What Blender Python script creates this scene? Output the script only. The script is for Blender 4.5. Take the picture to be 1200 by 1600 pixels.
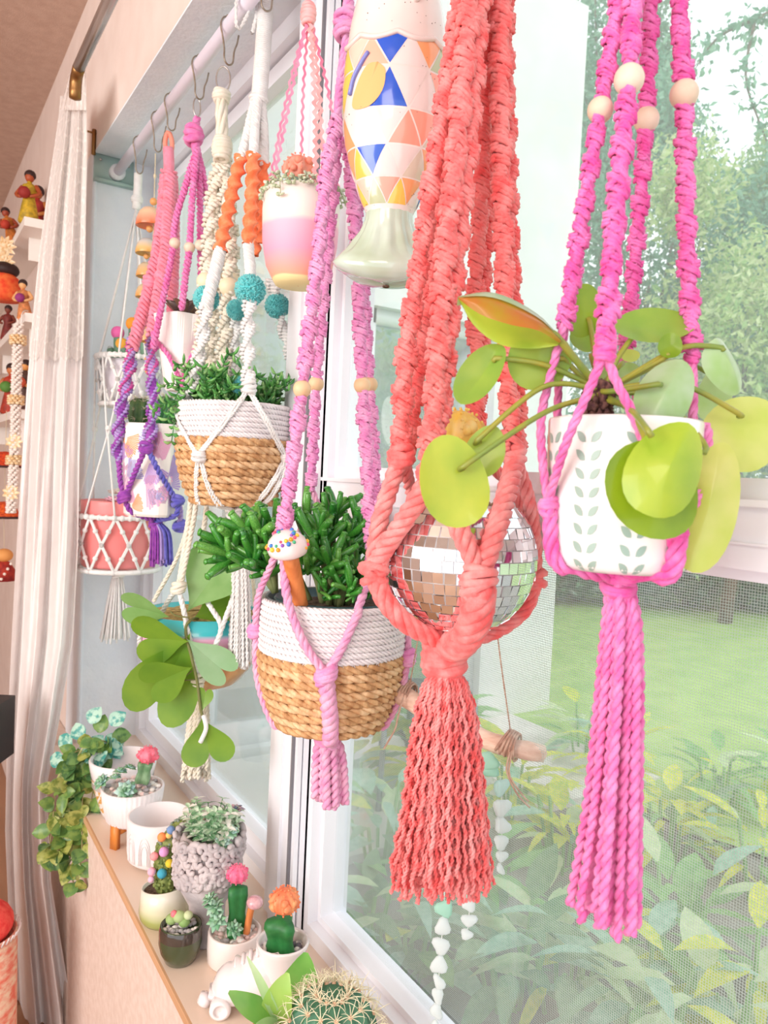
import bpy, math, random
import numpy as np
from mathutils import Matrix, Vector
for o in list(bpy.data.objects): bpy.data.objects.remove(o)
C = bpy.context.scene.collection
SC = bpy.context.scene
R = random.Random(7)
RN = np.random.RandomState(5)
PI = math.pi

# ---------------------------------------------------------------- camera
EYE = 1.55                                   # lens height above the floor (m)
FPX = 1200.0                                 # focal length in pixels of a 1200 x 1600 frame
yaw, pitch, roll = [math.radians(a) for a in (32.26, -2.57, 2.70)]
_f = np.array([math.sin(yaw)*math.cos(pitch), math.cos(yaw)*math.cos(pitch), math.sin(pitch)])
_r0 = np.array([math.cos(yaw), -math.sin(yaw), 0.0]); _u0 = np.cross(_r0, _f)
CR = math.cos(roll)*_r0 + math.sin(roll)*_u0
CU = -math.sin(roll)*_r0 + math.cos(roll)*_u0
CF = _f
CAM = np.array([0.0, 0.0, EYE])
cd = bpy.data.cameras.new('camera'); cam = bpy.data.objects.new('camera', cd); C.objects.link(cam)
cd.sensor_fit = 'VERTICAL'; cd.sensor_height = 36.0; cd.lens = FPX/1600*36.0
cd.dof.use_dof = True; cd.dof.focus_distance = 1.1; cd.dof.aperture_fstop = 10.0
cd.clip_start = 0.02; cd.clip_end = 200
cam.matrix_world = Matrix(((CR[0], CU[0], -CF[0], 0), (CR[1], CU[1], -CF[1], 0), (CR[2], CU[2], -CF[2], EYE), (0, 0, 0, 1)))
SC.camera = cam

# ---------------------------------------------------------------- world, lamps, exposure
SC.view_settings.view_transform = 'Standard'; SC.view_settings.look = 'None'
SC.view_settings.gamma = 1.0; SC.view_settings.use_curve_mapping = False
SC.view_settings.exposure = 0.0
w = bpy.data.worlds.new('sky'); SC.world = w; w.use_nodes = True
nt = w.node_tree; nt.nodes.clear()
out = nt.nodes.new('ShaderNodeOutputWorld'); bg = nt.nodes.new('ShaderNodeBackground')
tc = nt.nodes.new('ShaderNodeTexCoord'); sx = nt.nodes.new('ShaderNodeSeparateXYZ'); rp = nt.nodes.new('ShaderNodeValToRGB')
nt.links.new(tc.outputs['Generated'], sx.inputs[0]); nt.links.new(sx.outputs['Z'], rp.inputs[0])
rp.color_ramp.elements[0].position = 0.0; rp.color_ramp.elements[0].color = (0.93, 0.97, 1.0, 1)
rp.color_ramp.elements[1].position = 0.8; rp.color_ramp.elements[1].color = (0.86, 0.94, 1.0, 1)
nt.links.new(rp.outputs[0], bg.inputs[0]); bg.inputs[1].default_value = 1.85
nt.links.new(bg.outputs[0], out.inputs[0])
def area(name, loc, target, sx_, sy_, watts, col):
    d = bpy.data.lights.new(name, 'AREA'); d.shape = 'RECTANGLE'; d.size = sx_; d.size_y = sy_; d.energy = watts; d.color = col
    o = bpy.data.objects.new(name, d); C.objects.link(o); o.location = loc
    o.rotation_euler = (Vector(target)-Vector(loc)).to_track_quat('-Z', 'Y').to_euler(); return o
area('room_fill_light', (-2.5, 0.55, 1.95), (0.35, 1.75, 1.2), 2.2, 1.7, 82, (1.0, 0.93, 0.87))  # added fill for the interior from the left, no window is modelled here
area('overhead_fill_light', (-1.0, -0.7, 2.85), (-0.3, 1.2, 0.9), 0.9, 0.9, 18, (1.0, 0.86, 0.76))  # added warm fill from above and behind the camera, no lamp fitting
sd = bpy.data.lights.new('sun', 'SUN'); sd.energy = 1.3; sd.angle = math.radians(25); sd.color = (1, 0.97, 0.9)
so = bpy.data.objects.new('sun', sd); C.objects.link(so)
so.rotation_euler = Vector((0.35, 0.75, -1.0)).to_track_quat('-Z', 'Y').to_euler()

# ---------------------------------------------------------------- geometry helpers
def ray(px, py): return CF + CR*((px-600.0)/FPX) - CU*((py-800.0)/FPX)
def W(px, py, d): return CAM + ray(px, py)*d                    # a point at camera depth d
def atx(px, py, x=0.52):                                        # a point on the vertical plane X = x
    v = ray(px, py); return CAM + v*(x/v[0])
def aty(px, py, y):
    v = ray(px, py); return CAM + v*(y/v[1])
def atz(px, py, z):                                             # a point on the horizontal plane Z = z
    v = ray(px, py); return CAM + v*((z-EYE)/v[2])
def dep(p): return float((np.asarray(p)-CAM) @ CF)
def A(*p): return np.array(p, float)
def unit(v): v = np.asarray(v, float); return v/max(1e-9, np.linalg.norm(v))
def lin(c): return tuple(((x/12.92) if x <= 0.04045 else ((x+0.055)/1.055)**2.4) for x in c)
def rgb(r, g, b): return lin((r/255., g/255., b/255.))

def spline(pts, n=None, step=None):
    """Catmull-Rom through pts, resampled evenly"""
    P = np.asarray(pts, float)
    if len(P) == 2: Q = P
    else:
        E = np.vstack([2*P[0]-P[1], P, 2*P[-1]-P[-2]]); q = []
        t = np.linspace(0, 1, 10, endpoint=False)[:, None]
        for i in range(len(P)-1):
            a, b, c, d = E[i:i+4]
            q.append(0.5*((2*b)+(-a+c)*t+(2*a-5*b+4*c-d)*t*t+(-a+3*b-3*c+d)*t**3))
        Q = np.vstack(q+[P[-1:]])
    s = np.r_[0, np.cumsum(np.linalg.norm(np.diff(Q, axis=0), axis=1))]
    if n is None: n = max(2, int(round(s[-1]/step))+1)
    ss = np.linspace(0, s[-1], n)
    return np.stack([np.interp(ss, s, Q[:, k]) for k in range(3)], 1)

def frames(P):
    n = len(P); T = np.gradient(P, axis=0); T /= np.maximum(np.linalg.norm(T, axis=1), 1e-9)[:, None]
    N = np.zeros_like(P); a = A(0, 0, 1) if abs(T[0][2]) < 0.9 else A(1, 0, 0)
    N[0] = unit(a-T[0]*(a@T[0]))
    for i in range(1, n):
        v = N[i-1]-T[i]*(N[i-1]@T[i]); N[i] = unit(v)
    return T, N, np.cross(T, N)

class MB:
    def __init__(s): s.v = []; s.q = []; s.t = []; s.qm = []; s.tm = []; s.n = 0
    def add(s, v, q=None, t=None, m=0):
        v = np.asarray(v, float).reshape(-1, 3); s.v.append(v)
        if q is not None and len(q): q = np.asarray(q, int)+s.n; s.q.append(q); s.qm.append(np.full(len(q), m))
        if t is not None and len(t): t = np.asarray(t, int)+s.n; s.t.append(t); s.tm.append(np.full(len(t), m))
        s.n += len(v); return s
    def grid(s, G, m=0, closeu=False, closev=False):
        a, b = G.shape[:2]; i = np.arange(a*b).reshape(a, b)
        ii = np.vstack([i, i[:1]]) if closeu else i
        ii = np.hstack([ii, ii[:, :1]]) if closev else ii
        q = np.stack([ii[:-1, :-1], ii[:-1, 1:], ii[1:, 1:], ii[1:, :-1]], -1).reshape(-1, 4)
        return s.add(G.reshape(-1, 3), q, m=m)
    def tube(s, P, r, k=6, m=0, cap=True, closed=False, flat=1.0):
        P = np.asarray(P, float); n = len(P); r = np.broadcast_to(np.asarray(r, float), (n,))
        if closed:
            c = P.mean(0); T = np.roll(P, -1, 0)-np.roll(P, 1, 0); T /= np.linalg.norm(T, axis=1)[:, None]
            N = P-c; N -= T*(N*T).sum(1)[:, None]; N /= np.maximum(np.linalg.norm(N, axis=1), 1e-9)[:, None]; B = np.cross(T, N)
        else: T, N, B = frames(P)
        a = np.arange(k)*2*PI/k
        G = P[:, None]+r[:, None, None]*(N[:, None]*np.cos(a)[None, :, None]+flat*B[:, None]*np.sin(a)[None, :, None])
        s.grid(G, m, closeu=closed, closev=True)
        if cap and not closed:
            b = s.n-n*k
            for ring, c, fl in ((0, P[0]-T[0]*r[0]*0.4, 1), (n-1, P[-1]+T[-1]*r[-1]*0.4, 0)):
                i0 = s.n; j = b+ring*k+np.arange(k); s.v.append(c[None]); s.n += 1
                t = np.stack([j, np.roll(j, -1), np.full(k, i0)], 1)
                s.t.append(t[:, ::-1] if fl else t); s.tm.append(np.full(k, m))
        return s
    def rope(s, P, rad, plies=2, turn=0.012, k=5, m=0, ph=0.0, end=None):
        """twisted cord; turn = length of one full twist"""
        P = np.asarray(P, float); T, N, B = frames(P)
        L = np.r_[0, np.cumsum(np.linalg.norm(np.diff(P, axis=0), axis=1))]; rad = np.broadcast_to(np.asarray(rad, float), (len(P),))
        for j in range(plies):
            a = ph+2*PI*j/plies+2*PI*L/turn; off = rad*(0.5 if plies < 4 else 0.62)
            Q = P+off[:, None]*(N*np.cos(a)[:, None]+B*np.sin(a)[:, None])
            s.tube(Q, rad*(0.60 if plies < 4 else 0.45), k, m)
        return s
    def ropes(s, pts, rad, plies=2, turn=0.012, k=5, m=0, ph=0.0): return s.rope(spline(pts, step=turn/7.0), rad, plies, turn, k, m, ph)
    def lathe(s, c, prof, seg=32, m=0, fn=None, M=None, cap=False):
        a = np.arange(seg)*2*PI/seg; prof = np.asarray(prof, float)
        G = np.stack([prof[:, :1]*np.cos(a)[None], prof[:, :1]*np.sin(a)[None], np.repeat(prof[:, 1:2], seg, 1)], -1)
        if fn is not None: G = fn(G, a)
        if M is not None: G = G@np.asarray(M).T
        s.grid(G+np.asarray(c, float), m, closev=True); return s
    def ball(s, c, r, seg=16, rings=10, m=0, sc=(1, 1, 1), M=None, fn=None):
        t = np.linspace(-PI/2, PI/2, rings+1); a = np.arange(seg)*2*PI/seg
        G = np.stack([np.cos(t)[:, None]*np.cos(a), np.cos(t)[:, None]*np.sin(a), np.repeat(np.sin(t)[:, None], seg, 1)], -1)
        if fn is not None: G = fn(G)
        G = G*r*np.asarray(sc, float)
        if M is not None: G = G@np.asarray(M).T
        return s.grid(G+np.asarray(c, float), m, closev=True)
    def box(s, lo, hi, m=0, M=None, c=None):
        x0, y0, z0 = lo; x1, y1, z1 = hi
        v = A((x0, y0, z0), (x1, y0, z0), (x1, y1, z0), (x0, y1, z0), (x0, y0, z1), (x1, y0, z1), (x1, y1, z1), (x0, y1, z1)).reshape(8, 3)
        if M is not None: v = v@np.asarray(M).T
        if c is not None: v = v+np.asarray(c)
        return s.add(v, [(0, 3, 2, 1), (4, 5, 6, 7), (0, 1, 5, 4), (1, 2, 6, 5), (2, 3, 7, 6), (3, 0, 4, 7)], m=m)
    def knots(s, pts, hw, yr, pitch, twist, m=0, k=5, ph=0.0, core=True, plies=1, jit=0.12, mfun=None, hwf=None, gaps=(), thick=0.52):
        """a macrame sinnet: wrapped half knots stepping along a path; twist = length of one full turn of the flat band (0 = none)"""
        P = spline(pts, step=pitch); T, N, B = frames(P); n = len(P)
        if core: s.tube(P, hw*0.48, 6, m if mfun is None else mfun(0.5, 0))
        uu = np.array([-0.60, -0.96, -0.80, 0.0, 0.80, 0.96, 0.60]); ww = np.array([-0.55, -0.05, 0.62, 1.0, 0.62, -0.05, -0.55]); tk = np.array([-0.30, -0.42, -0.30, 0.0, 0.30, 0.42, 0.30])
        for i in range(n):
            if any(np.linalg.norm(P[i]-g[0]) < g[1] for g in gaps): continue
            a = ph+(2*PI*i*pitch/twist if twist else 0)
            h = hw*(1+RN.uniform(-jit, jit)*0.6)*(1 if hwf is None else hwf(i/max(1, n-1)))*(1 if not twist else 0.90+0.14*math.sin(2*a+0.6))
            U = N[i]*math.cos(a)+B[i]*math.sin(a); V = np.cross(T[i], U)
            for sd in (1, -1):
                sk = 1.9*(1+RN.uniform(-jit, jit)*2)
                Q = P[i]+(uu*(h-yr*0.5)*sd)[:, None]*U+(ww*(h*thick+yr*0.15)*sd)[:, None]*V+(tk*pitch*sk)[:, None]*T[i]
                mm = m if mfun is None else mfun(i/max(1, n-1), sd)
                if plies == 1: s.tube(Q, yr*(1+RN.uniform(-jit, jit)), k, mm)
                else:
                    for j in range(plies):
                        o = (j-(plies-1)/2)*yr*0.9
                        s.tube(Q+T[i]*o+V*sd*RN.uniform(-0.25, 0.25)*yr, yr*0.60*(1+RN.uniform(-jit, jit)), 5, mm)
        return s
    def build(s, name, mats, parent=None, smooth=True, loc=None):
        me = bpy.data.meshes.new(name)
        if s.n == 0: s.add(np.zeros((3, 3)), t=[(0, 1, 2)])
        off = OFF.get(parent.name, A(0, 0, 0)) if parent is not None else (np.asarray(loc, float) if loc is not None else A(0, 0, 0))
        V = np.vstack(s.v)-off
        nq = sum(len(x) for x in s.q); ntri = sum(len(x) for x in s.t)
        lp = np.concatenate([np.concatenate(s.q).ravel() if nq else np.zeros(0, int), np.concatenate(s.t).ravel() if ntri else np.zeros(0, int)])
        me.vertices.add(len(V)); me.vertices.foreach_set('co', V.ravel().astype(np.float32))
        me.loops.add(len(lp)); me.loops.foreach_set('vertex_index', lp.astype(np.int32))
        me.polygons.add(nq+ntri)
        st = np.concatenate([np.arange(nq)*4, nq*4+np.arange(ntri)*3]).astype(np.int32)
        me.polygons.foreach_set('loop_start', st)
        mi = np.concatenate(s.qm+s.tm).astype(np.int32) if (s.qm or s.tm) else np.zeros(nq+ntri, np.int32)
        mats = mats if isinstance(mats, (list, tuple)) else [mats]
        for mt in mats: me.materials.append(mt)
        me.polygons.foreach_set('material_index', mi)
        me.polygons.foreach_set('use_smooth', np.full(nq+ntri, bool(smooth)))
        me.update(calc_edges=True); me.validate()
        o = bpy.data.objects.new(name, me); C.objects.link(o)
        if parent is not None: o.parent = parent
        elif loc is not None: o.location = tuple(off)
        OFF[o.name] = off
        return o
OFF = {}
def tag(o, label=None, cat=None, group=None, kind=None):
    if label: o['label'] = label
    if cat: o['category'] = cat
    if group: o['group'] = group
    if kind: o['kind'] = kind
    return o
def thing(name, label, cat, loc, group=None):
    o = bpy.data.objects.new(name, None); C.objects.link(o); o.empty_display_size = 0.03
    o.location = tuple(float(x) for x in loc); OFF[o.name] = np.asarray(loc, float)
    return tag(o, label, cat, group)
def inst(me, name, parent, M):
    """another piece that shares mesh data; M = 4x4 world matrix"""
    o = bpy.data.objects.new(name, me); C.objects.link(o); o.parent = parent
    off = OFF.get(parent.name, A(0, 0, 0)); M = np.array(M, float); M[:3, 3] -= off
    o.matrix_basis = Matrix(M.tolist()); OFF[o.name] = off
    return o
def mesh_only(mb, name, mats, smooth=True):
    o = mb.build(name, mats, smooth=smooth); me = o.data; bpy.data.objects.remove(o); return me
def m4(x, y, z, p, s=1.0):
    M = np.eye(4); M[:3, 0] = np.asarray(x)*s; M[:3, 1] = np.asarray(y)*s; M[:3, 2] = np.asarray(z)*s; M[:3, 3] = p; return M
def basis(z, up=(0, 0, 1), spin=0.0):
    z = unit(z); u = A(*up); u = A(1, 0, 0) if abs(u@z) > 0.98 else u
    x = unit(np.cross(u, z)); y = np.cross(z, x)
    return math.cos(spin)*x+math.sin(spin)*y, -math.sin(spin)*x+math.cos(spin)*y, z
def Mcols(x, y, z): return np.stack([x, y, z], 1)

# ---------------------------------------------------------------- materials
MT = {}
def mat(name, col, rough=0.6, col2=None, scale=20.0, bump=0.0, bscale=60.0, metal=0.0, spec=0.5, trans=0.0, sheen=0.0, coat=0.0,
        ramp=(0.35, 0.65), detail=3.0, stretch=(1, 1, 1), sss=0.0, tcol=None, wave=None):
    if name in MT: return MT[name]
    m = bpy.data.materials.new(name); m.use_nodes = True; n = m.node_tree; L = n.links
    b = n.nodes['Principled BSDF']; o = n.nodes['Material Output']
    b.inputs['Roughness'].default_value = rough; b.inputs['Metallic'].default_value = metal
    b.inputs['Specular IOR Level'].default_value = spec
    b.inputs['Sheen Weight'].default_value = sheen; b.inputs['Coat Weight'].default_value = coat
    b.inputs['Base Color'].default_value = (*col, 1)
    if col2 is not None or bump:
        tc = n.nodes.new('ShaderNodeTexCoord'); mp = n.nodes.new('ShaderNodeMapping'); mp.inputs['Scale'].default_value = stretch
        L.new(tc.outputs['Object'], mp.inputs[0])
    if col2 is not None:
        if wave:
            nz = n.nodes.new('ShaderNodeTexWave'); nz.inputs['Scale'].default_value = scale; nz.inputs['Distortion'].default_value = wave
            nz.inputs['Detail'].default_value = detail; nz.inputs['Detail Scale'].default_value = 1.5
        else:
            nz = n.nodes.new('ShaderNodeTexNoise'); nz.inputs['Scale'].default_value = scale; nz.inputs['Detail'].default_value = detail
        r = n.nodes.new('ShaderNodeValToRGB'); r.color_ramp.elements[0].position = ramp[0]; r.color_ramp.elements[1].position = ramp[1]
        r.color_ramp.elements[0].color = (*col, 1); r.color_ramp.elements[1].color = (*col2, 1)
        L.new(mp.outputs[0], nz.inputs['Vector']); L.new(nz.outputs[0], r.inputs[0]); L.new(r.outputs[0], b.inputs['Base Color'])
        src = r.outputs[0]
    if bump:
        nb = n.nodes.new('ShaderNodeTexNoise'); nb.inputs['Scale'].default_value = bscale; nb.inputs['Detail'].default_value = 3
        bp = n.nodes.new('ShaderNodeBump'); bp.inputs['Strength'].default_value = bump; bp.inputs['Distance'].default_value = 0.002
        L.new(mp.outputs[0], nb.inputs['Vector']); L.new(nb.outputs[0], bp.inputs['Height']); L.new(bp.outputs[0], b.inputs['Normal'])
    if trans:
        tr = n.nodes.new('ShaderNodeBsdfTranslucent'); mx = n.nodes.new('ShaderNodeMixShader'); mx.inputs[0].default_value = trans
        tr.inputs[0].default_value = (*(tcol or col), 1)
        if tcol is None and col2 is not None: L.new(src, tr.inputs[0])
        L.new(b.outputs[0], mx.inputs[1]); L.new(tr.outputs[0], mx.inputs[2]); L.new(mx.outputs[0], o.inputs[0])
    MT[name] = m; return m
def zramp(name, stops, axis=2, rough=0.45, scale=1.0, off=0.0, wob=0.0, coat=0.0, bump=0.0, bscale=80):
    """colour bands along an object axis: stops = [(position m, colour)]"""
    m = bpy.data.materials.new(name); m.use_nodes = True; n = m.node_tree; L = n.links; b = n.nodes['Principled BSDF']
    b.inputs['Roughness'].default_value = rough; b.inputs['Coat Weight'].default_value = coat
    tc = n.nodes.new('ShaderNodeTexCoord'); s = n.nodes.new('ShaderNodeSeparateXYZ'); L.new(tc.outputs['Object'], s.inputs[0])
    lo, hi = stops[0][0], stops[-1][0]
    mr = n.nodes.new('ShaderNodeMapRange'); mr.inputs['From Min'].default_value = lo; mr.inputs['From Max'].default_value = hi
    if wob:
        nz = n.nodes.new('ShaderNodeTexNoise'); nz.inputs['Scale'].default_value = 18; L.new(tc.outputs['Object'], nz.inputs['Vector'])
        ma = n.nodes.new('ShaderNodeMath'); ma.operation = 'MULTIPLY_ADD'; ma.inputs[1].default_value = wob
        L.new(nz.outputs[0], ma.inputs[0]); L.new(s.outputs[axis], ma.inputs[2]); L.new(ma.outputs[0], mr.inputs[0])
    else: L.new(s.outputs[axis], mr.inputs[0])
    r = n.nodes.new('ShaderNodeValToRGB'); el = r.color_ramp.elements
    while len(el) < len(stops): el.new(0.5)
    for e, (p, c) in zip(el, stops): e.position = (p-lo)/(hi-lo); e.color = (*c, 1)
    L.new(mr.outputs[0], r.inputs[0]); L.new(r.outputs[0], b.inputs['Base Color'])
    if bump:
        nb = n.nodes.new('ShaderNodeTexNoise'); nb.inputs['Scale'].default_value = bscale
        bp = n.nodes.new('ShaderNodeBump'); bp.inputs['Strength'].default_value = bump; bp.inputs['Distance'].default_value = 0.002
        L.new(tc.outputs['Object'], nb.inputs['Vector']); L.new(nb.outputs[0], bp.inputs['Height']); L.new(bp.outputs[0], b.inputs['Normal'])
    MT[name] = m; return m
def yarn(name, c, c2=None, bs=350):
    return mat(name, c, 0.9, c2 or tuple(min(1, x*1.25+0.02) for x in c), 60, 0.55, bs, sheen=0.25, spec=0.2, trans=0.12)
WHITE = mat('white_paint', rgb(236, 236, 238), 0.45)
# ================================================================ the room
XW, XG, XS, XR = 0.46, 0.68, 0.385, 0.52        # wall face, glass, sill front, tension rod
YE = 2.39                                       # far end of the window reveal
ZS, ZH, ZC = EYE-0.835, EYE+0.90, EYE+1.41      # sill top, header, ceiling
ZR = EYE+0.85
def struct(mb, name, m, smooth=False, parent=None):
    o = mb.build(name, m, parent, smooth)
    if parent is None: o['kind'] = 'structure'
    return o
plaster = mat('pink_beige_plaster', rgb(232, 216, 208), 0.9, rgb(226, 208, 199), 9, 0.35, 220)
stucco_in = mat('white_reveal_stucco', rgb(236, 240, 246), 0.85, rgb(228, 234, 242), 12, 0.9, 90)
ceil_m = mat('taupe_ceiling', rgb(206, 178, 162), 0.95, rgb(196, 166, 150), 30, 0.5, 260)
apron_m = mat('beige_fabric_apron', rgb(226, 206, 194), 0.9, rgb(217, 194, 180), 60, 0.5, 400)
wood_sill = mat('pale_birch_sill', rgb(240, 222, 205), 0.35, rgb(230, 206, 186), 5, 0, stretch=(1, 0.12, 1), coat=0.15, detail=6)
wood_edge = mat('birch_edge', rgb(214, 170, 130), 0.5, rgb(196, 150, 112), 8, stretch=(1, 0.1, 6))
TH = 0.22
b = MB()
b.box((XW, YE, 0), (XW+TH+0.05, 5.2, ZC)); b.box((XW, -1.4, ZH), (XW+TH, YE, ZC)); b.box((XW, -1.4, 0), (XW+TH+0.05, YE, ZS-0.012))
b.box((XW, -1.6, 0), (XW+TH+0.05, -1.4, ZC))
struct(b, 'wall_right', plaster)
b = MB(); e = 0.004
b.box((XW-0.001, YE-e, ZS), (XG+0.02, YE+0.001, ZH)); b.box((XW-0.001, -1.38, ZH-e), (XG+0.02, YE, ZH+0.001))
b.tube(spline([(XW+0.004, YE-0.002, ZS), (XW+0.004, YE-0.002, ZH)], n=2), 0.006, 10)
b.box((XW-0.003, YE-0.002, 0.0), (XW+0.002, YE+0.17, ZH+0.005))
struct(b, 'trim_1', stucco_in)
b = MB(); b.box((-3.2, -1.6, -0.05), (XW, 5.2, 0)); struct(b, 'floor', mat('warm_wood_floor', rgb(176, 132, 100), 0.5, rgb(150, 108, 80), 6, stretch=(1, 0.1, 1)))
b = MB(); b.box((-3.2, -1.6, ZC), (XW+TH, 5.2, ZC+0.08)); struct(b, 'ceiling', ceil_m)
b = MB(); b.box((-3.2, 5.1, 0), (XW, 5.2, ZC)); struct(b, 'wall_back', plaster)
b = MB(); b.box((-3.3, 1.2, 0), (-3.2, 5.2, ZC)); struct(b, 'wall_left', plaster)
b = MB(); b.box((XS, -1.3, ZS-0.014), (XG-0.045, YE-0.004, ZS), m=0); b.box((XS-0.004, -1.3, ZS-0.016), (XS, YE-0.004, ZS), m=1)
struct(b, 'trim_2', [wood_sill, wood_edge])
b = MB(); b.box((XS+0.002, -1.3, 0), (XW-0.002, YE+0.5, ZS-0.017)); struct(b, 'trim_3', apron_m)

# ---- window: frames and panes
vinyl = mat('white_vinyl_frame', rgb(238, 238, 244), 0.35, coat=0.2)
vinyl_d = mat('grey_glazing_gasket', rgb(120, 118, 124), 0.6)
def glassmat(name, haze, refl, tint=(0.985, 0.99, 0.99)):
    m = bpy.data.materials.new(name); m.use_nodes = True; n = m.node_tree; L = n.links; n.nodes.clear()
    o = n.nodes.new('ShaderNodeOutputMaterial'); t = n.nodes.new('ShaderNodeBsdfTransparent'); t.inputs[0].default_value = (*tint, 1)
    g = n.nodes.new('ShaderNodeBsdfGlossy'); g.inputs['Roughness'].default_value = 0.03
    lw = n.nodes.new('ShaderNodeLayerWeight'); lw.inputs['Blend'].default_value = 0.5
    pw = n.nodes.new('ShaderNodeMath'); pw.operation = 'POWER'; pw.inputs[1].default_value = 4.5
    ml = n.nodes.new('ShaderNodeMath'); ml.operation = 'MULTIPLY_ADD'; ml.inputs[1].default_value = 0.9*refl; ml.inputs[2].default_value = 0.035*refl; ml.use_clamp = True
    L.new(lw.outputs['Facing'], pw.inputs[0]); L.new(pw.outputs[0], ml.inputs[0])
    mx = n.nodes.new('ShaderNodeMixShader'); L.new(ml.outputs[0], mx.inputs[0]); L.new(t.outputs[0], mx.inputs[1]); L.new(g.outputs[0], mx.inputs[2])
    tl = n.nodes.new('ShaderNodeBsdfTranslucent'); tl.inputs[0].default_value = (0.95, 0.98, 1.0, 1)
    m2 = n.nodes.new('ShaderNodeMixShader')
    tc = n.nodes.new('ShaderNodeTexCoord'); nz = n.nodes.new('ShaderNodeTexNoise'); nz.inputs['Scale'].default_value = 3.0; nz.inputs['Detail'].default_value = 5
    mr = n.nodes.new('ShaderNodeMapRange'); mr.inputs['To Min'].default_value = haze*0.7; mr.inputs['To Max'].default_value = haze*1.3
    L.new(tc.outputs['Object'], nz.inputs['Vector']); L.new(nz.outputs[0], mr.inputs[0]); L.new(mr.outputs[0], m2.inputs[0])
    L.new(mx.outputs[0], m2.inputs[1]); L.new(tl.outputs[0], m2.inputs[2]); L.new(m2.outputs[0], o.inputs[0])
    return m
glass_l = glassmat('dusty_glass_far', 0.20, 1.6)
glass_u = glassmat('clear_glass_upper', 0.13, 1.0)
glass_d = glassmat('dusty_glass_lower', 0.065, 1.0)
def frame_rect(b, x0, x1, y0, y1, z0, z1, t, tb=None, m=0):
    tb = tb or t
    b.box((x0, y0, z0), (x1, y0+t, z1), m); b.box((x0, y1-t, z0), (x1, y1, z1), m)
    b.box((x0, y0+t, z0), (x1, y1-t, z0+tb), m); b.box((x0, y0+t, z1-t), (x1, y1-t, z1), m)
YM0, YM1 = 1.222, 1.318                          # mullion between the two openings
fr = MB()
frame_rect(fr, XG-0.05, XG+0.03, YM1-0.01, YE-0.003, ZS, ZH-0.004, 0.04, 0.03)       # far opening
frame_rect(fr, XG-0.05, XG+0.03, -1.36, YM0, ZS, ZH-0.004, 0.032, 0.03)          # near opening
win = struct(fr, 'window_1', vinyl)
m_ = MB(); m_.box((XG-0.078, YM0+0.004, ZS), (XG+0.03, YM1, ZH-0.005)); m_.box((XG-0.084, YM0+0.03, ZS), (XG-0.07, YM1-0.03, ZH-0.005))
struct(m_, 'mullion', vinyl, parent=win)
m_ = MB(); m_.box((XG-0.079, YM0-0.002, ZS), (XG-0.05, YM0+0.004, ZH-0.005)); struct(m_, 'gasket', vinyl_d, parent=win)
for i in range(3): m_ = MB(); m_.box((XG-0.074+0.012*i, YM0-0.012-0.002*i, ZS), (XG-0.065+0.012*i, YM0-0.002, ZH-0.005)); struct(m_, 'stile', vinyl, parent=win)
# far opening sash
m_ = MB(); frame_rect(m_, XG-0.03, XG+0.01, YM1+0.03, YE-0.04, ZS+0.03, ZH-0.05, 0.035); struct(m_, 'sash_frame', vinyl, parent=win)
m_ = MB(); m_.box((XG-0.004, YM1+0.05, ZS+0.07), (XG, YE-0.075, ZH-0.08)); struct(m_, 'pane', glass_l, parent=win)
# near opening: meeting rail, upper sash, lower sash
z_r1 = atx(1175, 750, XG)[2]; z_r0 = atx(1000, 865, XG)[2]
zA = atx(1175, 747, XG-0.035)[2]; zB = atx(1175, 781, XG-0.035)[2]; zD = atx(1000, 865, XG-0.03)[2]
YR0, YR1 = -1.30, YM0-0.02
m_ = MB(); m_.box((XG-0.05, YR0, zD), (XG+0.012, YR1, zB-0.002)); m_.box((XG-0.056, YR0, zB-0.006), (XG+0.01, YR1, zB)); m_.box((XG-0.053, YR0, zD+0.022), (XG, YR1, zD+0.024))
struct(m_, 'meeting_rail', vinyl, parent=win)
m_ = MB(); frame_rect(m_, XG-0.035, XG+0.005, YR0, YR1, zB, ZH-0.05, 0.022, zA-zB); struct(m_, 'upper_sash', vinyl, parent=win)
m_ = MB(); m_.box((XG-0.02, YR0+0.02, zA-0.01), (XG-0.016, YR1-0.02, ZH-0.07)); struct(m_, 'upper_pane', glass_u, parent=win)
m_ = MB(); frame_rect(m_, XG-0.03, XG+0.012, YR0, YR1, ZS+0.02, zD+0.01, 0.022); struct(m_, 'lower_sash', vinyl, parent=win)
m_ = MB(); m_.box((XG-0.006, YR0+0.02, ZS+0.05), (XG-0.002, YR1-0.02, zD)); struct(m_, 'lower_pane', glass_d, parent=win)
m_ = MB(); m_.box((XG-0.055, 0.60, zB-0.0), (XG-0.04, 0.66, zB+0.012)); struct(m_, 'sash_lock', vinyl, parent=win)
m_ = MB()                                      # insect screen: every strand of the mesh
pit = 0.0030; tw = 0.00030
ys = np.arange(YR0+0.02, YR1-0.02, pit); zs = np.arange(ZS+0.05, zD, pit)
sx0 = XG+0.018
for y in ys: m_.add([(sx0, y-tw, ZS+0.05), (sx0, y+tw, ZS+0.05), (sx0, y+tw, zD), (sx0, y-tw, zD)], [(0, 1, 2, 3)])
for z in zs: m_.add([(sx0, YR0+0.02, z-tw), (sx0, YR0+0.02, z+tw), (sx0, YR1-0.02, z+tw), (sx0, YR1-0.02, z-tw)], [(0, 1, 2, 3)])
so_ = struct(m_, 'insect_screen', mat('grey_screen_mesh', rgb(196, 206, 200), 0.6, trans=0.2), parent=win); so_['kind'] = 'stuff'

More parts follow.
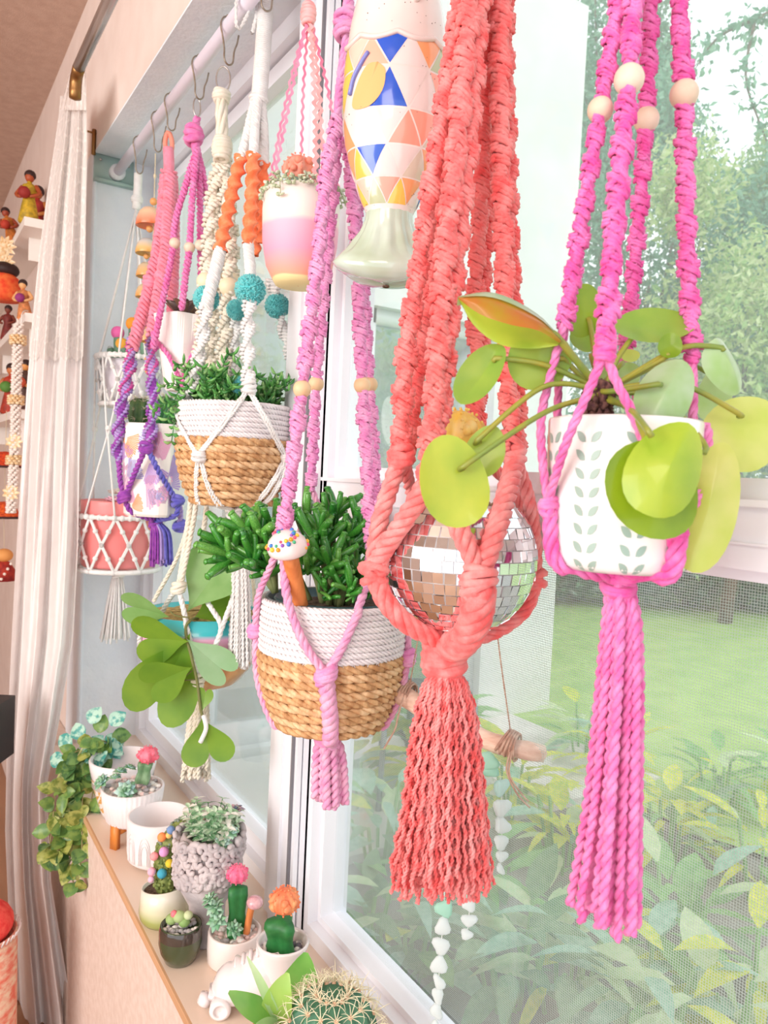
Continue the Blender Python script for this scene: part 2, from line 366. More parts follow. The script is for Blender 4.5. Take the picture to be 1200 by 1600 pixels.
# ---- curtain rod, brackets, tension rod
steel = mat('brushed_nickel', rgb(196, 190, 186), 0.28, metal=0.9)
brass = mat('aged_brass', rgb(150, 110, 66), 0.35, metal=0.8)
XC = 0.30
p0 = atx(122, 108, XC); p1 = atx(178, 0, XC); yd = p0[1]
zc = p0[2]
t = thing('curtain_rod', 'brushed metal curtain rod running along the wall above the window', 'curtain rod', (XC, yd, zc))
b = MB(); b.tube(spline([(XC, yd, zc), (XC, 0.3, zc)], n=6), 0.012, 16); b.build('rod', steel, t)
b = MB(); b.tube(spline([(XC, yd-0.01, zc-0.002), (XC, yd+0.02, zc-0.012), (XC, yd+0.025, zc-0.05)], n=6), 0.0125, 12); b.build('rod_end', brass, t)
b = MB(); b.box((XC-0.01, 0.5, zc-0.02), (XW, 0.53, zc+0.02)); b.build('rod_bracket', steel, t)
q = atx(139, 206, XW-0.02)
b = MB(); b.tube(spline([(XW, q[1], q[2]), (XW-0.03, q[1], q[2]), (XW-0.035, q[1], q[2]-0.01), (XW-0.035, q[1], q[2]-0.045), (XW-0.025, q[1], q[2]-0.055)], n=12), 0.003, 6)
b.tube([(XW-0.006, q[1], q[2]+0.01), (XW-0.006, q[1], q[2]-0.06)], 0.006, 6)
tag(b.build('tieback_hook', brass), 'small brass hook on the wall just right of the curtain top', 'hook')
t = thing('tension_rod', 'white tension rod across the window recess carrying the hooks', 'rod', (XR, YE-0.01, ZR))
b = MB(); b.tube([(XR, YE-0.03, ZR), (XR, 0.9, ZR)], 0.0135, 20); b.tube([(XR, 0.92, ZR), (XR, -1.36, ZR)], 0.0155, 20); b.build('rod', mat('lilac_white_enamel', rgb(232, 226, 240), 0.35), t)
b = MB(); b.tube([(XR, YE-0.006, ZR), (XR, YE-0.035, ZR)], 0.022, 20); b.build('end_cap', vinyl, t)
clear = mat('pale_green_clear_plastic', rgb(200, 226, 220), 0.15, trans=0.3)
b = MB(); b.box((XR-0.062, YE-0.012, ZR-0.034), (XR+0.05, YE-0.004, ZR+0.045)); b.box((XR-0.062, YE-0.03, ZR-0.034), (XR+0.05, YE-0.012, ZR-0.028)); b.build('wall_plate', clear, t)
for dx, dz in ((-0.045, 0.03), (0.035, 0.03)): b = MB(); b.ball((XR+dx, YE-0.013, ZR+dz), 0.004, 8, 5); b.build('screw', steel, t)
# ================================================================ outside
grass_m = mat('lawn_green', rgb(164, 194, 108), 0.9, rgb(140, 178, 92), 4, 0.6, 60)
soil_m = mat('grey_garden_soil', rgb(150, 148, 142), 0.95, rgb(118, 116, 110), 6, 0.8, 30)
conc = mat('pale_concrete', rgb(222, 218, 214), 0.9, rgb(206, 202, 198), 4)
stucco = mat('white_house_stucco', rgb(226, 226, 226), 0.9, rgb(214, 215, 215), 3, 0.6, 25)
GZ = EYE-1.30
b = MB(); b.box((XG+0.08, -30, GZ-0.2), (60, 60, GZ)); struct(b, 'ground', soil_m)
YWG = 2.92                                      # the house wing that stands out beyond the window
cc = atz(857, 1112, GZ); XCOL = float(cc[0])*1.0; YWG = float(cc[1])
lawn_pts = [(XCOL-0.5, YWG+0.4), (2.55, 1.75), (2.9, 0.6), (3.3, -2), (3.6, -12), (16, -12), (16, 9), (XCOL+0.9, 9.0)]
lv = [(x, y, GZ+0.02) for x, y in lawn_pts]
b = MB(); c_ = np.mean(lv, 0); b.add(np.vstack([lv, c_]), t=[(i, (i+1) % len(lv), len(lv)) for i in range(len(lv))])
o = struct(b, 'lawn', grass_m)
b = MB(); b.box((0.75, YWG-1.0, GZ), (XCOL-0.3, YWG-0.02, GZ+0.03)); struct(b, 'patio', conc)
b = MB()
x_d0, x_d1 = float(aty(400, 900, YWG)[0]), float(aty(752, 1000, YWG)[0])
zt = float(aty(540, 468, YWG)[2])
b.box((XG+0.06, YWG, GZ), (XG+0.45, YWG+0.25, 4.2)); b.box((x_d1, YWG, GZ), (XCOL, YWG+0.3, 4.2)); b.box((XG+0.45, YWG, zt), (x_d1, YWG+0.25, 4.2))
b.box((XG+0.45, YWG, GZ), (x_d1, YWG+0.25, GZ+0.06))
struct(b, 'wall_outside', stucco)
t = thing('patio_door', 'white framed glass patio door in the house wing outside the window', 'door', (XG+0.45, YWG+0.1, GZ+0.06))
b = MB(); xm = (XG+0.45+x_d1)/2
for x0, x1 in ((XG+0.45, XG+0.51), (xm-0.04, xm+0.04), (x_d1-0.06, x_d1)): b.box((x0, YWG+0.05, GZ+0.06), (x1, YWG+0.13, zt))
b.box((XG+0.45, YWG+0.05, zt-0.07), (x_d1, YWG+0.13, zt)); b.box((XG+0.45, YWG+0.05, GZ+0.06), (x_d1, YWG+0.13, GZ+0.16)); b.build('door_frame', vinyl, t)
dg = glassmat('door_glass', 0.12, 1.6, (0.84, 0.92, 0.92))
for i, (x0, x1) in enumerate(((XG+0.5, xm-0.03), (xm+0.03, x_d1-0.05))):
    b = MB(); b.box((x0, YWG+0.085, GZ+0.15), (x1, YWG+0.095, zt-0.06)); b.build('pane', dg, t)
b = MB(); b.box((XG+0.1, YWG+4.6, GZ), (x_d1+3.2, YWG+4.8, 3.6)); struct(b, 'shade_plane_behind_wing', mat('grey_blue_shade', rgb(176, 190, 194), 0.9))  # added plane, its grey-blue stands in for shade beyond the door glass

# leaves -----------------------------------------------------------------
def leafgrid(L, Wd, curl=0.3, fold=0.25, tip=1.0, n=6, base=0.35):
    """one blade along +X, up +Z, 3 verts across"""
    u = np.linspace(0, 1, n); wv = np.sin(PI*np.clip(u, 0, 1)**(0.75))**(0.8)*Wd/2; wv[0] = Wd*0.04; wv[-1] = 0.0005
    G = np.zeros((n, 3, 3))
    for j, sg in enumerate((-1, 0, 1)):
        G[:, j, 0] = u*L*(1-0.1*curl); G[:, j, 1] = sg*wv; G[:, j, 2] = -curl*L*u*u+(abs(sg)*fold*wv)
    return G
def cloud(mb, c, rad, n, size, mats, seed=0, flat=0.6, shell=0.55):
    """thousands of small leaves: two bent triangles each"""
    r = np.random.RandomState(seed); d = r.normal(size=(n, 3)); d /= np.linalg.norm(d, axis=1)[:, None]
    rr = (shell+(1-shell)*r.rand(n))[:, None]; lump = 1+0.22*np.sin(d[:, :1]*5+seed)*np.cos(d[:, 1:2]*6)+0.12*np.sin(d[:, 2:]*9)
    P = np.asarray(c)+d*rr*lump*np.asarray(rad)
    a = r.normal(size=(n, 3)); a /= np.linalg.norm(a, axis=1)[:, None]
    b_ = np.cross(a, r.normal(size=(n, 3))); b_ /= np.linalg.norm(b_, axis=1)[:, None]
    s = size*(0.6+0.8*r.rand(n))[:, None]; nn = np.cross(a, b_)*s*0.15
    V = np.stack([P-a*s, P+b_*s*0.42+nn, P+a*s, P-b_*s*0.42+nn], 1).reshape(-1, 3)
    i = np.arange(n)*4; mi = r.randint(0, mats, n)
    for k in range(mats):
        j = i[mi == k]
        Q = np.stack([j, j+1, j+2, j+3], 1)
        vv = V.reshape(n, 4, 3)[mi == k].reshape(-1, 3); ii = np.arange(len(j))*4
        mb.add(vv, np.stack([ii, ii+1, ii+2, ii+3], 1), m=k)
TREE = [[mat('treeleaf%d%d' % (k, j), c, 0.6, trans=0.4) for j, c in enumerate(cs)] for k, cs in enumerate((
    (rgb(158, 196, 140), rgb(128, 174, 120), rgb(184, 208, 150)), (rgb(118, 168, 140), rgb(146, 190, 160), rgb(98, 150, 122)), (rgb(190, 208, 138), rgb(156, 190, 118), rgb(208, 218, 166))))]
bark = mat('bark', rgb(120, 104, 92), 0.95, rgb(90, 76, 66), 30)
def tree(px, py, dist, rad, nleaf, size, pal, label, seed, trunk=True):
    p = W(px, py, dist); t = thing('garden_tree', label, 'tree', (p[0], p[1], GZ), 'trees beyond the lawn')
    size *= .62; nleaf = int(nleaf*2.1)
    b = MB(); cloud(b, p, rad, nleaf, size, 3, seed); r = np.random.RandomState(seed)
    for k in range(5):
        d = r.normal(size=3)*np.asarray(rad)*0.62; cloud(b, p+d, np.asarray(rad)*0.5, nleaf//5, size, 3, seed+k+1, shell=0.3)
    o = b.build('foliage', TREE[pal], t, smooth=False); o['kind'] = 'stuff'
    b = MB(); b.tube(spline([(p[0], p[1], GZ), (p[0]+0.1, p[1], p[2]*0.5), (p[0]-0.05, p[1]+0.1, p[2])], n=6), [0.07, 0.06, 0.055, 0.05, 0.04, 0.03], 8)
    for k in range(6):
        a = r.rand()*6.28; e = p+A(math.cos(a)*rad[0]*0.7, math.sin(a)*rad[1]*0.7, r.uniform(-0.3, 0.6)*rad[2]); s0 = A(p[0], p[1], p[2]*r.uniform(0.5, 0.8))
        b.tube(spline([s0, (s0+e)/2+A(0, 0, 0.1), e], n=5), np.linspace(0.03, 0.01, 5), 5)
    b.build('trunk', bark, t); return t
tree(1010, 420, 9.0, (1.1, 1.1, 1.9), 5200, 0.075, 1, 'tall blue-green tree just right of the white house corner', 1)
tree(1160, 560, 7.5, (1.0, 1.0, 1.1), 5000, 0.065, 2, 'yellow-green bushy tree at the right edge of the window', 2)
tree(960, 120, 10.5, (1.0, 1.0, 2.2), 4200, 0.075, 1, 'high airy tree top beside the white house corner', 3)
tree(1240, 330, 9.5, (0.8, 0.9, 1.2), 3000, 0.07, 0, 'pale green tree crown at the far right under the bright sky', 4)
tree(1090, 640, 10.0, (2.0, 1.2, 1.2), 5200, 0.075, 0, 'broad pale tree behind the potted round-leaf plant', 5)
tree(1330, 640, 9.0, (1.4, 1.4, 1.6), 3000, 0.08, 1, 'green tree beyond the right edge of the window view', 6)
tree(610, 655, 6.0, (0.75, 0.6, 0.62), 2600, 0.07, 2, 'bright green shrub seen through the glass patio door', 7)
tree(390, 700, 6.4, (0.6, 0.6, 0.8), 2200, 0.07, 0, 'pale green shrub behind the far end of the patio door', 8)
# overhanging branch, top right
t = thing('tree_branch', 'thin leafy branch reaching into the white sky at top right', 'branch', W(1215, 20, 6.0))
b = MB(); pts = [W(1235, 5, 6.0), W(1180, 30, 6.0), W(1120, 60, 6.1), W(1085, 110, 6.1)]; b.tube(spline(pts, n=12), np.linspace(0.02, 0.004, 12), 5)
pts2 = [W(1180, 30, 6), W(1165, 120, 6), W(1190, 200, 6), W(1215, 260, 6)]; b.tube(spline(pts2, n=12), np.linspace(0.014, 0.004, 12), 5); b.build('twig', bark, t)
b = MB()
for P in np.vstack([spline(pts, n=9), spline(pts2, n=8)]): cloud(b, P, (0.14, 0.14, 0.12), 24, 0.04, 3, int(P[2]*1000) % 999, shell=0.1)
b.build('leaves', TREE[1], t, smooth=False)['kind'] = 'stuff'
# hedge behind the lawn
hm = [mat('hedge%d' % k, c, 0.7, trans=0.25) for k, c in enumerate((rgb(96, 130, 104), rgb(116, 150, 118), rgb(130, 150, 140)))]
for i, (px, y) in enumerate(((905, 868), (985, 876), (1075, 884), (1165, 892), (1260, 900), (830, 862))):
    p = W(px, y, 8.6); t = thing('hedge_shrub', 'dark rounded shrub behind the lawn, %s' % ('nearest the white house corner', 'second from the white house corner', 'middle one of the row', 'fourth from the white house corner', 'last on the right', 'half hidden by the white house corner')[i], 'shrub', (p[0], p[1], GZ), 'dark shrubs behind the lawn')
    b = MB(); cloud(b, (p[0], p[1], GZ+0.5), (0.62, 0.62, 0.55), 2600, 0.05, 3, 40+i); b.build('foliage', hm, t, smooth=False)['kind'] = 'stuff'
    b = MB(); b.tube([(p[0], p[1], GZ), (p[0], p[1], GZ+0.5)], 0.04, 6); b.build('stem', bark, t)
# flower-bed plants: each leaf its own piece
PAL = {k: mat('bedleaf_'+k, c, 0.45, c2, 9, trans=0.35) for k, (c, c2) in dict(
    lime=(rgb(234, 230, 80), rgb(180, 206, 70)), green=(rgb(150, 200, 120), rgb(118, 178, 104)), blue=(rgb(136, 188, 160), rgb(176, 214, 190)), deep=(rgb(108, 152, 110), rgb(134, 172, 126)), pale=(rgb(186, 216, 160), rgb(210, 226, 180))).items()}
def leafmesh(nm, L, Wd, curl, fold, m): b = MB(); b.grid(leafgrid(L, Wd, curl, fold)); return mesh_only(b, nm, m)
LM = {k: [leafmesh('bed_leaf', 1.0, wd, cu, 0.25, PAL[k]) for wd, cu in ((0.30, 0.35), (0.42, 0.2), (0.22, 0.5))] for k in PAL}
def bedplant(x, y, h, nl, L, pal, label, seed, up=0.5):
    r = random.Random(seed); t = thing('bed_plant', label, 'plant', (x, y, GZ), 'leafy plants in the garden bed')
    b = MB()
    for i in range(nl):
        f = (i+0.5)/nl; a = i*2.4+r.random()*0.5; z = GZ+h*(0.25+0.75*f); ra = 0.03+0.10*r.random()
        p = A(x+math.cos(a)*ra, y+math.sin(a)*ra, z); el = up*(0.3+0.9*f)+r.uniform(-0.35, 0.25)
        d = A(math.cos(a)*math.cos(el), math.sin(a)*math.cos(el), math.sin(el))
        xx = d; yy = unit(np.cross(A(0, 0, 1), d)); zz = np.cross(xx, yy)
        k = pal if r.random() < 0.7 else r.choice(list(PAL))
        inst(LM[k][r.randrange(3)], 'leaf', t, m4(xx, yy, zz, p, L*r.uniform(0.7, 1.25)))
        if i % 3 == 0: b.tube([(x, y, GZ), ((x+p[0])/2, (y+p[1])/2, z*0.55), tuple(p)], 0.006, 5)
    b.build('stem', PAL['green'], t)
beds = [(540, 1270, 3.0, .75, 16, .26, 'lime', 'yellow-green plant with drooping strap leaves behind the light pink tassel'), (590, 1400, 2.6, .55, 14, .24, 'blue', 'blue-green leafy plant low behind the window left of the coral tassel'),
 (660, 1300, 3.2, .8, 16, .24, 'lime', 'lime plant behind the coral tassel'), (800, 1290, 3.0, .85, 20, .22, 'lime', 'bright yellow-green shrub right of the coral tassel'), (740, 1450, 2.2, .5, 14, .22, 'green', 'green low plant under the coral tassel'),
 (880, 1360, 2.6, .7, 18, .2, 'lime', 'yellow-green plant behind the lower hot pink tassel'), (880, 1500, 1.9, .5, 14, .24, 'pale', 'pale broad-leaved plant below the hot pink tassel'), (1040, 1340, 2.7, .75, 20, .2, 'lime', 'yellow-green shrub right of the hot pink tassel'),
 (1120, 1300, 3.1, .8, 20, .2, 'green', 'green shrub in front of the lawn edge'), (1190, 1380, 2.5, .7, 18, .2, 'lime', 'yellow-green shrub at the right edge of the bed'), (1060, 1480, 2.1, .5, 16, .24, 'green', 'plant with upright blades right of the hot pink tassel end'),
 (1180, 1540, 1.8, .5, 14, .22, 'lime', 'lime plant in the lower right corner of the window'), (1000, 1560, 1.75, .38, 14, .22, 'blue', 'blue-green plant at the bottom below the hot pink tassel'), (640, 1540, 2.0, .45, 14, .22, 'blue', 'blue-green plant left of the sea glass strings'),
 (800, 1560, 1.9, .42, 14, .22, 'deep', 'dark green plant right of the sea glass strings'), (960, 1250, 3.4, .8, 18, .2, 'lime', 'lime shrub at the lawn edge behind the hot pink tassel'), (1230, 1280, 3.2, .85, 18, .2, 'green', 'green shrub at the far right of the lawn edge'),
 (700, 1230, 3.6, .8, 16, .24, 'green', 'green shrub far behind the coral tassel'), (1110, 1590, 1.7, .35, 12, .2, 'pale', 'pale plant at the bottom right of the bed'), (560, 1530, 2.0, .45, 14, .22, 'deep', 'dark plant behind the round spiny cactus'), (910, 1200, 3.7, .75, 16, .2, 'pale', 'pale shrub at the foot of the white house corner')]
for i, (px, py, d, h, nl, L, pal, lab) in enumerate(beds):
    p = W(px, py, d); bedplant(p[0], p[1], min(h+0.0, max(0.25, p[2]-GZ+0.08)), int(nl*1.7), L*0.78, pal, lab, 100+i)
# patio chairs
cm = mat('grey_powder_coat', rgb(120, 134, 140), 0.5, metal=0.3)
for i, (px, lab) in enumerate(((575, 'grey metal mesh patio chair, left one of two outside'), (660, 'grey metal mesh patio chair, right one of two outside'))):
    p = W(px, 1175, 3.3); t = thing('patio_chair', lab, 'chair', (p[0], p[1], GZ+0.0), 'patio chairs outside')
    x = unit(A(CR[0], CR[1], 0)); y = A(-x[1], x[0], 0); o_ = A(p[0], p[1], 0); hw_ = 0.17; tp = p[2]+0.08
    def P3(a, c, z): return o_+x*a+y*c+A(0, 0, z)
    b = MB(); b.tube(spline([P3(-hw_, 0, GZ+0.45), P3(-hw_, 0.02, tp-0.1), P3(-hw_+0.03, 0.03, tp), P3(hw_-0.03, 0.03, tp), P3(hw_, 0.02, tp-0.1), P3(hw_, 0, GZ+0.45)], n=24), 0.013, 8); b.build('back_frame', cm, t)
    b = MB()
    for k in range(22): b.tube([P3(-hw_+0.015*k+0.01, 0.01, GZ+0.47), P3(-hw_+0.015*k+0.01, 0.03, tp)], 0.0016, 4)
    b.build('back_mesh', cm, t)
    b = MB(); b.box((-hw_, -0.36, GZ+0.435), (hw_, 0.0, GZ+0.45), M=Mcols(x, y, A(0, 0, 1)), c=o_); b.build('seat', cm, t)
    for sa in (-1, 1):
        for sc_ in (-0.34, 0.0): b = MB(); b.tube([P3(sa*hw_, sc_, GZ+0.44), P3(sa*hw_*1.08, sc_*1.1, GZ+0.005)], 0.012, 6); b.build('leg', cm, t)
# ================================================================ hanging things: shared builders
def pp(D, L): return [W(p[0], p[1], D+(p[2] if len(p) > 2 else 0.0)) for p in L]
def D_at(px, py, x=XR): return dep(atx(px, py, x))
def mp(D): return D/FPX                                          # metres per pixel at camera depth D
def wrapknot(b, c, r, h, yr, n=6, tilt=0.3, m=0, seed=1, k=6, core=0.9):
    """a knot: yarn wound round and round itself"""
    rr = random.Random(seed); b.ball(c, 1, 10, 8, m, sc=(r*core, r*core, h*0.5*core))
    for i in range(n):
        z = (-0.5+(i+0.5)/n)*h*0.86; ra = r*math.sqrt(max(0.1, 1-(z/(h*0.56))**2))
        t1, t2 = rr.uniform(-tilt, tilt), rr.uniform(-tilt, tilt); a = np.arange(18)*2*PI/18
        b.tube(A(*c)+np.stack([ra*np.cos(a), ra*np.sin(a), z+ra*(t1*np.cos(a)+t2*np.sin(a))], 1), yr, k, m, closed=True)
    return b
def bead(c, r, m, parent, hole=True, name='bead'):
    b = MB(); t = np.linspace(-1, 1, 11)*1.36
    b.lathe(c, [(r*math.cos(x), r*math.sin(x)*1.0) for x in t]+[(r*0.18, r*0.9), (r*0.18, -r*0.9), (r*math.cos(t[0]), r*math.sin(t[0]))], 20)
    return b.build(name, m, parent)
def disc(b, c, u, v, a, bb, cup=0.12, fold=0.0, egg=0.12, wav=0.04, seg=26, rings=6, m=0, sh=(0, 0)):
    """a round leaf blade in the plane (u, v), half axes a and bb, centre dished, optionally folded along u"""
    u, v = unit(u), unit(v); v = unit(v-u*(u@v)); n = np.cross(u, v)
    r = np.linspace(0.0, 1, rings)[:, None]; t = (np.arange(seg)*2*PI/seg)[None]
    X = a*r*np.cos(t); Y = bb*r*np.sin(t)*(1-egg*np.cos(t)); s = min(a, bb)
    Z = cup*s*r**2+fold*np.abs(Y)+wav*s*r**2*np.sin(3*t+a*900)
    G = A(*c)+X[..., None]*u+Y[..., None]*v+Z[..., None]*n
    b.grid(G, m, closev=True); return b
def camdir(phi, d=0.0):
    p = math.radians(phi); return unit(CR*math.cos(p)+CU*math.sin(p)+CF*d)
def leafpx(px, py, D, la, wa, phi, tu=0.0, tv=0.0, **k):
    """leaf by centre pixel, size in px, direction of its long axis in the picture, and how far the two axes lean away"""
    s = mp(D); b = MB()
    return disc(b, W(px, py, D), camdir(phi, tu), camdir(phi+90, tv), la*s/2*math.sqrt(1+tu*tu), wa*s/2*math.sqrt(1+tv*tv), **k)
def loop_over_rod(c, r, m, parent, y=None, name='hang_loop'):
    y = c[1] if y is None else y; b = MB()
    for s in (-1, 1):
        P = spline([c, (XR+s*0.012, y, ZR-0.05), (XR+s*0.020, y, ZR-0.005), (XR+s*0.012, y, ZR+0.0165), (XR, y, ZR+0.0195)], step=0.008)
        b.rope(P, r, 2, 0.02, 5)
    return b.build(name, m, parent)
def hug(P, c, prof=None, cl=0.003, ball=None):
    """push cord points out of the body they hang round: prof = [(z, r)] about an upright axis at c, or ball = radius about c"""
    P = np.array(P, float); c = A(*c)
    if ball:
        d = P-c; n = np.maximum(np.linalg.norm(d, axis=1), 1e-6); k = np.maximum(1, (ball+cl)/n); return c+d*k[:, None]
    z = P[:, 2]-c[2]; pr = np.asarray(prof, float); r = np.interp(z, pr[:, 0], pr[:, 1], left=0, right=0)
    d = P[:, :2]-c[:2]; n = np.maximum(np.linalg.norm(d, axis=1), 1e-6); k = np.where(r > 0, np.maximum(1, (r+cl)/n), 1); P[:, :2] = c[:2]+d*k[:, None]; return P
def camframe(c):
    """horizontal frame at c: x to the right in the picture, y towards the camera, z up"""
    y = unit(A(CAM[0]-c[0], CAM[1]-c[1], 0)); x = A(-y[1], y[0], 0); x = x if x@CR > 0 else -x
    return x, y, A(0, 0, 1)
def cyl(c, phi, r, z):
    """point round an upright axis; phi = 0 faces the camera, positive to the right"""
    x, y, zz = camframe(c); return A(*c)+x*math.sin(phi)*r+y*math.cos(phi)*r+zz*z

# ================================================================ hot pink hanger with the leaf-print pot and pilea
hot = yarn('hot_pink_wool', rgb(238, 86, 168), rgb(248, 134, 200))
hot2 = yarn('hot_pink_wool_soft', rgb(240, 110, 180), rgb(248, 150, 205))
woodb = mat('pale_wood_bead', rgb(236, 214, 196), 0.55, rgb(222, 194, 172), 30, 0.1, 200)
D11 = D_at(962, 780); s = mp(D11)
cb = W(962, 888, D11); ct = W(962, 658, D11); hp = ct[2]-cb[2]; c0 = A(cb[0], cb[1], cb[2]); rp_ = 0.1165*0.98*s*1000
t = thing('leaf_print_pot', 'white cylindrical ceramic pot printed with columns of grey-green leaves in the hot pink hanger', 'potted plant', c0)
glaz = mat('warm_white_glaze', rgb(238, 232, 230), 0.25, coat=0.4)
b = MB(); r_ = rp_
pf11 = [(0, r_*0.80), (0.004, r_*0.90), (0.014, r_*0.955), (0.03, r_*0.97), (hp*0.6, r_), (hp-0.002, r_*1.01)]
b.lathe(c0, [(0.001, 0.002)]+[(q[1], q[0]) for q in pf11]+[ (r_*0.995, hp), (r_*0.95, hp-0.001), (r_*0.93, hp-0.02), (r_*0.001, hp-0.02)], 64)
b.build('pot', glaz, t)
b = MB()
for col in range(10):
    for row in range(8):
        for sg in (-1, 1):
            ph = math.radians(-60.5+36*col); z = hp-0.018-0.0147*row; pr_ = np.array(pf11)
            G = []
            for u in np.linspace(0, 1, 6):
                wd = 0.0030*math.sin(PI*u**0.9)**0.8
                G.append([(lambda zz: cyl(c0, ph+sg*(0.0022+u*0.0085+e*wd*-0.55)/r_, float(np.interp(zz, pr_[:, 0], pr_[:, 1]))+0.0006, zz))(z-0.004+u*0.0088+e*wd*0.85) for e in (-1, 0, 1)])
            b.grid(np.array(G))
b.build('leaf_print', mat('sage_grey_glaze', rgb(150, 172, 162), 0.35), t)
b = MB(); b.lathe(c0+A(0, 0, hp-0.012), [(0.0, 0.004), (r_*0.5, 0.003), (r_*0.94, 0.0)], 32, fn=lambda G, a: G+RN.normal(size=G.shape)*0.0012)
soil_p = mat('dark_potting_soil', rgb(72, 54, 44), 0.95, rgb(120, 100, 84), 160, 0.8, 200); b.build('soil', soil_p, t)
trunk_m = mat('dark_scaly_stem', rgb(74, 40, 44), 0.9, rgb(116, 76, 66), 220, 1.0, 220)
tp = W(938, 598, D11)
b = MB(); b.tube(spline([(W(930, 668, D11)), W(934, 640, D11), W(936, 615, D11), tp], step=0.004), 0.0095, 10)
for i in range(60):
    f = RN.rand(); a = RN.rand()*6.28; q = W(930+8*f, 665-65*f, D11); d = camdir(0)*math.cos(a)+CF*math.sin(a)
    b.tube([q+d*0.008, q+d*0.0125+CU*0.004, q+d*0.010+CU*0.009], [0.0035, 0.003, 0.001], 4)
b.build('stem', trunk_m, t)
pil = [mat('pilea_lime', rgb(188, 206, 70), 0.3, rgb(156, 190, 60), 30, trans=0.4, tcol=rgb(200, 220, 70), coat=0.25),
       mat('pilea_green', rgb(136, 178, 76), 0.3, rgb(166, 194, 84), 30, trans=0.4, tcol=rgb(160, 200, 60), coat=0.25),
       mat('pilea_pale_sheen', rgb(204, 222, 196), 0.28, rgb(160, 198, 126), 26, trans=0.35, tcol=rgb(190, 220, 130), coat=0.3),  # sky sheen painted into the leaf colour as a pale tone
       mat('pilea_yellow', rgb(222, 226, 140), 0.3, rgb(194, 212, 100), 24, trans=0.45, tcol=rgb(225, 230, 120), coat=0.25),
       mat('pilea_dark', rgb(104, 140, 22), 0.32, rgb(140, 168, 30), 26, trans=0.3, tcol=rgb(150, 190, 40), coat=0.25)]
redm = mat('reddened_leaf_edge', rgb(196, 120, 50), 0.3, rgb(176, 150, 40), 40, trans=0.3, coat=0.25)
stemm = mat('olive_petiole', rgb(158, 148, 52), 0.4, rgb(120, 140, 60), 40)
PL = [ # px, py, length, width, angle, depth, lean u, lean v, fold, cup, material, petiole
    (1018, 762, 150, 165, 55, -0.088, 0.1, -0.15, 0, 0.10, 4, [(950, 625, -.01), (985, 640, -.06), (1010, 690, -.088)]),
    (1047, 728, 165, 118, 62, -0.112, 0.15, 0.1, -0.25, -0.25, 0, [(952, 622, -.01), (985, 640, -.07), (1012, 672, -.112)]),
    (1108, 790, 215, 84, 74, -0.055, 0.1, 0.35, -0.2, -0.2, 3, [(955, 615, 0), (1030, 620, -.03), (1098, 690, -.05)]),
    (1163, 672, 140, 112, 50, -0.01, 0.2, 0.3, 0, -0.15, 3, [(955, 608, 0), (1060, 600, -.02), (1152, 645, -.02)]),
    (1043, 606, 124, 82, 60, -0.05, 0.2, 0.3, -0.2, -0.3, 2, [(950, 612, -.02), (1000, 605, -.045), (1030, 600, -.055)]),
    (1143, 570, 96, 64, -62, 0.0, 0.1, 0.4, -0.3, -0.3, 2, [(955, 605, 0), (1060, 545, 0), (1128, 543, 0)]),
    (1118, 610, 100, 46, 74, 0.035, 0.1, 0.5, 0, -0.2, 2, [(955, 605, 0.01), (1050, 565, .03), (1112, 585, .035)]),
    (1024, 511, 136, 60, 7, 0.01, 0.1, 0.6, 0, 0.15, 1, [(948, 600, 0), (965, 560, 0), (990, 525, 0.005)]),
    (1047, 540, 42, 36, 80, -0.005, 0.1, 0.2, 0, 0.1, 4, [(952, 605, 0), (1000, 580, 0), (1044, 556, -.003)]),
    (912, 487, 62, 86, -12, 0.02, 0.1, 0.1, 0, 0.12, 4, [(935, 600, 0), (928, 545, .01), (921, 500, .018)]),
    (842, 563, 104, 92, 12, -0.005, 0.1, -0.1, 0, 0.15, 1, [(930, 605, 0), (905, 585, 0), (880, 560, -.004)]),
    (752, 588, 118, 58, 56, -0.01, 0.2, 0.4, 0.3, 0.2, 1, [(930, 605, 0), (850, 570, -.01), (775, 560, -.012)]),
    (708, 752, 148, 108, 104, -0.035, 0.1, -0.1, 0, 0.08, 0, [(925, 620, -.01), (850, 645, -.03), (728, 726, -.042)]),
    (758, 706, 86, 62, 70, -0.015, 0.1, 0.2, 0, 0.12, 1, [(925, 606, -.01), (848, 605, -.015), (748, 686, -.022)]),
    (955, 600, 100, 60, 30, 0.035, 0.2, 0.5, 0, 0.2, 2, [(940, 605, 0), (948, 602, .02)]),
    (918, 530, 60, 46, 20, 0.04, 0.2, 0.3, 0, 0.2, 1, [(938, 605, 0.01), (925, 560, .03)]),
    (985, 665, 120, 26, 24, 0.0, 0.2, 0.8, 0, 0.2, 1, [(945, 640, 0.005), (960, 662, 0)]),
    (985, 556, 30, 22, 10, 0.03, 0.1, 0.3, 0, 0.1, 3, [(942, 600, 0.01), (970, 570, .02)])]
for i, (px, py, la, wa, ph, dd, tu, tv, fo, cu, mi, st) in enumerate(PL):
    lf = leafpx(px, py, D11+dd, la, wa, ph, tu, tv, fold=fo, cup=cu, wav=0.06).build('leaf', pil[mi], t)
    P = [W(938, 610, D11)]+[W(x, y, D11+d_) for x, y, d_ in st]+[W(st[-1][0]*0.82+px*0.18, st[-1][1]*0.82+py*0.18, D11+dd-0.001)]
    b = MB(); b.tube(spline(P, step=0.006), 0.0024, 7); b.build('petiole', stemm, t)
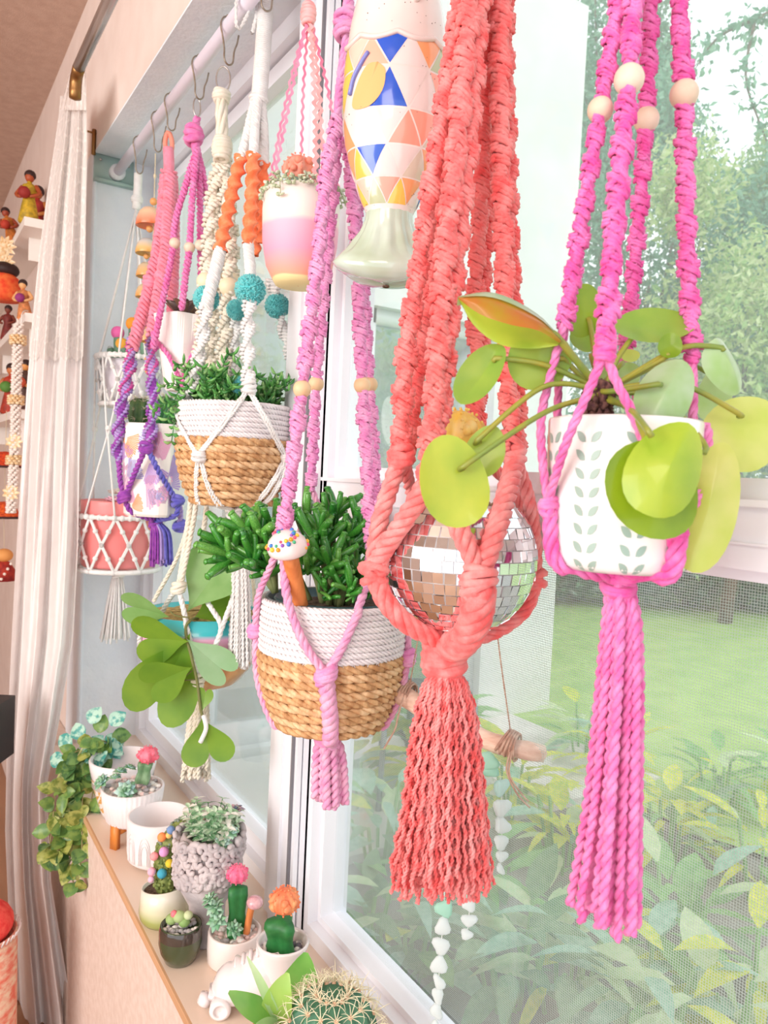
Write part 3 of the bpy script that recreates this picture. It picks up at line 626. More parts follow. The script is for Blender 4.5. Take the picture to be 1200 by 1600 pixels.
# the big folded leaf at upper left: lime inside, reddened flap rolled over, sky sheen painted as a pale strip along the back
b = MB(); Dl = D11-0.02
top = spline(pp(Dl, [(716, 466, 0), (760, 459, .004), (800, 470, .008), (845, 498, .006), (876, 532, 0)]), n=14)
cre = spline(pp(Dl, [(716, 467, -.001), (752, 492, -.006), (800, 508, -.010), (840, 516, -.010), (874, 536, -.002)]), n=14)
bot = spline(pp(Dl, [(717, 468, 0), (740, 508, .002), (780, 538, .004), (830, 545, .004), (872, 540, 0)]), n=14)
b.grid(np.stack([cre, cre*0.6+bot*0.4+CF*0.001, cre*0.25+bot*0.75+CF*0.002, bot], 0)); lf = b.build('leaf', pil[0], t)
b = MB(); b.grid(np.stack([top, top*0.6+cre*0.4-CF*0.004, top*0.25+cre*0.75-CF*0.003, cre], 0)); lf = b.build('leaf', redm, t); lf['label'] = 'reddened rolled-over half of a leaf'
b = MB(); b.grid(np.stack([top+CF*0.012-CU*0.003, top+CU*0.002+CF*0.005, top+CU*0.001-CF*0.002, top*0.8+cre*0.2-CF*0.0045], 0)); lf = b.build('leaf', pil[2], t)
b = MB(); b.tube(spline(pp(D11, [(938, 606), (910, 575, -.01), (872, 528, -.02), (862, 520, -.02)]), step=0.005), [0.0032]*1+[0.003]*0 if False else 0.0032, 7); b.build('petiole', stemm, t)

t = thing('macrame_hanger', 'hot pink macrame plant hanger with four large wooden beads and a long thick tassel', 'plant hanger', W(965, 905, D11), 'macrame hangers on the rod')
hook11 = A(XR, float(W(965, 905, D11)[1]), 0)
sin_ = [ # cord path px + depth, bead px
    ([(985, -260, 0), (967, -40, -.01), (962, 30, -.012), (938, 172, -.02), (912, 330, -.03), (884, 500, -.012)], (940, 172)),
    ([(992, -260, 0), (990, -40, -.02), (988, 20, -.02), (983, 124, -.03), (962, 330, -.05), (945, 552, -.072)], (983, 124)),
    ([(1002, -260, 0), (1018, -40, .01), (1016, 30, .012), (1010, 187, .022), (999, 330, .035), (984, 500, .06), (976, 560, .07)], (1011, 187)),
    ([(1012, -260, 0), (1060, -40, .005), (1062, 30, .006), (1069, 147, .008), (1072, 330, .01), (1078, 480, .012), (1082, 560, .01)], (1068, 147))]
for i, (L, bd) in enumerate(sin_):
    P = pp(D11, L); wd = (15, 17, 15, 17)[i]*s
    k = [p for p in range(len(L)) if abs(L[p][1]-bd[1]) < 2][0]
    b = MB(); b.knots(P, wd*1.06, wd*0.34, wd*0.70, wd*7.2, ph=i*1.3, k=5, plies=2, jit=0.2, gaps=[(P[k], 17*s)]); b.build('knotted_cord', hot, t)
    k = [p for p in range(len(L)) if abs(L[p][1]-bd[1]) < 2][0]; bead(P[k], (19.5, 22.5, 20.5, 22.5)[i]*s, woodb, t)
# plain lower strands round the pot
low = [[(945, 552, -.072), (920, 610, -.069), (885, 690, -.058), (862, 765, -.03), (857, 790, -.022)], [(945, 552, -.072), (965, 600, -.072), (985, 640, -.07), (1002, 690, -.066), (1025, 780, -.06), (1042, 830, -.05)],
       [(884, 500, -.012), (862, 580, -.008), (846, 650, -.006), (848, 720, -.012), (857, 790, -.022)], [(884, 500, -.012), (876, 560, .02), (872, 620, .04), (868, 760, .05)],
       [(976, 560, .07), (940, 640, .07), (900, 740, .07)], [(976, 560, .07), (1000, 640, .07), (1030, 740, .065)],
       [(1082, 560, .01), (1084, 640, .02), (1078, 740, .035), (1072, 790, .035)], [(1082, 560, .01), (1083, 640, -.01), (1072, 740, -.03), (1042, 830, -.05)]]
for L in low: b = MB(); b.rope(hug(spline(pp(D11, L), step=0.004), c0, pf11, 7.0*s), 7.0*s, 3, 0.03, 5); b.build('cord', hot2, t)
for L, rr_ in (([(857, 790, -.024), (864, 830, -.022), (885, 875, -.02), (915, 893, -.016), (962, 900, -.004)], 12), ([(1042, 830, -.052), (1030, 870, -.045), (1005, 893, -.03), (966, 902, -.006)], 14), ([(868, 760, .052), (880, 850, .045), (920, 895, .025), (962, 902, .004)], 9), ([(1072, 790, .037), (1060, 860, .035), (1015, 897, .02), (968, 902, .004)], 9)):
    b = MB(); b.rope(hug(spline(pp(D11, L), step=0.005), c0, pf11, rr_*s*0.8), rr_*s, 4, 0.05, 6); b.build('cradle_cord', hot, t)
b = MB(); wrapknot(b, W(857, 790, D11-0.022), 12*s, 26*s, 5*s, 4, 0.5, seed=2); b.build('knot', hot2, t)
b = MB(); wrapknot(b, W(945, 552, D11-0.073), 12*s, 26*s, 5*s, 4, 0.4, seed=3); b.build('knot', hot, t)
b = MB(); wrapknot(b, hug([W(1042, 832, D11-0.052)], c0, pf11, 10*s)[0], 12*s, 24*s, 5*s, 4, 0.4, seed=4); b.build('knot', hot, t)
b = MB(); wrapknot(b, W(966, 915, D11), 24*s, 34*s, 6*s, 5, 0.25, seed=5); b.build('knot', hot, t)
b = MB(); nR = 19
for i in range(nR):
    f = (i+0.5)/nR; a = i*2.39996; rr_ = math.sqrt(f)
    x1 = 972+rr_*math.cos(a)*26; dz1 = math.sin(a)*rr_*0.016
    ex = 946+rr_*math.cos(a)*58; ey = 1455+R.uniform(-32, 12)+12*rr_*math.cos(a); dd = math.sin(a)*rr_*0.034
    P = pp(D11, [(966+math.cos(a)*12, 912, math.sin(a)*.008), (x1, 962, dz1), (970+rr_*math.cos(a)*34, 1060, dz1*1.3), (960+rr_*math.cos(a)*44, 1250, dd*0.9), (ex, ey, dd)])
    b.rope(spline(P, step=0.0032), 8.6*s*(0.85+0.3*R.random()), 2, 0.021, 6, ph=a)
o = b.build('tassel', hot2, t); o['kind'] = 'stuff'
for k, px in enumerate((985, 1012)):
    pass
b = MB(); wrapknot(b, W(998, -265, D11), 26*s, 50*s, 7*s, 5, 0.3, seed=6); b.build('knot', hot, t)
loop_over_rod(W(998, -270, D11), 0.004, hot, t)

# ================================================================ coral hanger with the mirror-ball planter
coral = yarn('coral_wool', rgb(255, 106, 106), rgb(255, 154, 152))
coral2 = yarn('coral_wool_light', rgb(255, 128, 128), rgb(255, 170, 168))
D10 = D_at(719, 890); s = mp(D10); cB = W(719, 872, D10); rB = 117.5*s
t = thing('mirror_ball_planter', 'round mirror-tiled ball planter with a yellow cactus, cradled by the coral hanger', 'planter', cB-A(0, 0, rB))
zo = 84*s; ro = math.sqrt(rB**2-zo**2)
b = MB(); th_ = np.linspace(-PI/2, math.asin(zo/rB), 24)
b.lathe(cB, [(rB*0.993*math.cos(x), rB*0.993*math.sin(x)) for x in th_]+[(ro*0.95, zo+0.001), (ro*0.93, zo-0.012), (0.001, zo-0.014)], 56)
b.build('shell', mat('silver_grout', rgb(206, 200, 200), 0.5, metal=0.2), t)
mir = mat('mirror_tile', rgb(240, 240, 242), 0.04, metal=1.0)
rowh = 0.0118; nrow = int((math.asin(zo/rB)+PI/2-0.12)*rB/rowh); xr, yr_, zr_ = camframe(cB)
front, back = [], []
for i in range(nrow):
    la = math.asin(zo/rB)-0.03-(i+0.5)*rowh/rB
    if la < -PI/2+0.1: break
    cl = math.cos(la); n = max(6, int(2*PI*rB*cl/0.0117))
    for j in range(n):
        ph = 2*PI*(j+R.random()*0.08)/n+i*0.37; nn = xr*math.sin(ph)*cl+yr_*math.cos(ph)*cl+zr_*math.sin(la)
        jit = A(*RN.normal(size=3))*0.05; nz = unit(nn+jit); x_, y_, z_ = basis(nz, up=(0, 0, 1))
        wd = 2*PI*rB*cl/n*0.93
        (front if nn@unit(CAM-cB) > 0.10 and len(front) < 299 else back).append((cB+nn*(rB-0.0003), x_, y_, z_, wd, rowh*0.93))
tb = MB(); tb.box((-.5, -.5, -.8), (.5, .5, .8)); tme = mesh_only(tb, 'mirror_tile', mir, smooth=False)
def tilemat(e): p, x_, y_, z_, wd, hh = e; M = m4(x_*wd, y_*hh, z_*0.0012, p); return M
for e in front: inst(tme, 'mirror_tile', t, tilemat(e))
b = MB()
for p, x_, y_, z_, wd, hh in back: b.box((-wd/2, -hh/2, -.001), (wd/2, hh/2, .001), M=Mcols(x_, y_, z_), c=p)
b.build('far_mirror_tiles', mir, t, smooth=False)['kind'] = 'stuff'
b = MB(); b.lathe(cB+A(0, 0, zo-0.006), [(0.0, 0.006), (ro*0.5, 0.004), (ro*0.9, 0.0)], 28, fn=lambda G, a: G+RN.normal(size=G.shape)*0.0016); b.build('soil', soil_p, t)
b = MB()
for i in range(60):
    a = R.random()*6.28; r_ = ro*math.sqrt(R.random())*0.85; b.ball(cB+A(math.cos(a)*r_, math.sin(a)*r_, zo-0.0005), 0.0045*R.uniform(.7, 1.3), 6, 4)
b.build('pebbles', mat('brown_pebble', rgb(150, 112, 90), 0.7, rgb(196, 170, 150), 90), t)['kind'] = 'stuff'
yel = mat('yellow_moon_cactus', rgb(255, 226, 110), 0.5, rgb(255, 236, 160), 60, trans=0.35)
green_c = mat('deep_green_cactus', rgb(30, 104, 48), 0.5, rgb(46, 124, 62), 60, bump=0.3, bscale=120)
def mooncactus(c, r, mtop, parent, ribs=9, pups=7, seed=1, sc=1.0, name='grafted_top'):
    rr = random.Random(seed); b = MB()
    def rib(G):
        a = np.arctan2(G[..., 1], G[..., 0]); k = 1+0.13*np.cos(a*ribs)*(1-np.abs(G[..., 2])*0.5); G = G.copy(); G[..., 0] *= k; G[..., 1] *= k; return G
    b.ball(c, r, ribs*6, 14, sc=(1, 1, 0.92*sc), fn=rib)
    for i in range(pups):
        a = i*2*PI/pups+rr.random(); el = rr.uniform(-0.35, 0.45); d = A(math.cos(a)*math.cos(el), math.sin(a)*math.cos(el), math.sin(el))
        b.ball(A(*c)+d*r*0.98, r*rr.uniform(0.2, 0.32), 12, 8, fn=rib)
    for i in range(ribs):
        a = i*2*PI/ribs
        for el in np.linspace(-0.7, 1.2, 6):
            d = A(math.cos(a)*math.cos(el), math.sin(a)*math.cos(el), math.sin(el)*0.92); b.ball(A(*c)+d*r*1.12, r*0.075, 6, 4)
    return b.build(name, mtop, parent)
def prism_stem(c0, c1, r, parent, m, sides=3, spin=0.4, name='stem'):
    b = MB(); ax = unit(A(*c1)-A(*c0)); x, y, z = basis(ax, spin=spin); G = []
    for f in np.linspace(0, 1, 7):
        k = r*(0.92+0.1*math.sin(f*9)); a = np.arange(sides*6)*2*PI/(sides*6); q = k*(1+0.30*np.cos(a*sides))
        G.append(A(*c0)+(A(*c1)-A(*c0))*f+np.cos(a)[:, None]*q[:, None]*x+np.sin(a)[:, None]*q[:, None]*y)
    G.append(np.repeat((A(*c1)+ax*r*0.1)[None], len(a), 0)); b.grid(np.array(G), closev=True); return b.build(name, m, parent)
prism_stem(W(716, 790, D10), W(716, 705, D10), 0.014, t, green_c)
mooncactus(W(716, 674, D10-.01), 35*s, yel, t, seed=3)

t = thing('macrame_hanger', 'thick coral red macrame hanger with eight knotted cords and a crimped fringe tassel', 'plant hanger', W(695, 1000, D10), 'macrame hangers on the rod')
cords = [([(745, -260, 0), (722, -60, -.02), (716, 20, -.022), (692, 180, -.03), (660, 380, -.03), (634, 560, -.025), (626, 705, -.02)], 19),
         ([(748, -260, .01), (728, -60, .005), (716, 120, .005), (688, 330, .01), (660, 540, .015), (640, 700, .01)], 16),
         ([(750, -260, -.01), (738, -60, -.035), (732, 20, -.04), (714, 230, -.055), (692, 450, -.062), (678, 640, -.066), (668, 742, -.072)], 21),
         ([(756, -260, -.01), (756, -60, -.03), (746, 60, -.032), (730, 250, -.045), (708, 450, -.052), (692, 600, -.058), (676, 735, -.066)], 19),
         ([(760, -260, .02), (768, -60, .03), (762, 60, .035), (752, 300, .05), (742, 480, .06), (746, 580, .065), (738, 690, .06)], 18),
         ([(764, -260, .02), (776, -60, .04), (770, 60, .045), (762, 300, .06), (756, 480, .07), (752, 600, .07), (745, 690, .065)], 15),
         ([(768, -260, 0), (788, -60, -.005), (782, 60, -.005), (784, 250, -.005), (788, 420, -.008), (792, 560, -.01), (800, 690, -.012)], 20),
         ([(772, -260, .01), (796, -60, .018), (790, 60, .02), (795, 250, .02), (800, 420, .018), (808, 560, .015), (810, 690, .01)], 17)]
for i, (L, wd) in enumerate(cords):
    b = MB(); w_ = wd*s*0.95; b.knots(pp(D10, L), w_, w_*0.36, w_*0.66, w_*7.0, ph=i*0.9, k=6, plies=2, jit=0.13); b.build('knotted_cord', coral, t)
kn = [((627, 713, -.02), 17, 28), ((804, 712, -.008), 14, 30), ((584, 890, -.03), 19, 34), ((748, 908, -.092), 22, 44), ((672, 745, -.072), 16, 26), ((740, 700, .06), 16, 28), ((838, 905, .03), 13, 30)]
for i, ((x, y, d_), a_, h_) in enumerate(kn): b = MB(); wrapknot(b, hug([W(x, y, D10+d_)], cB, ball=rB, cl=a_*s*0.6)[0], a_*s, h_*s, 6.5*s, 5, 0.45, seed=20+i); b.build('knot', coral2 if i in (1, 3) else coral, t)
low = [([(625, 720, -.02), (605, 775, -.024), (590, 830, -.03), (584, 885, -.03)], 14), ([(632, 720, -.02), (640, 760, .02), (648, 790, .06)], 10),
       ([(668, 750, -.072), (640, 800, -.066), (606, 850, -.048), (586, 885, -.032)], 15), ([(676, 750, -.072), (712, 815, -.086), (738, 870, -.093), (748, 900, -.094)], 15),
       ([(804, 722, -.008), (792, 770, -.05), (770, 840, -.082), (750, 898, -.094)], 16), ([(806, 722, -.006), (822, 765, .01), (835, 830, .025), (838, 900, .03)], 11),
       ([(740, 705, .06), (780, 740, .06), (815, 790, .055), (837, 890, .032)], 10), ([(740, 705, .06), (700, 740, .06), (660, 790, .06), (640, 850, .06)], 10)]
for L, r_ in low: b = MB(); b.rope(hug(spline(pp(D10, L), step=0.006), cB, ball=rB, cl=r_*s*0.9), r_*s, 4, 0.05, 5); b.build('cord', coral2, t)
for L, r_ in (([(584, 895, -.032), (600, 935, -.035), (632, 972, -.035), (668, 992, -.02), (696, 1004, -.004)], 15), ([(748, 915, -.092), (745, 945, -.082), (730, 980, -.055), (702, 1003, -.012)], 24), ([(838, 910, .03), (820, 955, .03), (770, 990, .02), (705, 1004, .002)], 11), ([(640, 850, .06), (645, 930, .055), (672, 985, .03), (696, 1004, .004)], 11)):
    b = MB(); b.rope(hug(spline(pp(D10, L), step=0.006), cB, ball=rB, cl=r_*s*0.8), r_*s, 5, 0.07, 6); b.build('cradle_cord', coral, t)
b = MB(); wrapknot(b, W(695, 1026, D10), 31*s, 62*s, 8*s, 8, 0.35, seed=33); b.build('knot', coral, t)
b = MB(); nR = 150
for i in range(nR):
    f = (i+0.5)/nR; a = i*2.39996; rr_ = math.sqrt(f); q = rr_*math.cos(a); dp_ = rr_*math.sin(a)
    P = spline(pp(D10, [(695+q*14, 1035, dp_*.010), (696+q*38, 1080, dp_*.026), (696+q*52, 1140, dp_*.034), (694+q*66, 1260, dp_*.044), (690+q*82, 1395+R.uniform(-34, 22)-10*abs(q), dp_*.052)]), step=0.0022)
    L_ = np.arange(len(P))*0.0022; ph = a*1.0+R.random()*1.2; wl = R.uniform(0.019, 0.025); am = np.clip(L_/0.05, 0, 1)*R.uniform(0.0011, 0.0020)
    P = P+(am*np.sin(2*PI*L_/wl+ph))[:, None]*CR+(am*np.cos(2*PI*L_/wl+ph))[:, None]*CF
    b.rope(P, 0.0026*R.uniform(.85, 1.15), 2, 0.011, 4, ph=ph, m=R.choice((0, 0, 1)))
b.build('tassel', [coral, coral2], t)['kind'] = 'stuff'
b = MB(); wrapknot(b, W(758, -265, D10), 34*s, 50*s, 7*s, 6, 0.3, seed=36); b.build('knot', coral, t)
loop_over_rod(W(758, -270, D10), 0.004, coral, t)

# ================================================================ light pink hanger with basket, jade plant and toadstool
lpk = yarn('light_pink_wool', rgb(236, 140, 198), rgb(246, 178, 218))
lpk2 = yarn('light_pink_strand', rgb(236, 156, 200), rgb(248, 190, 216))
D8 = D_at(512, 1030); s = mp(D8); cK = W(514, 1128, D8)
zt = W(512, 931, D8)[2]-cK[2]; rt = 109*s
t = thing('coiled_basket', 'two-tone basket, white rope rim over braided seagrass, in the light pink hanger', 'basket', cK, 'coiled two-tone baskets')
def bprof(rb, rt, zt): return [(zt*f, rb+(rt-rb)*(1-(1-min(1, f/0.62))**2.2)) for f in np.linspace(0, 1, 24)]
def basket(t, c, rt, zt, split, nwhite, ngrass, rb, seed, gm, wm):
    """coils of rope above, plaited seagrass coils below"""
    def prof(f): return rb+(rt-rb)*min(1, (f*1.0)**0.42 if f > 0 else 0)
    def rad(z): f = z/zt; return rb+(rt-rb)*(1-(1-min(1, f/0.62))**2.2)
    b = MB(); zz = np.linspace(0, zt, 16); b.lathe(c, [(0.001, 0.001)]+[(rad(z)*0.965, max(z, 0.001)) for z in zz]+[(rad(zt)*0.93, zt), (rad(zt*0.5)*0.93, zt*0.5), (0.001, 0.01)], 40); b.build('lining', mat('dark_basket_lining', rgb(120, 130, 132), 0.9), t)
    a = np.linspace(0, 2*PI, 150); hg = split/ngrass
    for i in range(ngrass):
        b = MB(); z = (i+0.5)*hg; r_ = rad(z); P = A(*c)+np.stack([r_*np.cos(a), r_*np.sin(a), z+np.sin(a*7+i*2)*0.0006], 1)
        b.rope(P, hg*0.60, 3, hg*4.2, 5, m=i % 2, ph=i*1.7); b.build('seagrass_coil', [gm, gm2], t)
    b = MB(); b.lathe(c, [(0.001, 0.0), (rb*0.5, -0.002), (rb*0.98, 0.0)], 32); b.build('bottom', gm, t)
    hw = (zt-split)/nwhite
    for i in range(nwhite):
        b = MB(); z = split+(i+0.5)*hw; r_ = rad(z)*1.005; P = A(*c)+np.stack([r_*np.cos(a), r_*np.sin(a), z+0*a], 1); b.rope(P, hw*0.58, 4, 0.03, 5, ph=i); b.build('rope_coil', wm, t)
    b = MB()                                       # the ragged line of stitches where white meets straw
    for k in range(64):
        a0 = k*2*PI/64+R.uniform(-.03, .03); r_ = rad(split)*1.02
        for sg in (-1, 1):
            a1 = a0+sg*0.035; b.tube([A(*c)+A(r_*math.cos(a0), r_*math.sin(a0), split+hw*0.3), A(*c)+A(r_*1.008*math.cos(a1), r_*1.008*math.sin(a1), split-hg*R.uniform(.3, .8))], 0.0006, 4)
    b.build('stitches', wm, t)['kind'] = 'stuff'
gm = mat('straw_seagrass', rgb(222, 178, 128), 0.7, rgb(176, 126, 80), 90, 0.7, 320, stretch=(1, 1, 0.4)); gm2 = mat('straw_seagrass_pale', rgb(234, 198, 154), 0.7, rgb(200, 154, 108), 90, 0.7, 320, stretch=(1, 1, 0.4))
wm = mat('white_cotton_rope', rgb(240, 234, 234), 0.9, rgb(228, 220, 222), 50, 0.5, 500)
split = W(512, 1014, D8)[2]-cK[2]+0.002
basket(t, cK, rt, zt, split, 9, 9, 78*s, 1, gm, wm)
# jade plant in a teal inner pot
cJ = cK+A(0, 0, 0.012)
t = thing('jade_plant', 'deep green finger-leaved jade plant spilling left over the lower seagrass basket', 'potted plant', cJ)
b = MB(); rj = rt*0.86; zj = zt-0.012
b.lathe(cJ, [(0.001, 0), (rj*0.7, 0), (rj*0.94, zj*0.6), (rj, zj-0.004), (rj*0.97, zj), (rj*0.93, zj-0.01), (0.001, zj-0.016)], 40); b.build('inner_pot', mat('teal_grey_pot', rgb(70, 104, 112), 0.35), t)
b = MB(); b.lathe(cJ+A(0, 0, zj-0.012), [(0, 0.006), (rj*0.5, 0.004), (rj*0.92, 0)], 26, fn=lambda G, a: G+RN.normal(size=G.shape)*0.0018); b.build('soil', soil_p, t)
jade = [mat('jade_green%d' % i, c, 0.28, c2, 40, coat=0.3, trans=0.1) for i, (c, c2) in enumerate(((rgb(44, 128, 40), rgb(84, 160, 60)), (rgb(30, 104, 40), rgb(60, 140, 50)), (rgb(124, 186, 84), rgb(70, 146, 54))))]
fm = []
for i in range(3):
    b = MB(); P = spline([(0, 0, 0), (0, 0, 0.4), (0.06, 0, 0.75), (0.12, 0.02, 1.0)], n=7); b.tube(P, np.array([0.055, 0.075, 0.088, 0.10, 0.106, 0.10, 0.075]), 8); b.ball(P[-1]+A(.005, 0, 0.0), 0.10, 8, 4, sc=(1, 1, 0.45)); fm.append(mesh_only(b, 'jade_finger', jade[i]))
bst = MB()
def jadehead(px, py, dd, n, L, spread, lean=(0, 0, 1), base=None):
    c = W(px, py, D8+dd); ln = A(*lean)
    base = W(*base) if base else cJ+A((c[0]-cJ[0])*0.4, (c[1]-cJ[1])*0.4, zj-0.008)
    bst.tube(spline([base, (base+c)/2+A(0, 0, 0.012), c], step=0.01), 0.005, 6)
    for i in range(n):
        a = i*2.4+R.random(); el = spread*math.sqrt((i+0.5)/n); u = unit(ln); x, y, z = basis(u)
        d = unit(x*math.cos(a)*math.sin(el)+y*math.sin(a)*math.sin(el)+z*math.cos(el)+A(0, 0, 0.25)); x2, y2, z2 = basis(d, spin=R.random()*6.28)
        inst(fm[R.choice((0, 0, 1, 2))], 'leaf', t, m4(x2, y2, z2, c-d*0.004+A(*RN.normal(size=3))*0.004-A(0, 0, .006*(i % 3)), L*R.uniform(.75, 1.25)))
for px, py, dd, n, L, sp, ln in ((500, 840, -.02, 15, .046, 1.2, (0, 0, 1)), (545, 845, -.01, 15, .044, 1.2, (.3, -.2, 1)), (530, 900, -.06, 13, .036, 1.3, (0, -.3, .8)), (560, 890, -.03, 12, .036, 1.3, (.3, -.4, .7)), (478, 815, .03, 12, .046, 1.1, (-.2, .2, 1)),
        (520, 815, .03, 13, .05, 1.1, (.1, .2, 1)), (555, 860, .03, 12, .046, 1.1, (.3, .2, 1)), (480, 880, -.04, 12, .036, 1.3, (-.2, -.3, .8)), (430, 855, -.03, 10, .036, 1.3, (-.4, -.1, .8)), (505, 915, -.065, 8, .03, 1.3, (0, -.5, .6)), (545, 920, -.07, 11, .034, 1.4, (0.1, -.4, .6)), (572, 915, -.04, 10, .034, 1.4, (.4, -.3, .6)), (515, 880, -.05, 11, .042, 1.3, (0, -.3, .8)), (585, 880, 0, 9, .04, 1.3, (.5, 0, .7)), (500, 860, .0, 11, .052, 1.1, (0, 0, 1)), (560, 835, .03, 11, .05, 1.0, (.2, .1, 1))): jadehead(px, py, dd, n, L, sp, ln)
bb = (430, 925, D8-0.02)
for px, py, dd, n, L, sp, ln in ((405, 845, -.01, 15, .056, 1.2, (-.15, 0, 1)), (372, 845, 0, 14, .052, 1.2, (-.6, .1, .7)), (395, 872, -.03, 13, .046, 1.3, (-.7, -.1, .3)), (365, 866, -.02, 11, .05, 1.0, (-1, .1, .15)), (425, 835, .01, 11, .06, 1.0, (.1, .1, 1)), (420, 885, -.03, 9, .036, 1.3, (-.3, -.3, .2))): jadehead(px, py, dd, n, L, sp, ln, bb)
bst.build('stem', mat('jade_stem', rgb(120, 130, 80), 0.7), t)
# toadstool pick
p1 = W(470, 950, D8-0.080); p0 = W(452, 862, D8-0.122)
t = thing('toadstool_pick', 'little toadstool pick with a white cap of coloured dots and wooden stem in the basket', 'ornament', p1)
b = MB(); ax = unit(p0-p1); b.tube(spline([p1-ax*0.03, p1, (p0+p1)/2, p0], n=8), 0.0105, 12); b.build('stem', mat('orange_wood', rgb(226, 138, 78), 0.5, rgb(206, 118, 62), 30, stretch=(4, 4, 1)), t)
x, y, z = basis(unit(ax+A(0, 0, .6))); Mc = Mcols(x, y, z); pc = W(450, 862, D8-0.122)
b = MB(); b.lathe(pc, [(0.001, -0.004), (0.018, -0.005), (0.0245, -0.001), (0.0262, 0.006), (0.0235, 0.016), (0.0165, 0.0235), (0.008, 0.0275), (0.0002, 0.0285)], 28, M=Mc); b.build('cap', mat('pearly_cap', rgb(244, 226, 224), 0.3, coat=0.4), t)
dots = [rgb(240, 160, 40), rgb(60, 130, 210), rgb(236, 90, 120), rgb(70, 180, 130), rgb(250, 200, 60), rgb(150, 90, 190)]
for k, c in enumerate(dots):
    b = MB(); n_ = 0
    for i in range(40):
        if i % 6 != k: continue
        el = 0.05+1.3*((i*0.7549) % 1); a = i*2.4; pr = A(0.0262*math.cos(el)*math.cos(a), 0.0262*math.cos(el)*math.sin(a), 0.006+0.0225*math.sin(el))
        b.ball(pc+Mc@pr, 0.0027*R.uniform(.7, 1.2), 8, 5, sc=(1, 1, 1))
    b.build('dots', mat('cap_dot%d' % k, c, 0.3), t)['kind'] = 'stuff'
t = thing('macrame_hanger', 'light pink macrame hanger with small wooden beads and a short chunky tassel', 'plant hanger', W(510, 1140, D8), 'macrame hangers on the rod')
sb = mat('honey_wood_bead', rgb(234, 200, 160), 0.5, rgb(220, 182, 140), 30)
C8 = [([(527, 192, -.02), (512, 260, -.03), (494, 430, -.06), (472, 608, -.085), (455, 740, -.095), (442, 832, -.10)], (471, 609), 13),
      ([(530, 190, .02), (520, 300, .03), (508, 440, .05), (494, 600, .075), (486, 760, .09)], (494, 601), 11.5),
      ([(546, 215, .0), (550, 300, .0), (558, 400, -.005), (566, 602, -.02), (575, 740, -.03), (583, 880, -.045)], (567, 603), 13),
      ([(548, 190, .02), (556, 300, .03), (566, 420, .05), (578, 601, .06), (586, 740, .06), (592, 850, .06)], (578, 601), 11.5)]
b = MB()
for k, (x, y) in enumerate(((527, 192), (530, 190), (546, 215), (548, 190))): b.ropes(pp(D8, [(541, 58, 0), ((541+x)/2-2, (58+y)/2, 0), (x, y, (-.02, .02, 0, .02)[k])]), 7*s, 3, 0.04, 5)
b.build('cord', lpk, t)
for i, (L, bd, wd) in enumerate(C8):
    P = pp(D8, L); w_ = wd*s; k = [q for q in range(len(L)) if abs(L[q][1]-bd[1]) < 5][0]
    b = MB(); b.knots(P, w_*0.98, w_*0.33, w_*0.66, w_*7.2, ph=i*1.1, k=5, plies=2, jit=0.2, gaps=[(P[k], 11*s)]); b.build('knotted_cord', lpk, t); bead(P[k], 13.2*s, sb, t)
low = [([(442, 832, -.10), (425, 880, -.085), (404, 930, -.05), (398, 985, -.02)], 5.5), ([(442, 832, -.10), (448, 930, -.112), (475, 1005, -.116), (508, 1052, -.113)], 6.5), ([(583, 880, -.045), (560, 950, -.10), (535, 1010, -.112), (511, 1052, -.114)], 6.5),
       ([(583, 880, -.045), (608, 935, -.03), (624, 980, -.02), (626, 1025, -.02)], 5.5), ([(592, 850, .06), (612, 940, .05), (624, 1020, -.015)], 5), ([(486, 760, .09), (450, 900, .10), (420, 980, .09)], 5), ([(486, 760, .09), (540, 900, .11), (585, 980, .10)], 5),
       ([(398, 985, -.02), (410, 1060, -.02), (440, 1115, -.02), (512, 1146, -.01)], 5.5), ([(509, 1056, -.113), (513, 1090, -.102), (516, 1125, -.075), (514, 1146, -.02)], 12), ([(625, 1030, -.02), (612, 1080, -.02), (585, 1118, -.01), (514, 1146, -.005)], 6)]
pf8 = [(z_, r__+5*s) for z_, r__ in bprof(78*s, rt, zt)]
for L, r_ in low: b = MB(); b.rope(hug(spline(pp(D8, L), step=0.005), cK, pf8, r_*s*0.7), r_*s, 3, 0.035, 5); b.build('cord', lpk2, t)
for i, (x, y, d_, a_, h_) in enumerate(((541, 40, 0, 17, 44), (442, 838, -.10, 11, 22), (509, 1054, -.114, 13, 24), (625, 1026, -.02, 10, 20), (582, 884, -.045, 10, 20), (512, 1152, -.006, 17, 20), (398, 985, -.02, 8, 16))): b = MB(); wrapknot(b, hug([W(x, y, D8+d_)], cK, pf8, a_*s*0.4)[0], a_*s, h_*s, 5*s, 5, 0.45, seed=50+i); b.build('knot', lpk, t)
b = MB(); nR = 16
for i in range(nR):
    f = (i+0.5)/nR; a = i*2.39996; rr_ = math.sqrt(f); q, d_ = rr_*math.cos(a), rr_*math.sin(a)
    P = pp(D8, [(511+q*8, 1148, d_*.006), (512+q*20, 1165, d_*.016), (513+q*26, 1200, d_*.022), (514+q*28, 1256+R.uniform(-14, 8), d_*.024)])
    b.rope(spline(P, step=0.003), 7.2*s, 2, 0.022, 6, ph=a)
b.build('tassel', lpk2, t)['kind'] = 'stuff'
b = MB(); b.ropes([W(541, 45, D8), W(546, -20, D8), W(552, -90, D8)], 9*s, 3, 0.04, 5); b.build('cord', lpk, t)
loop_over_rod(W(552, -90, D8), 0.004, lpk, t)
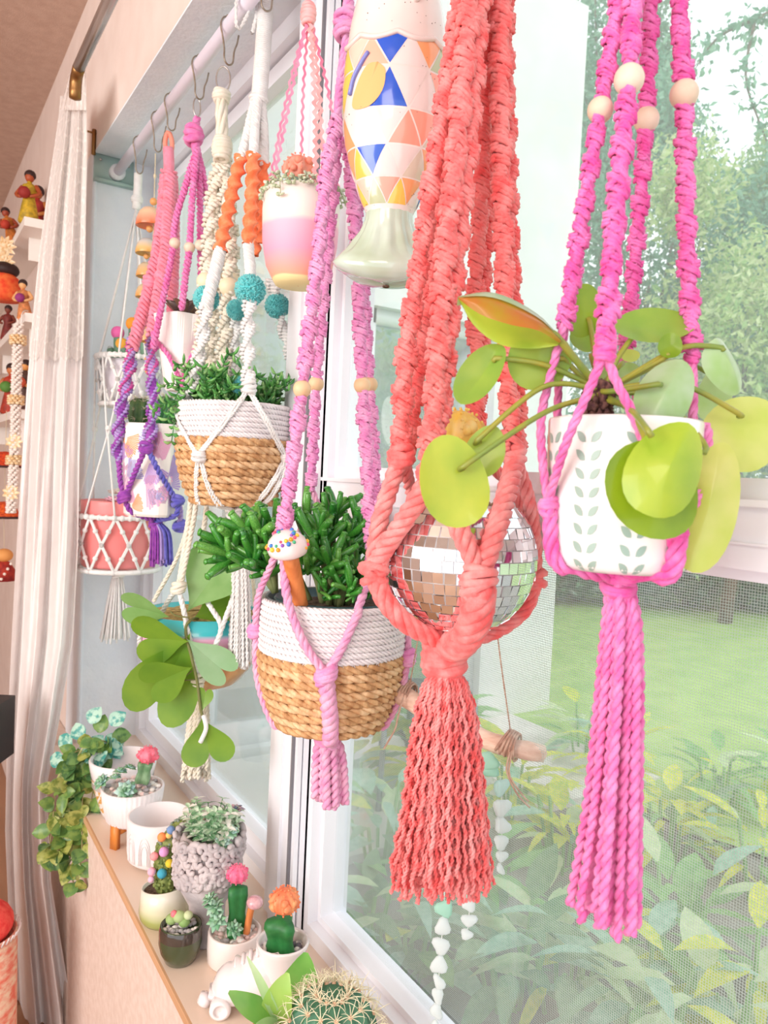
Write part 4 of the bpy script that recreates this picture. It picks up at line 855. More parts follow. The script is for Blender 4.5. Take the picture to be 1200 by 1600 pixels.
# ================================================================ glazed fish planter
D9 = D_at(617, 150); s = mp(D9); cF = W(617, 150, D9)
xr, yr_, zr_ = camframe(cF)
t = thing('fish_planter', 'hanging ceramic fish planter, speckled head up, coloured triangle scales and pale green tail', 'planter', W(617, 440, D9))
fz = np.array([(-215, 12), (-205, 34), (-180, 52), (-140, 66), (-100, 74), (-50, 79), (0, 81), (40, 80), (80, 74), (110, 66), (140, 55), (165, 45), (185, 36), (200, 33)], float)*s
def frad(z): return np.interp(-z, fz[:, 0], fz[:, 1])       # z up, metres above the middle
FD = 0.72                                                    # the fish is flatter than round
def fpt(ph, z, lift=0.0):
    r = frad(z)+lift; return cF+xr*math.sin(ph)*r+yr_*math.cos(ph)*r*FD+zr_*z
cream = mat('speckled_cream_glaze', rgb(238, 224, 218), 0.25, rgb(226, 206, 200), 8, coat=0.5)
b = MB(); zz = -np.linspace(fz[0, 0], fz[-1, 0], 60); G = np.array([[fpt(a, z) for a in np.arange(48)*2*PI/48] for z in zz]); b.grid(G, closev=True)
b.add([fpt(a, zz[0]) for a in np.arange(48)*2*PI/48]+[cF+zr_*(zz[0]+0.002)], t=[(i, (i+1) % 48, 48) for i in range(48)])
b.build('body', cream, t)
tiles = dict(o=rgb(240, 160, 110), p=rgb(246, 176, 152), y=rgb(246, 196, 92), b=rgb(28, 84, 196), n=rgb(14, 32, 96), t=rgb(20, 110, 178), g=rgb(184, 190, 150), k=rgb(214, 196, 178), w=rgb(232, 212, 208), s=rgb(176, 178, 110), r=rgb(250, 160, 140), u=rgb(120, 112, 200))
tmat = {k: mat('fish_glaze_'+k, c, 0.18, coat=0.6) for k, c in tiles.items()}
nT = 8
grid_rows = [(84, 132), (132, 193), (193, 244), (244, 288), (288, 326)]
pal_rows = ['ggtnykpbwogyrwobkg', 'yygyggbwwrkowgybpr', 'rogwoywwrrkwogybwk', 'wbwoybwwkokygrwbyo', 'wbowykgryowbrkgywb']
def tri(p0, p1, p2, lift):
    """triangle (phi, z) corners, subdivided to follow the body, edges rounded off"""
    b = MB(); n = 5; V = []; idx = {}
    c = (A(*p0)+A(*p1)+A(*p2))/3
    for i in range(n+1):
        for j in range(n+1-i):
            w = A(i/n, j/n, 1-i/n-j/n); q = w[0]*A(*p0)+w[1]*A(*p1)+w[2]*A(*p2); e = min(w); idx[i, j] = len(V); V.append(fpt(q[0], q[1], lift if e > 0.01 else 0.0002))
    T = []
    for i in range(n):
        for j in range(n-i):
            T.append((idx[i, j], idx[i+1, j], idx[i, j+1]))
            if j < n-i-1: T.append((idx[i+1, j], idx[i+1, j+1], idx[i, j+1]))
    b.add(V, t=T); return b
def zpx(y): return -(y-150)*s
for ri, (y0, y1) in enumerate(grid_rows):
    dphi = 2*PI/nT; sh = (ri % 2)*dphi/2-0.12
    for k in range(nT):
        for up in (0, 1):
            a0 = -PI+k*dphi+sh
            g = 0.055
            if up: tr_ = [(a0, zpx(y1)), (a0+dphi, zpx(y1)), (a0+dphi/2, zpx(y0))]
            else: tr_ = [(a0+dphi/2, zpx(y0)), (a0+dphi*1.5, zpx(y0)), (a0+dphi, zpx(y1))]
            c = np.mean(np.array(tr_), 0); tr_ = [tuple(c+(A(*q)-c)*(1-g*1.4)) for q in tr_]
            if ri in (1, 2) and -1.25 < c[0] < -0.42 and 140 < 150-c[1]/s < 236: continue
            col = pal_rows[ri][(k*2+1-up) % 18]
            tri(*tr_, 0.0011).build('glaze_scale', tmat[col], t)
# gill opening with tan inside and a blue lip
b = MB(); gp = [(590, 128), (603, 140), (599, 168), (580, 190), (556, 192), (552, 178), (562, 148), (575, 130)]
def onfish(px, py, lift):                       # the point of the body seen at that pixel
    z = zpx(py); best = min(np.linspace(-1.5, 1.5, 121), key=lambda a: abs((lambda v: (v@CR)/(v@CF)*FPX+600-px)(fpt(a, z)-CAM))); return fpt(best, z, lift)
ring = spline([onfish(x, y, 0.0012) for x, y in gp]+[onfish(*gp[0], 0.0012)], n=40); c = ring.mean(0)
dirn = unit(CAM-c); V = list(ring)+[c+dirn*0.0035]; b.add(V, t=[(i, (i+1) % 40, 40) for i in range(40)]); b.build('gill', mat('tan_inside', rgb(226, 176, 112), 0.6), t)
b = MB(); b.tube(spline([onfish(548, 168, 0.002), onfish(554, 146, 0.002), onfish(568, 124, 0.002), onfish(577, 112, 0.002)], n=12), 0.0028, 8); b.build('gill_lip', mat('periwinkle_glaze', rgb(124, 130, 200), 0.25, coat=0.5), t)
b = MB()
for i in range(90):
    a, y = R.uniform(-1.4, 1.4), R.uniform(-40, 340); b.ball(fpt(a, zpx(y), 0.0001), 0.0006*R.uniform(.6, 1.3), 5, 3)
b.build('speckles', mat('brown_speck', rgb(110, 80, 78), 0.5), t)['kind'] = 'stuff'
b = MB(); b.tube([fpt(a, zpx(82+8*abs(math.sin(a*4))), 0.0005) for a in np.linspace(-1.6, 1.6, 70)], 0.0035, 8); b.build('head_edge', cream, t)
b = MB(); b.ball(fpt(0.35, zpx(28), 0.0), 0.006, 12, 8); b.ball(fpt(0.05, zpx(22), 0.0), 0.005, 12, 8); b.build('eye_bump', cream, t)
# tail: neck, flared fan with ribs, closed base
sage = mat('sage_celadon_glaze', rgb(176, 192, 168), 0.12, rgb(206, 222, 212), 14, coat=0.8)
b = MB(); na = 64; a = np.arange(na)*2*PI/na; G = []
for y, rx, ry, rib in ((328, 37, 27, 0), (345, 38, 27, .02), (362, 44, 29, .05), (385, 54, 33, .07), (398, 64, 36, .04), (408, 76, 42, .0), (420, 86, 46, 0), (428, 80, 44, 0), (440, 60, 34, 0), (442, 30, 18, 0), (442, 1, 1, 0)):
    k = 1+rib*np.cos(a*14); G.append(cF+np.outer(np.sin(a)*rx*s*k, xr)+np.outer(np.cos(a)*ry*s*k, yr_)+zr_*zpx(y)+np.outer(-np.abs(np.sin(a))**3*(9*s if y > 380 else 0)*-1, zr_))
b.grid(np.array(G), closev=True); b.build('tail', sage, t)
b = MB(); b.lathe(cF+zr_*zpx(436.0), [(0.003, -0.0075), (0.0045, -0.008), (0.0045, -0.006)], 16); b.build('drain_hole', mat('drain_dark', rgb(110, 80, 66), 0.8), t)
b = MB(); b.ropes([fpt(0.0, zpx(-62)), W(627, -150, D9)], 0.002, 2, 0.012, 5); b.build('cord', hot2, t); loop_over_rod(W(627, -145, D9), 0.0018, hot2, t)

# ================================================================ ric-rac ribbon pot with moon cactus
D7 = D_at(470, 380); s = mp(D7); c7 = W(466, 447, D7); h7 = W(470, 306, D7)[2]-c7[2]; r7 = 60*s
t = thing('painted_pot', 'hanging pot painted in cream, peach and pink with a coral cactus, on wavy pink ribbons', 'potted plant', c7)
pz = zramp('peach_pink_pot_paint', [(0, rgb(244, 230, 170)), (0.011, rgb(246, 228, 170)), (0.013, rgb(250, 170, 140)), (h7*0.35, rgb(244, 160, 186)), (h7*0.62, rgb(246, 176, 196)), (h7*0.68, rgb(244, 224, 214)), (h7, rgb(240, 228, 222))], wob=0.008, rough=0.55)
pf7 = [(0, r7*.60), (0.008, r7*.68), (h7*.2, r7*.86), (h7*.45, r7*.97), (h7*.8, r7), (h7, r7*.97)]
b = MB(); b.lathe(c7, [(0.001, 0)]+[(q[1], q[0]) for q in pf7]+[(r7*.91, h7), (r7*.89, h7-.012), (0.001, h7-.012)], 48); b.build('pot', pz, t)
b = MB(); b.lathe(c7+A(0, 0, h7-.010), [(0, .004), (r7*.9, 0)], 24); b.build('soil', soil_p, t)
prism_stem(c7+A(0, 0, h7-.012), W(467, 285, D7), .015, t, mat('grey_green_cactus', rgb(96, 128, 112), .5, rgb(120, 150, 130), 40))
mooncactus(W(466, 264, D7), 22*s, mat('coral_moon_cactus', rgb(255, 160, 130), .5, rgb(255, 190, 170), 60, trans=.3), t, ribs=7, pups=6, seed=11)
sv = [mat('variegated_leaf%d' % i, c, .5, c2, 160, trans=.2) for i, (c, c2) in enumerate(((rgb(150, 176, 120), rgb(226, 232, 206)), (rgb(196, 208, 170), rgb(240, 240, 226))))]
b = MB(); b2 = MB()
for i in range(34):
    a = i*2.4; rr_ = r7*R.uniform(.5, .92); P0 = c7+A(math.cos(a)*rr_, math.sin(a)*rr_, h7-.006); ln = R.uniform(.3, 1.0); ov = r7*R.uniform(1.0, 1.16)
    P = [P0, P0*.4+(c7+A(math.cos(a)*ov, math.sin(a)*ov, h7))*.6+A(0, 0, .010+.01*R.random()), c7+A(math.cos(a+.1)*ov, math.sin(a+.1)*ov, h7-.012*ln*(2.2 if i % 6 == 0 else .6))]
    Q = spline(P, n=6); b2.tube(Q, .0006, 4)
    for q in Q[1:]:
        for sg in (-1, 1): d = unit(A(*RN.normal(size=3))); x, y, z = basis(d); b.ball(q+x*.003*sg, .0042*R.uniform(.7, 1.2), 7, 5, m=R.randrange(2), sc=(1, .75, .35), M=Mcols(x, y, z))
b.build('leaves', sv, t)['kind'] = 'stuff'; b2.build('vines', mat('thin_vine', rgb(170, 180, 140), .6), t)['kind'] = 'stuff'
ric = mat('pink_ricrac', rgb(244, 130, 166), .7, rgb(250, 160, 186), 50); ric2 = mat('salmon_ricrac', rgb(252, 160, 160), .7, rgb(255, 186, 186), 50)
def ricrac(pts, w_, wl, m, parent, spin=0.3):
    P = spline(pts, step=wl/8); T, N, B = frames(P); L = np.arange(len(P)); o = np.sin(L*2*PI/8)*w_*0.34
    side = unit(camdir(0)*math.cos(spin)+CF*math.sin(spin)); b = MB(); C_ = P+o[:, None]*side
    b.grid(np.stack([C_-side*w_*0.5, C_+side*w_*0.5], 1)); b.grid(np.stack([C_-side*w_*0.5+CF*0.0006, C_+side*w_*0.5+CF*0.0006], 1)); return b.build('ribbon', m, parent)
top7 = [(481, -130, 0), (480, -40, 0), (482, 24, 0)]
for L, m_, wd in (([(482, 24, 0), (462, 110, -.01), (446, 190, -.02), (430, 270, -.03), (424, 322, -.036)], ric, 5), ([(482, 24, 0), (458, 110, 0), (440, 190, .01), (424, 270, .02), (414, 312, .022)], ric, 4), ([(483, 24, 0), (490, 110, -.02), (494, 200, -.035), (492, 285, -.05)], ric2, 7),
               ([(484, 24, 0), (498, 130, 0), (502, 210, .005), (508, 290, .01), (512, 318, .012)], ric2, 6), ([(484, 24, 0), (510, 130, .01), (522, 200, .02), (527, 280, .03), (528, 320, .035)], ric, 5), ([(482, 24, 0), (474, 140, .02), (471, 240, .04)], ric, 4)):
    ricrac(pp(D7, L), wd*s, 16*s, m_, t)
ricrac(pp(D7, top7), 7*s, 16*s, ric, t); b = MB(); wrapknot(b, W(482, 22, D7), 9*s, 34*s, 4*s, 6, .2, seed=70); b.build('knot', ric2, t); loop_over_rod(W(481, -125, D7), .002, ric, t)

# ================================================================ white and orange hanger with pompoms, second basket
wht = yarn('white_cotton_cord', rgb(240, 236, 234), rgb(248, 246, 244)); crm = yarn('cream_cotton_cord', rgb(240, 230, 210), rgb(248, 240, 226))
org = mat('orange_wrap_thread', rgb(250, 116, 64), .8, rgb(252, 146, 100), 80, .4, 300, sheen=.2)
D6 = D_at(367, 700); s = mp(D6); c6 = W(362, 788, D6); zt6 = W(367, 634, D6)[2]-c6[2]; rt6 = 83*s; rb6 = 56*s
t = thing('coiled_basket', 'two-tone basket, white above seagrass, in the white hanger with turquoise pompoms', 'basket', c6, 'coiled two-tone baskets')
basket(t, c6, rt6, zt6, W(367, 687, D6)[2]-c6[2], 7, 9, rb6, 5, gm, wm)
cS = c6+A(0, 0, .012); rj = rt6*.86; zj = zt6-.012
t = thing('string_plant', 'bushy green string succulent with pointed leaves filling the upper seagrass basket', 'potted plant', cS)
b = MB(); b.lathe(cS, [(.001, 0), (rj*.62, 0), (rj*.92, zj*.6), (rj, zj-.004), (rj*.97, zj), (rj*.93, zj-.008), (.001, zj-.01)], 36); b.build('inner_pot', mat('brown_nursery_pot', rgb(110, 84, 70), .6), t)
sg = [mat('string_leaf%d' % i, c, .35, c2, 60, coat=.2, trans=.15) for i, (c, c2) in enumerate(((rgb(72, 150, 66), rgb(110, 180, 90)), (rgb(46, 116, 54), rgb(80, 150, 70)), (rgb(136, 196, 110), rgb(170, 214, 140))))]
bl = MB(); bs = MB()
def sprig(P, nl, L):
    P = spline(P, n=nl); bs.tube(P, .0011, 4); T, N, B = frames(P)
    for i in range(1, nl):
        for q in range(2):
            a = i*2.4+q*PI; d = unit(T[i]*.5+N[i]*math.cos(a)+B[i]*math.sin(a)+A(0, 0, .25)); e = P[i]+d*L*R.uniform(.7, 1.2)
            bl.tube(spline([P[i], (P[i]+e)/2+A(0, 0, -.002), e+A(0, 0, .002)], n=5), [.0012, .0026, .0030, .0022, .0004], 6, m=R.choice((0, 0, 1, 2)))
for i in range(75):
    a = R.random()*6.28; r0 = rj*math.sqrt(R.random())*.85; r1 = r0+R.uniform(.0, .045); p0 = cS+A(math.cos(a)*r0, math.sin(a)*r0, zj-.01); hh = R.uniform(.015, .062)
    sprig([p0, p0+A(0, 0, hh*.6), cS+A(math.cos(a+.3)*r1, math.sin(a+.3)*r1, zj+hh)], 6, .017)
for px, py, x2, y2 in ((300, 615, 262, 655), (295, 625, 250, 605), (290, 630, 268, 690), (300, 610, 275, 575), (285, 640, 284, 700), (340, 600, 372, 560), (420, 620, 452, 600), (285, 635, 240, 640)): sprig([W(px, py, D6-.02), W((px+x2)/2, min(py, y2)-6, D6-.05), W(x2, y2, D6-.05)], 9, .016)
bl.build('leaves', sg, t)['kind'] = 'stuff'; bs.build('vines', sg[1], t)['kind'] = 'stuff'
t = thing('macrame_hanger', 'white macrame hanger with orange wrapped cords, turquoise pompoms and a straight white tassel', 'plant hanger', c6-A(0, 0, .01), 'macrame hangers on the rod')
b = MB(); P = spline(pp(D6, [(417, -50, 0), (412, 60, 0), (405, 152, 0)]), step=.0035)
for i in range(len(P)-1): b.tube(P[i]+np.stack([np.cos(np.arange(14)*2*PI/14)*11*s, np.sin(np.arange(14)*2*PI/14)*11*s, np.zeros(14)], 1), .0022, 5, closed=True)
b.tube(P, 10*s, 12); b.build('wrap', wht, t); b = MB(); wrapknot(b, W(404, 155, D6), 13*s, 12*s, 3*s, 3, .1, seed=71); b.build('knot', wht, t)
C6 = [[(398, 158, 0), (388, 205, -.01), (378, 245, -.02)], [(402, 158, -.01), (398, 200, -.02), (396, 240, -.03)], [(408, 158, 0), (412, 205, 0), (413, 252, 0)], [(404, 158, .01), (405, 200, .02), (404, 250, .03)]]
for L in C6: b = MB(); b.knots(pp(D6, L), 8*s, 3.6*s, 6*s, 0, k=5, plies=2); b.build('braided_cord', wht, t)
def spiralwrap(L, wd, m, D, parent, name, turn, flat=.55, rib=.05, ribw=.0045, two=None, three=None):
    """a flat sinnet twisting round itself, every wrap a small ridge; two = material index pair for its two faces"""
    P = spline(pp(D, L), step=ribw/3); T, N, B = frames(P); s_ = mp(D); b = MB(); i_ = np.arange(len(P)); a = i_*ribw/3*2*PI/turn; k = 14; tt = np.arange(k)*2*PI/k
    U = N*np.cos(a)[:, None]+B*np.sin(a)[:, None]; V = np.cross(T, U); w1 = wd*s_*(1+rib*np.array([-1, .6, .4])[i_ % 3])
    G = P[:, None]+U[:, None]*(np.cos(tt)[None]*w1[:, None])[..., None]+V[:, None]*(np.sin(tt)[None]*w1[:, None]*flat)[..., None]
    b.grid(G, closev=True)
    if two:
        f = np.arange(len(b.q[0])); ring, seg = f//k, f % k; late = (ring > len(P)*.45).astype(int)
        b.qm[0] = np.where(seg < k//2, np.where(late, two[2], two[0]), two[1])
    return b.build(name, m, parent)
for L, wd in (([(378, 245, -.02), (362, 310, -.035), (344, 392, -.05)], 12), ([(396, 240, -.03), (394, 310, -.045), (388, 384, -.06)], 12), ([(413, 252, 0), (412, 300, .01), (407, 380, .03)], 10), ([(404, 250, .03), (402, 320, .05), (400, 400, .06)], 9)): spiralwrap(L, wd, org, D6, t, 'orange_wrap', .052, .5, .04, .003)
for L, wd in (([(344, 392, -.05), (332, 440, -.06), (322, 480, -.065)], 10), ([(388, 384, -.06), (391, 420, -.065), (390, 435, -.067)], 9)): b = MB(); b.knots(pp(D6, L), wd*s, 3.6*s, 6*s, 0, k=5, plies=2); b.build('flat_cord', wht, t)
def sinnet(L, wd, m, D, parent, turn=.075): b = MB(); w_ = wd*mp(D); b.knots(pp(D, L), w_, w_*.24, w_*.44, turn*1.15, m=0, k=5, jit=.05, thick=.3); return b.build('spiral_cord', m, parent)
for L in ([(322, 480, -.065), (316, 530, -.06), (306, 575, -.05), (286, 640, -.035)], [(390, 470, -.075), (387, 530, -.085), (388, 605, -.098)], [(425, 440, .03), (440, 500, .045), (458, 570, .06), (468, 600, .065)], [(372, 470, .06), (368, 540, .075), (372, 610, .08)]): sinnet(L, 11, wht, D6, t)
pomm = mat('turquoise_wool_pompom', rgb(80, 190, 194), .95, rgb(120, 214, 214), 120, sheen=.4)
def pompom(px, py, d_, r_):
    c = W(px, py, D6+d_); b = MB(); r_ *= s; b.ball(c, r_*.84, 16, 10)
    for i in range(900):
        z = 1-2*(i+.5)/900; a = i*2.39996; q = math.sqrt(1-z*z); d = A(q*math.cos(a), q*math.sin(a), z); e = unit(d+A(*RN.normal(size=3))*.13); x, y, zz = basis(e); l = r_*R.uniform(.92, 1.04)
        p0 = c+d*r_*.7; p1 = c+e*l; w0 = r_*.055; b.add([p0+x*w0, p0-x*w0*.5+y*w0*.8, p0-x*w0*.5-y*w0*.8, p1+x*w0, p1-x*w0*.5+y*w0*.8, p1-x*w0*.5-y*w0*.8], [(0, 1, 4, 3), (1, 2, 5, 4), (2, 0, 3, 5)], [(3, 4, 5)])
    b.build('pompom', pomm, t)
for q in ((391, 453, -.07, 23), (322, 467, -.04, 20), (370, 484, .045, 17), (433, 478, .04, 20), (372, 602, .06, 16), (376, 603, -.06, 15), (328, 592, .02, 15)): pompom(*q)
pf6 = [(z_, r__+3*s) for z_, r__ in bprof(rb6, rt6, zt6)]
low = [([(388, 608, -.10), (352, 660, -.105), (315, 712, -.092)], 4), ([(388, 608, -.10), (418, 660, -.095), (446, 714, -.045)], 4), ([(286, 640, -.035), (298, 675, -.07), (314, 712, -.09)], 3.5), ([(468, 600, .065), (462, 660, .03), (447, 714, -.03)], 3.5),
       ([(313, 716, -.092), (309, 750, -.08), (318, 782, -.05), (362, 797, -.01)], 3.6), ([(317, 716, -.094), (326, 755, -.085), (348, 785, -.05), (364, 798, -.01)], 3.6), ([(448, 716, -.045), (436, 755, -.06), (410, 788, -.04), (366, 798, -.008)], 3.6), ([(446, 716, -.04), (428, 750, -.065), (400, 785, -.05), (366, 798, -.01)], 3.6), ([(372, 610, .08), (330, 690, .10), (340, 780, .06), (364, 798, .01)], 3.4)]
for L, r_ in low:
    for sh in (-2.2, 2.2): b = MB(); b.rope(hug(spline(pp(D6, [(x+sh, y, d_) for x, y, d_ in L]), step=.005), c6, pf6, r_*s*.8), r_*s*.8, 2, .012, 5); b.build('cord', wht, t)
for i, (x, y, d_, a_) in enumerate(((315, 714, -.093, 9), (447, 714, -.04, 8), (388, 606, -.099, 10), (366, 799, 0, 12))): b = MB(); wrapknot(b, hug([W(x, y, D6+d_)], c6, pf6, a_*s*.4)[0], a_*s, a_*1.9*s, 3.2*s, 4, .4, seed=80+i); b.build('knot', wht, t)
b = MB()
for i in range(34):
    f = (i+.5)/34; a = i*2.4; q = math.sqrt(f); P = pp(D6, [(370+math.cos(a)*6, 800, math.sin(a)*.007), (376+q*math.cos(a)*13, 890, q*math.sin(a)*.015), (376+q*math.cos(a)*20, 1038+R.uniform(-8, 8), q*math.sin(a)*.022)]); b.rope(spline(P, step=.006), 3.0*s, 2, .018, 4, ph=a)
b.build('tassel', wht, t)['kind'] = 'stuff'
loop_over_rod(W(417, -48, D6), .004, wht, t)

# ================================================================ cream hanger, bowl planter and heart-leaved hoya
D5 = D_at(312, 1010, .505); s = mp(D5); c5 = W(312, 1068, D5); h5 = W(312, 953, D5)[2]-c5[2]; r5 = 92*s
t = thing('bowl_planter', 'striped bowl planter, turquoise, pink and white over a wooden base, with heart-leaved hoya', 'potted plant', c5)
pf5 = [(0, r5*.45), (.006, r5*.6), (h5*.25, r5*.82), (h5*.5, r5*.94), (h5*.55, r5*.96), (h5, r5)]
bz = zramp('bowl_stripes', [(h5*.45, rgb(246, 240, 242)), (h5*.58, rgb(246, 240, 242)), (h5*.64, rgb(240, 176, 210)), (h5*.76, rgb(240, 180, 214)), (h5*.82, rgb(70, 190, 198)), (h5, rgb(56, 182, 190))], rough=.25, coat=.5)
b = MB(); b.lathe(c5, [(r5*.93, h5*.5)]+[(q[1], q[0]) for q in pf5[4:]]+[(r5*.94, h5), (r5*.92, h5-.008), (.001, h5-.010)], 56); b.build('bowl', bz, t)
b = MB(); b.lathe(c5, [(.001, 0)]+[(q[1], q[0]) for q in pf5[:4]]+[(r5*.93, h5*.505)], 56); b.build('wooden_base', mat('bamboo_base', rgb(222, 166, 106), .4, rgb(196, 132, 72), 40, stretch=(1, 1, .15), coat=.3), t)
b = MB(); b.lathe(c5+A(0, 0, h5-.006), [(0, .008), (r5*.92, 0)], 24, fn=lambda G, a: G+RN.normal(size=G.shape)*.0014); b.build('soil', mat('bark_chips', rgb(150, 122, 70), .9, rgb(200, 180, 110), 120, .8, 120), t)
hoy = [mat('hoya_green', rgb(122, 160, 50), .35, rgb(96, 140, 44), 20, trans=.3, tcol=rgb(150, 190, 60), coat=.2), mat('hoya_light', rgb(140, 184, 112), .35, rgb(120, 168, 90), 20, trans=.25, coat=.2), mat('hoya_pale', rgb(176, 212, 168), .35, rgb(150, 196, 140), 16, trans=.3, coat=.2)]
def heart(px, py, D, L_, Wd, phi, m, tu=0, tv=0, fold=.15, cup=.15, parent=None):
    """heart leaf; px,py is the pointed stalk end, phi the way the notched end points in the picture"""
    s_ = mp(D); u = camdir(phi, tu); v = camdir(phi+90, tv); v = unit(v-u*(u@v)); n = np.cross(u, v); L_ *= s_*1.05; Wd *= s_*1.28
    tt = np.linspace(0, 2*PI, 40, endpoint=False); hx = (13*np.cos(tt)-5*np.cos(2*tt)-2*np.cos(3*tt)-np.cos(4*tt)); hy = 16*np.sin(tt)**3
    X = (hx+17)/29.0*L_; Y = hy/32.0*Wd; b = MB(); r = np.linspace(0, 1, 7)[:, None]; X0 = L_*.6
    XX = X0+(X-X0)*r; YY = Y*r; Z = fold*np.abs(YY)+cup*(XX-X0)**2/max(L_, 1e-6)
    b.grid(W(px, py, D)+XX[..., None]*u+YY[..., None]*v+Z[..., None]*n, closev=True); return b.build('leaf', hoy[m], parent)
Dh = D5-.12
for q in ((294, 958, .02, 108, 84, 58, 1, .2, .3), (302, 968, .05, 80, 66, 25, 0, .2, .5), (268, 962, 0, 78, 50, 168, 1, .1, .6), (300, 985, -.01, 150, 92, 243, 0, .1, .1), (298, 1000, -.03, 90, 70, 180, 0, .2, .4), (302, 1040, -.04, 80, 58, 205, 0, .1, .3), (290, 998, -.02, 88, 46, -42, 2, .1, .5), (316, 1118, -.03, 74, 66, -80, 0, .05, .05), (316, 1112, -.028, 36, 22, 80, 0, 0, .1)):
    heart(q[0], q[1], Dh+q[2], q[3], q[4], q[5], q[6], q[7], q[8], parent=t)
b = MB(); b.tube(spline([W(320, 968, D5), W(300, 968, Dh), W(290, 985, Dh-.01), W(300, 1030, Dh-.03), W(308, 1065, Dh-.03), W(314, 1110, Dh-.03), W(318, 1120, Dh-.03)], step=.006), .0028, 7); b.build('stem', mat('hoya_stem', rgb(110, 112, 60), .6), t)
b = MB(); b.tube(spline([W(318, 1118, Dh-.034), W(322, 1138, Dh-.036), W(313, 1160, Dh-.036)], n=10), .0042, 8); b.build('cord_tie', wht, t)
for L in ([(296, 965), (275, 962), (266, 955)], [(305, 1062), (285, 1062), (300, 1048)], [(312, 1060), (330, 1052)]): b = MB(); b.tube(spline([W(x, y, Dh-.02) for x, y in L], n=8), .0014, 5); b.build('petiole', mat('hoya_stem', rgb(110, 112, 60)), t)
t = thing('macrame_hanger', 'cream macrame hanger with spiral cords and wooden beads holding the striped bowl low down', 'plant hanger', c5-A(0, 0, .01), 'macrame hangers on the rod')
Dc = D_at(335, 420); sc5 = mp(Dc)
Dt = D_at(350, 130)
ringm = steel
b = MB(); wrapknot(b, W(346, 150, Dt), 11*mp(Dt), 22*mp(Dt), 4*mp(Dt), 4, .3, seed=90); b.build('knot', crm, t); b = MB(); wrapknot(b, W(347, 232, Dt), 13*mp(Dt), 40*mp(Dt), 4*mp(Dt), 7, .1, seed=91); b.build('knot', crm, t)
b = MB(); b.ropes([W(346, 155, Dt), W(347, 225, Dt)], 10*mp(Dt), 5, .2, 5); b.build('cord', crm, t)
b = MB(); P = W(349, 124, Dt)+np.outer(np.cos(np.arange(24)*2*PI/24), CR)*11*mp(Dt)+np.outer(np.sin(np.arange(24)*2*PI/24), CU)*20*mp(Dt); b.tube(P, .0016, 6, closed=True); b.build('ring', steel, t)
B5 = [([(346, 250, 0), (334, 300, -.02), (328, 360, -.03), (322, 440, -.04), (316, 520, -.05), (308, 600, -.06)], (322, 440)), ([(350, 250, 0), (352, 310, -.02), (356, 370, -.03), (357, 448, -.04), (352, 520, -.04), (345, 600, -.05)], (357, 448)),
      ([(346, 250, .01), (340, 310, .02), (336, 380, .03), (334, 430, .04), (330, 520, .05), (326, 600, .06)], (334, 430)), ([(350, 250, .01), (356, 310, .03), (362, 380, .04), (362, 440, .05), (358, 520, .06), (352, 600, .07)], (362, 440))]
for L, bd in B5:
    sinnet([(x, y, d_) for x, y, d_ in L], 13, crm, Dc, t, .075); k = [q for q in range(len(L)) if L[q][1] == bd[1]][0]; bead(W(L[k][0], L[k][1], Dc+L[k][2]), 14.5*sc5, mat('ivory_wood_bead', rgb(240, 222, 190), .5), t)
for L, r_ in (([(308, 600, -.06), (304, 700, -.07), (296, 800, -.09), (279, 918, -.11)], 4), ([(308, 600, -.06), (312, 700, -.07), (306, 790, -.09), (282, 916, -.11)], 4), ([(345, 600, -.05), (330, 720, -.05), (318, 830, -.04), (300, 905, -.03)], 4), ([(326, 600, .06), (305, 740, .05), (285, 850, .05), (240, 940, .06)], 3.5), ([(352, 600, .07), (370, 760, .08), (395, 900, .07), (400, 1000, .05)], 3.5)):
    b = MB(); b.ropes(pp(Dc, L), r_*sc5, 3, .03, 5); b.build('cord', crm, t)
for L in ([(279, 918, -.11), (294, 985, -.12), (310, 1060, -.11), (312, 1074, -.01)], [(279, 918, -.11), (262, 940, -.08), (238, 990, -.05), (228, 1030, -.02)], [(300, 905, -.03), (330, 950, -.10), (345, 985, -.115), (318, 1045, -.115), (312, 1074, -.01)], [(345, 985, -.115), (362, 940, -.1), (375, 900, -.05)], [(400, 1000, .05), (380, 1050, .03), (313, 1074, 0)], [(228, 1030, -.02), (260, 1062, -.02), (311, 1074, 0)]):
    b = MB(); b.rope(hug(spline(pp(D5, L), step=.006), c5, pf5, .004), 4*s, 3, .03, 5); b.build('cradle_cord', wht, t)
for i, (x, y, d_, a_) in enumerate(((279, 918, -.11, 9), (308, 1062, -.112, 9), (312, 1078, 0, 13))): b = MB(); wrapknot(b, W(x, y, D5+d_), a_*s, a_*1.8*s, 3.2*s, 4, .4, seed=95+i); b.build('knot', crm, t)
b = MB()
for i in range(40):
    f = (i+.5)/40; a = i*2.4; q = math.sqrt(f); P = pp(D5, [(312+math.cos(a)*8, 1078, math.sin(a)*.01), (311+q*math.cos(a)*14, 1110, q*math.sin(a)*.018), (306+q*math.cos(a)*22, 1212+R.uniform(-16, 10), q*math.sin(a)*.028)]); b.rope(spline(P, step=.005), 4.0*s, 2, .020, 4, ph=a)
b.build('tassel', crm, t)['kind'] = 'stuff'

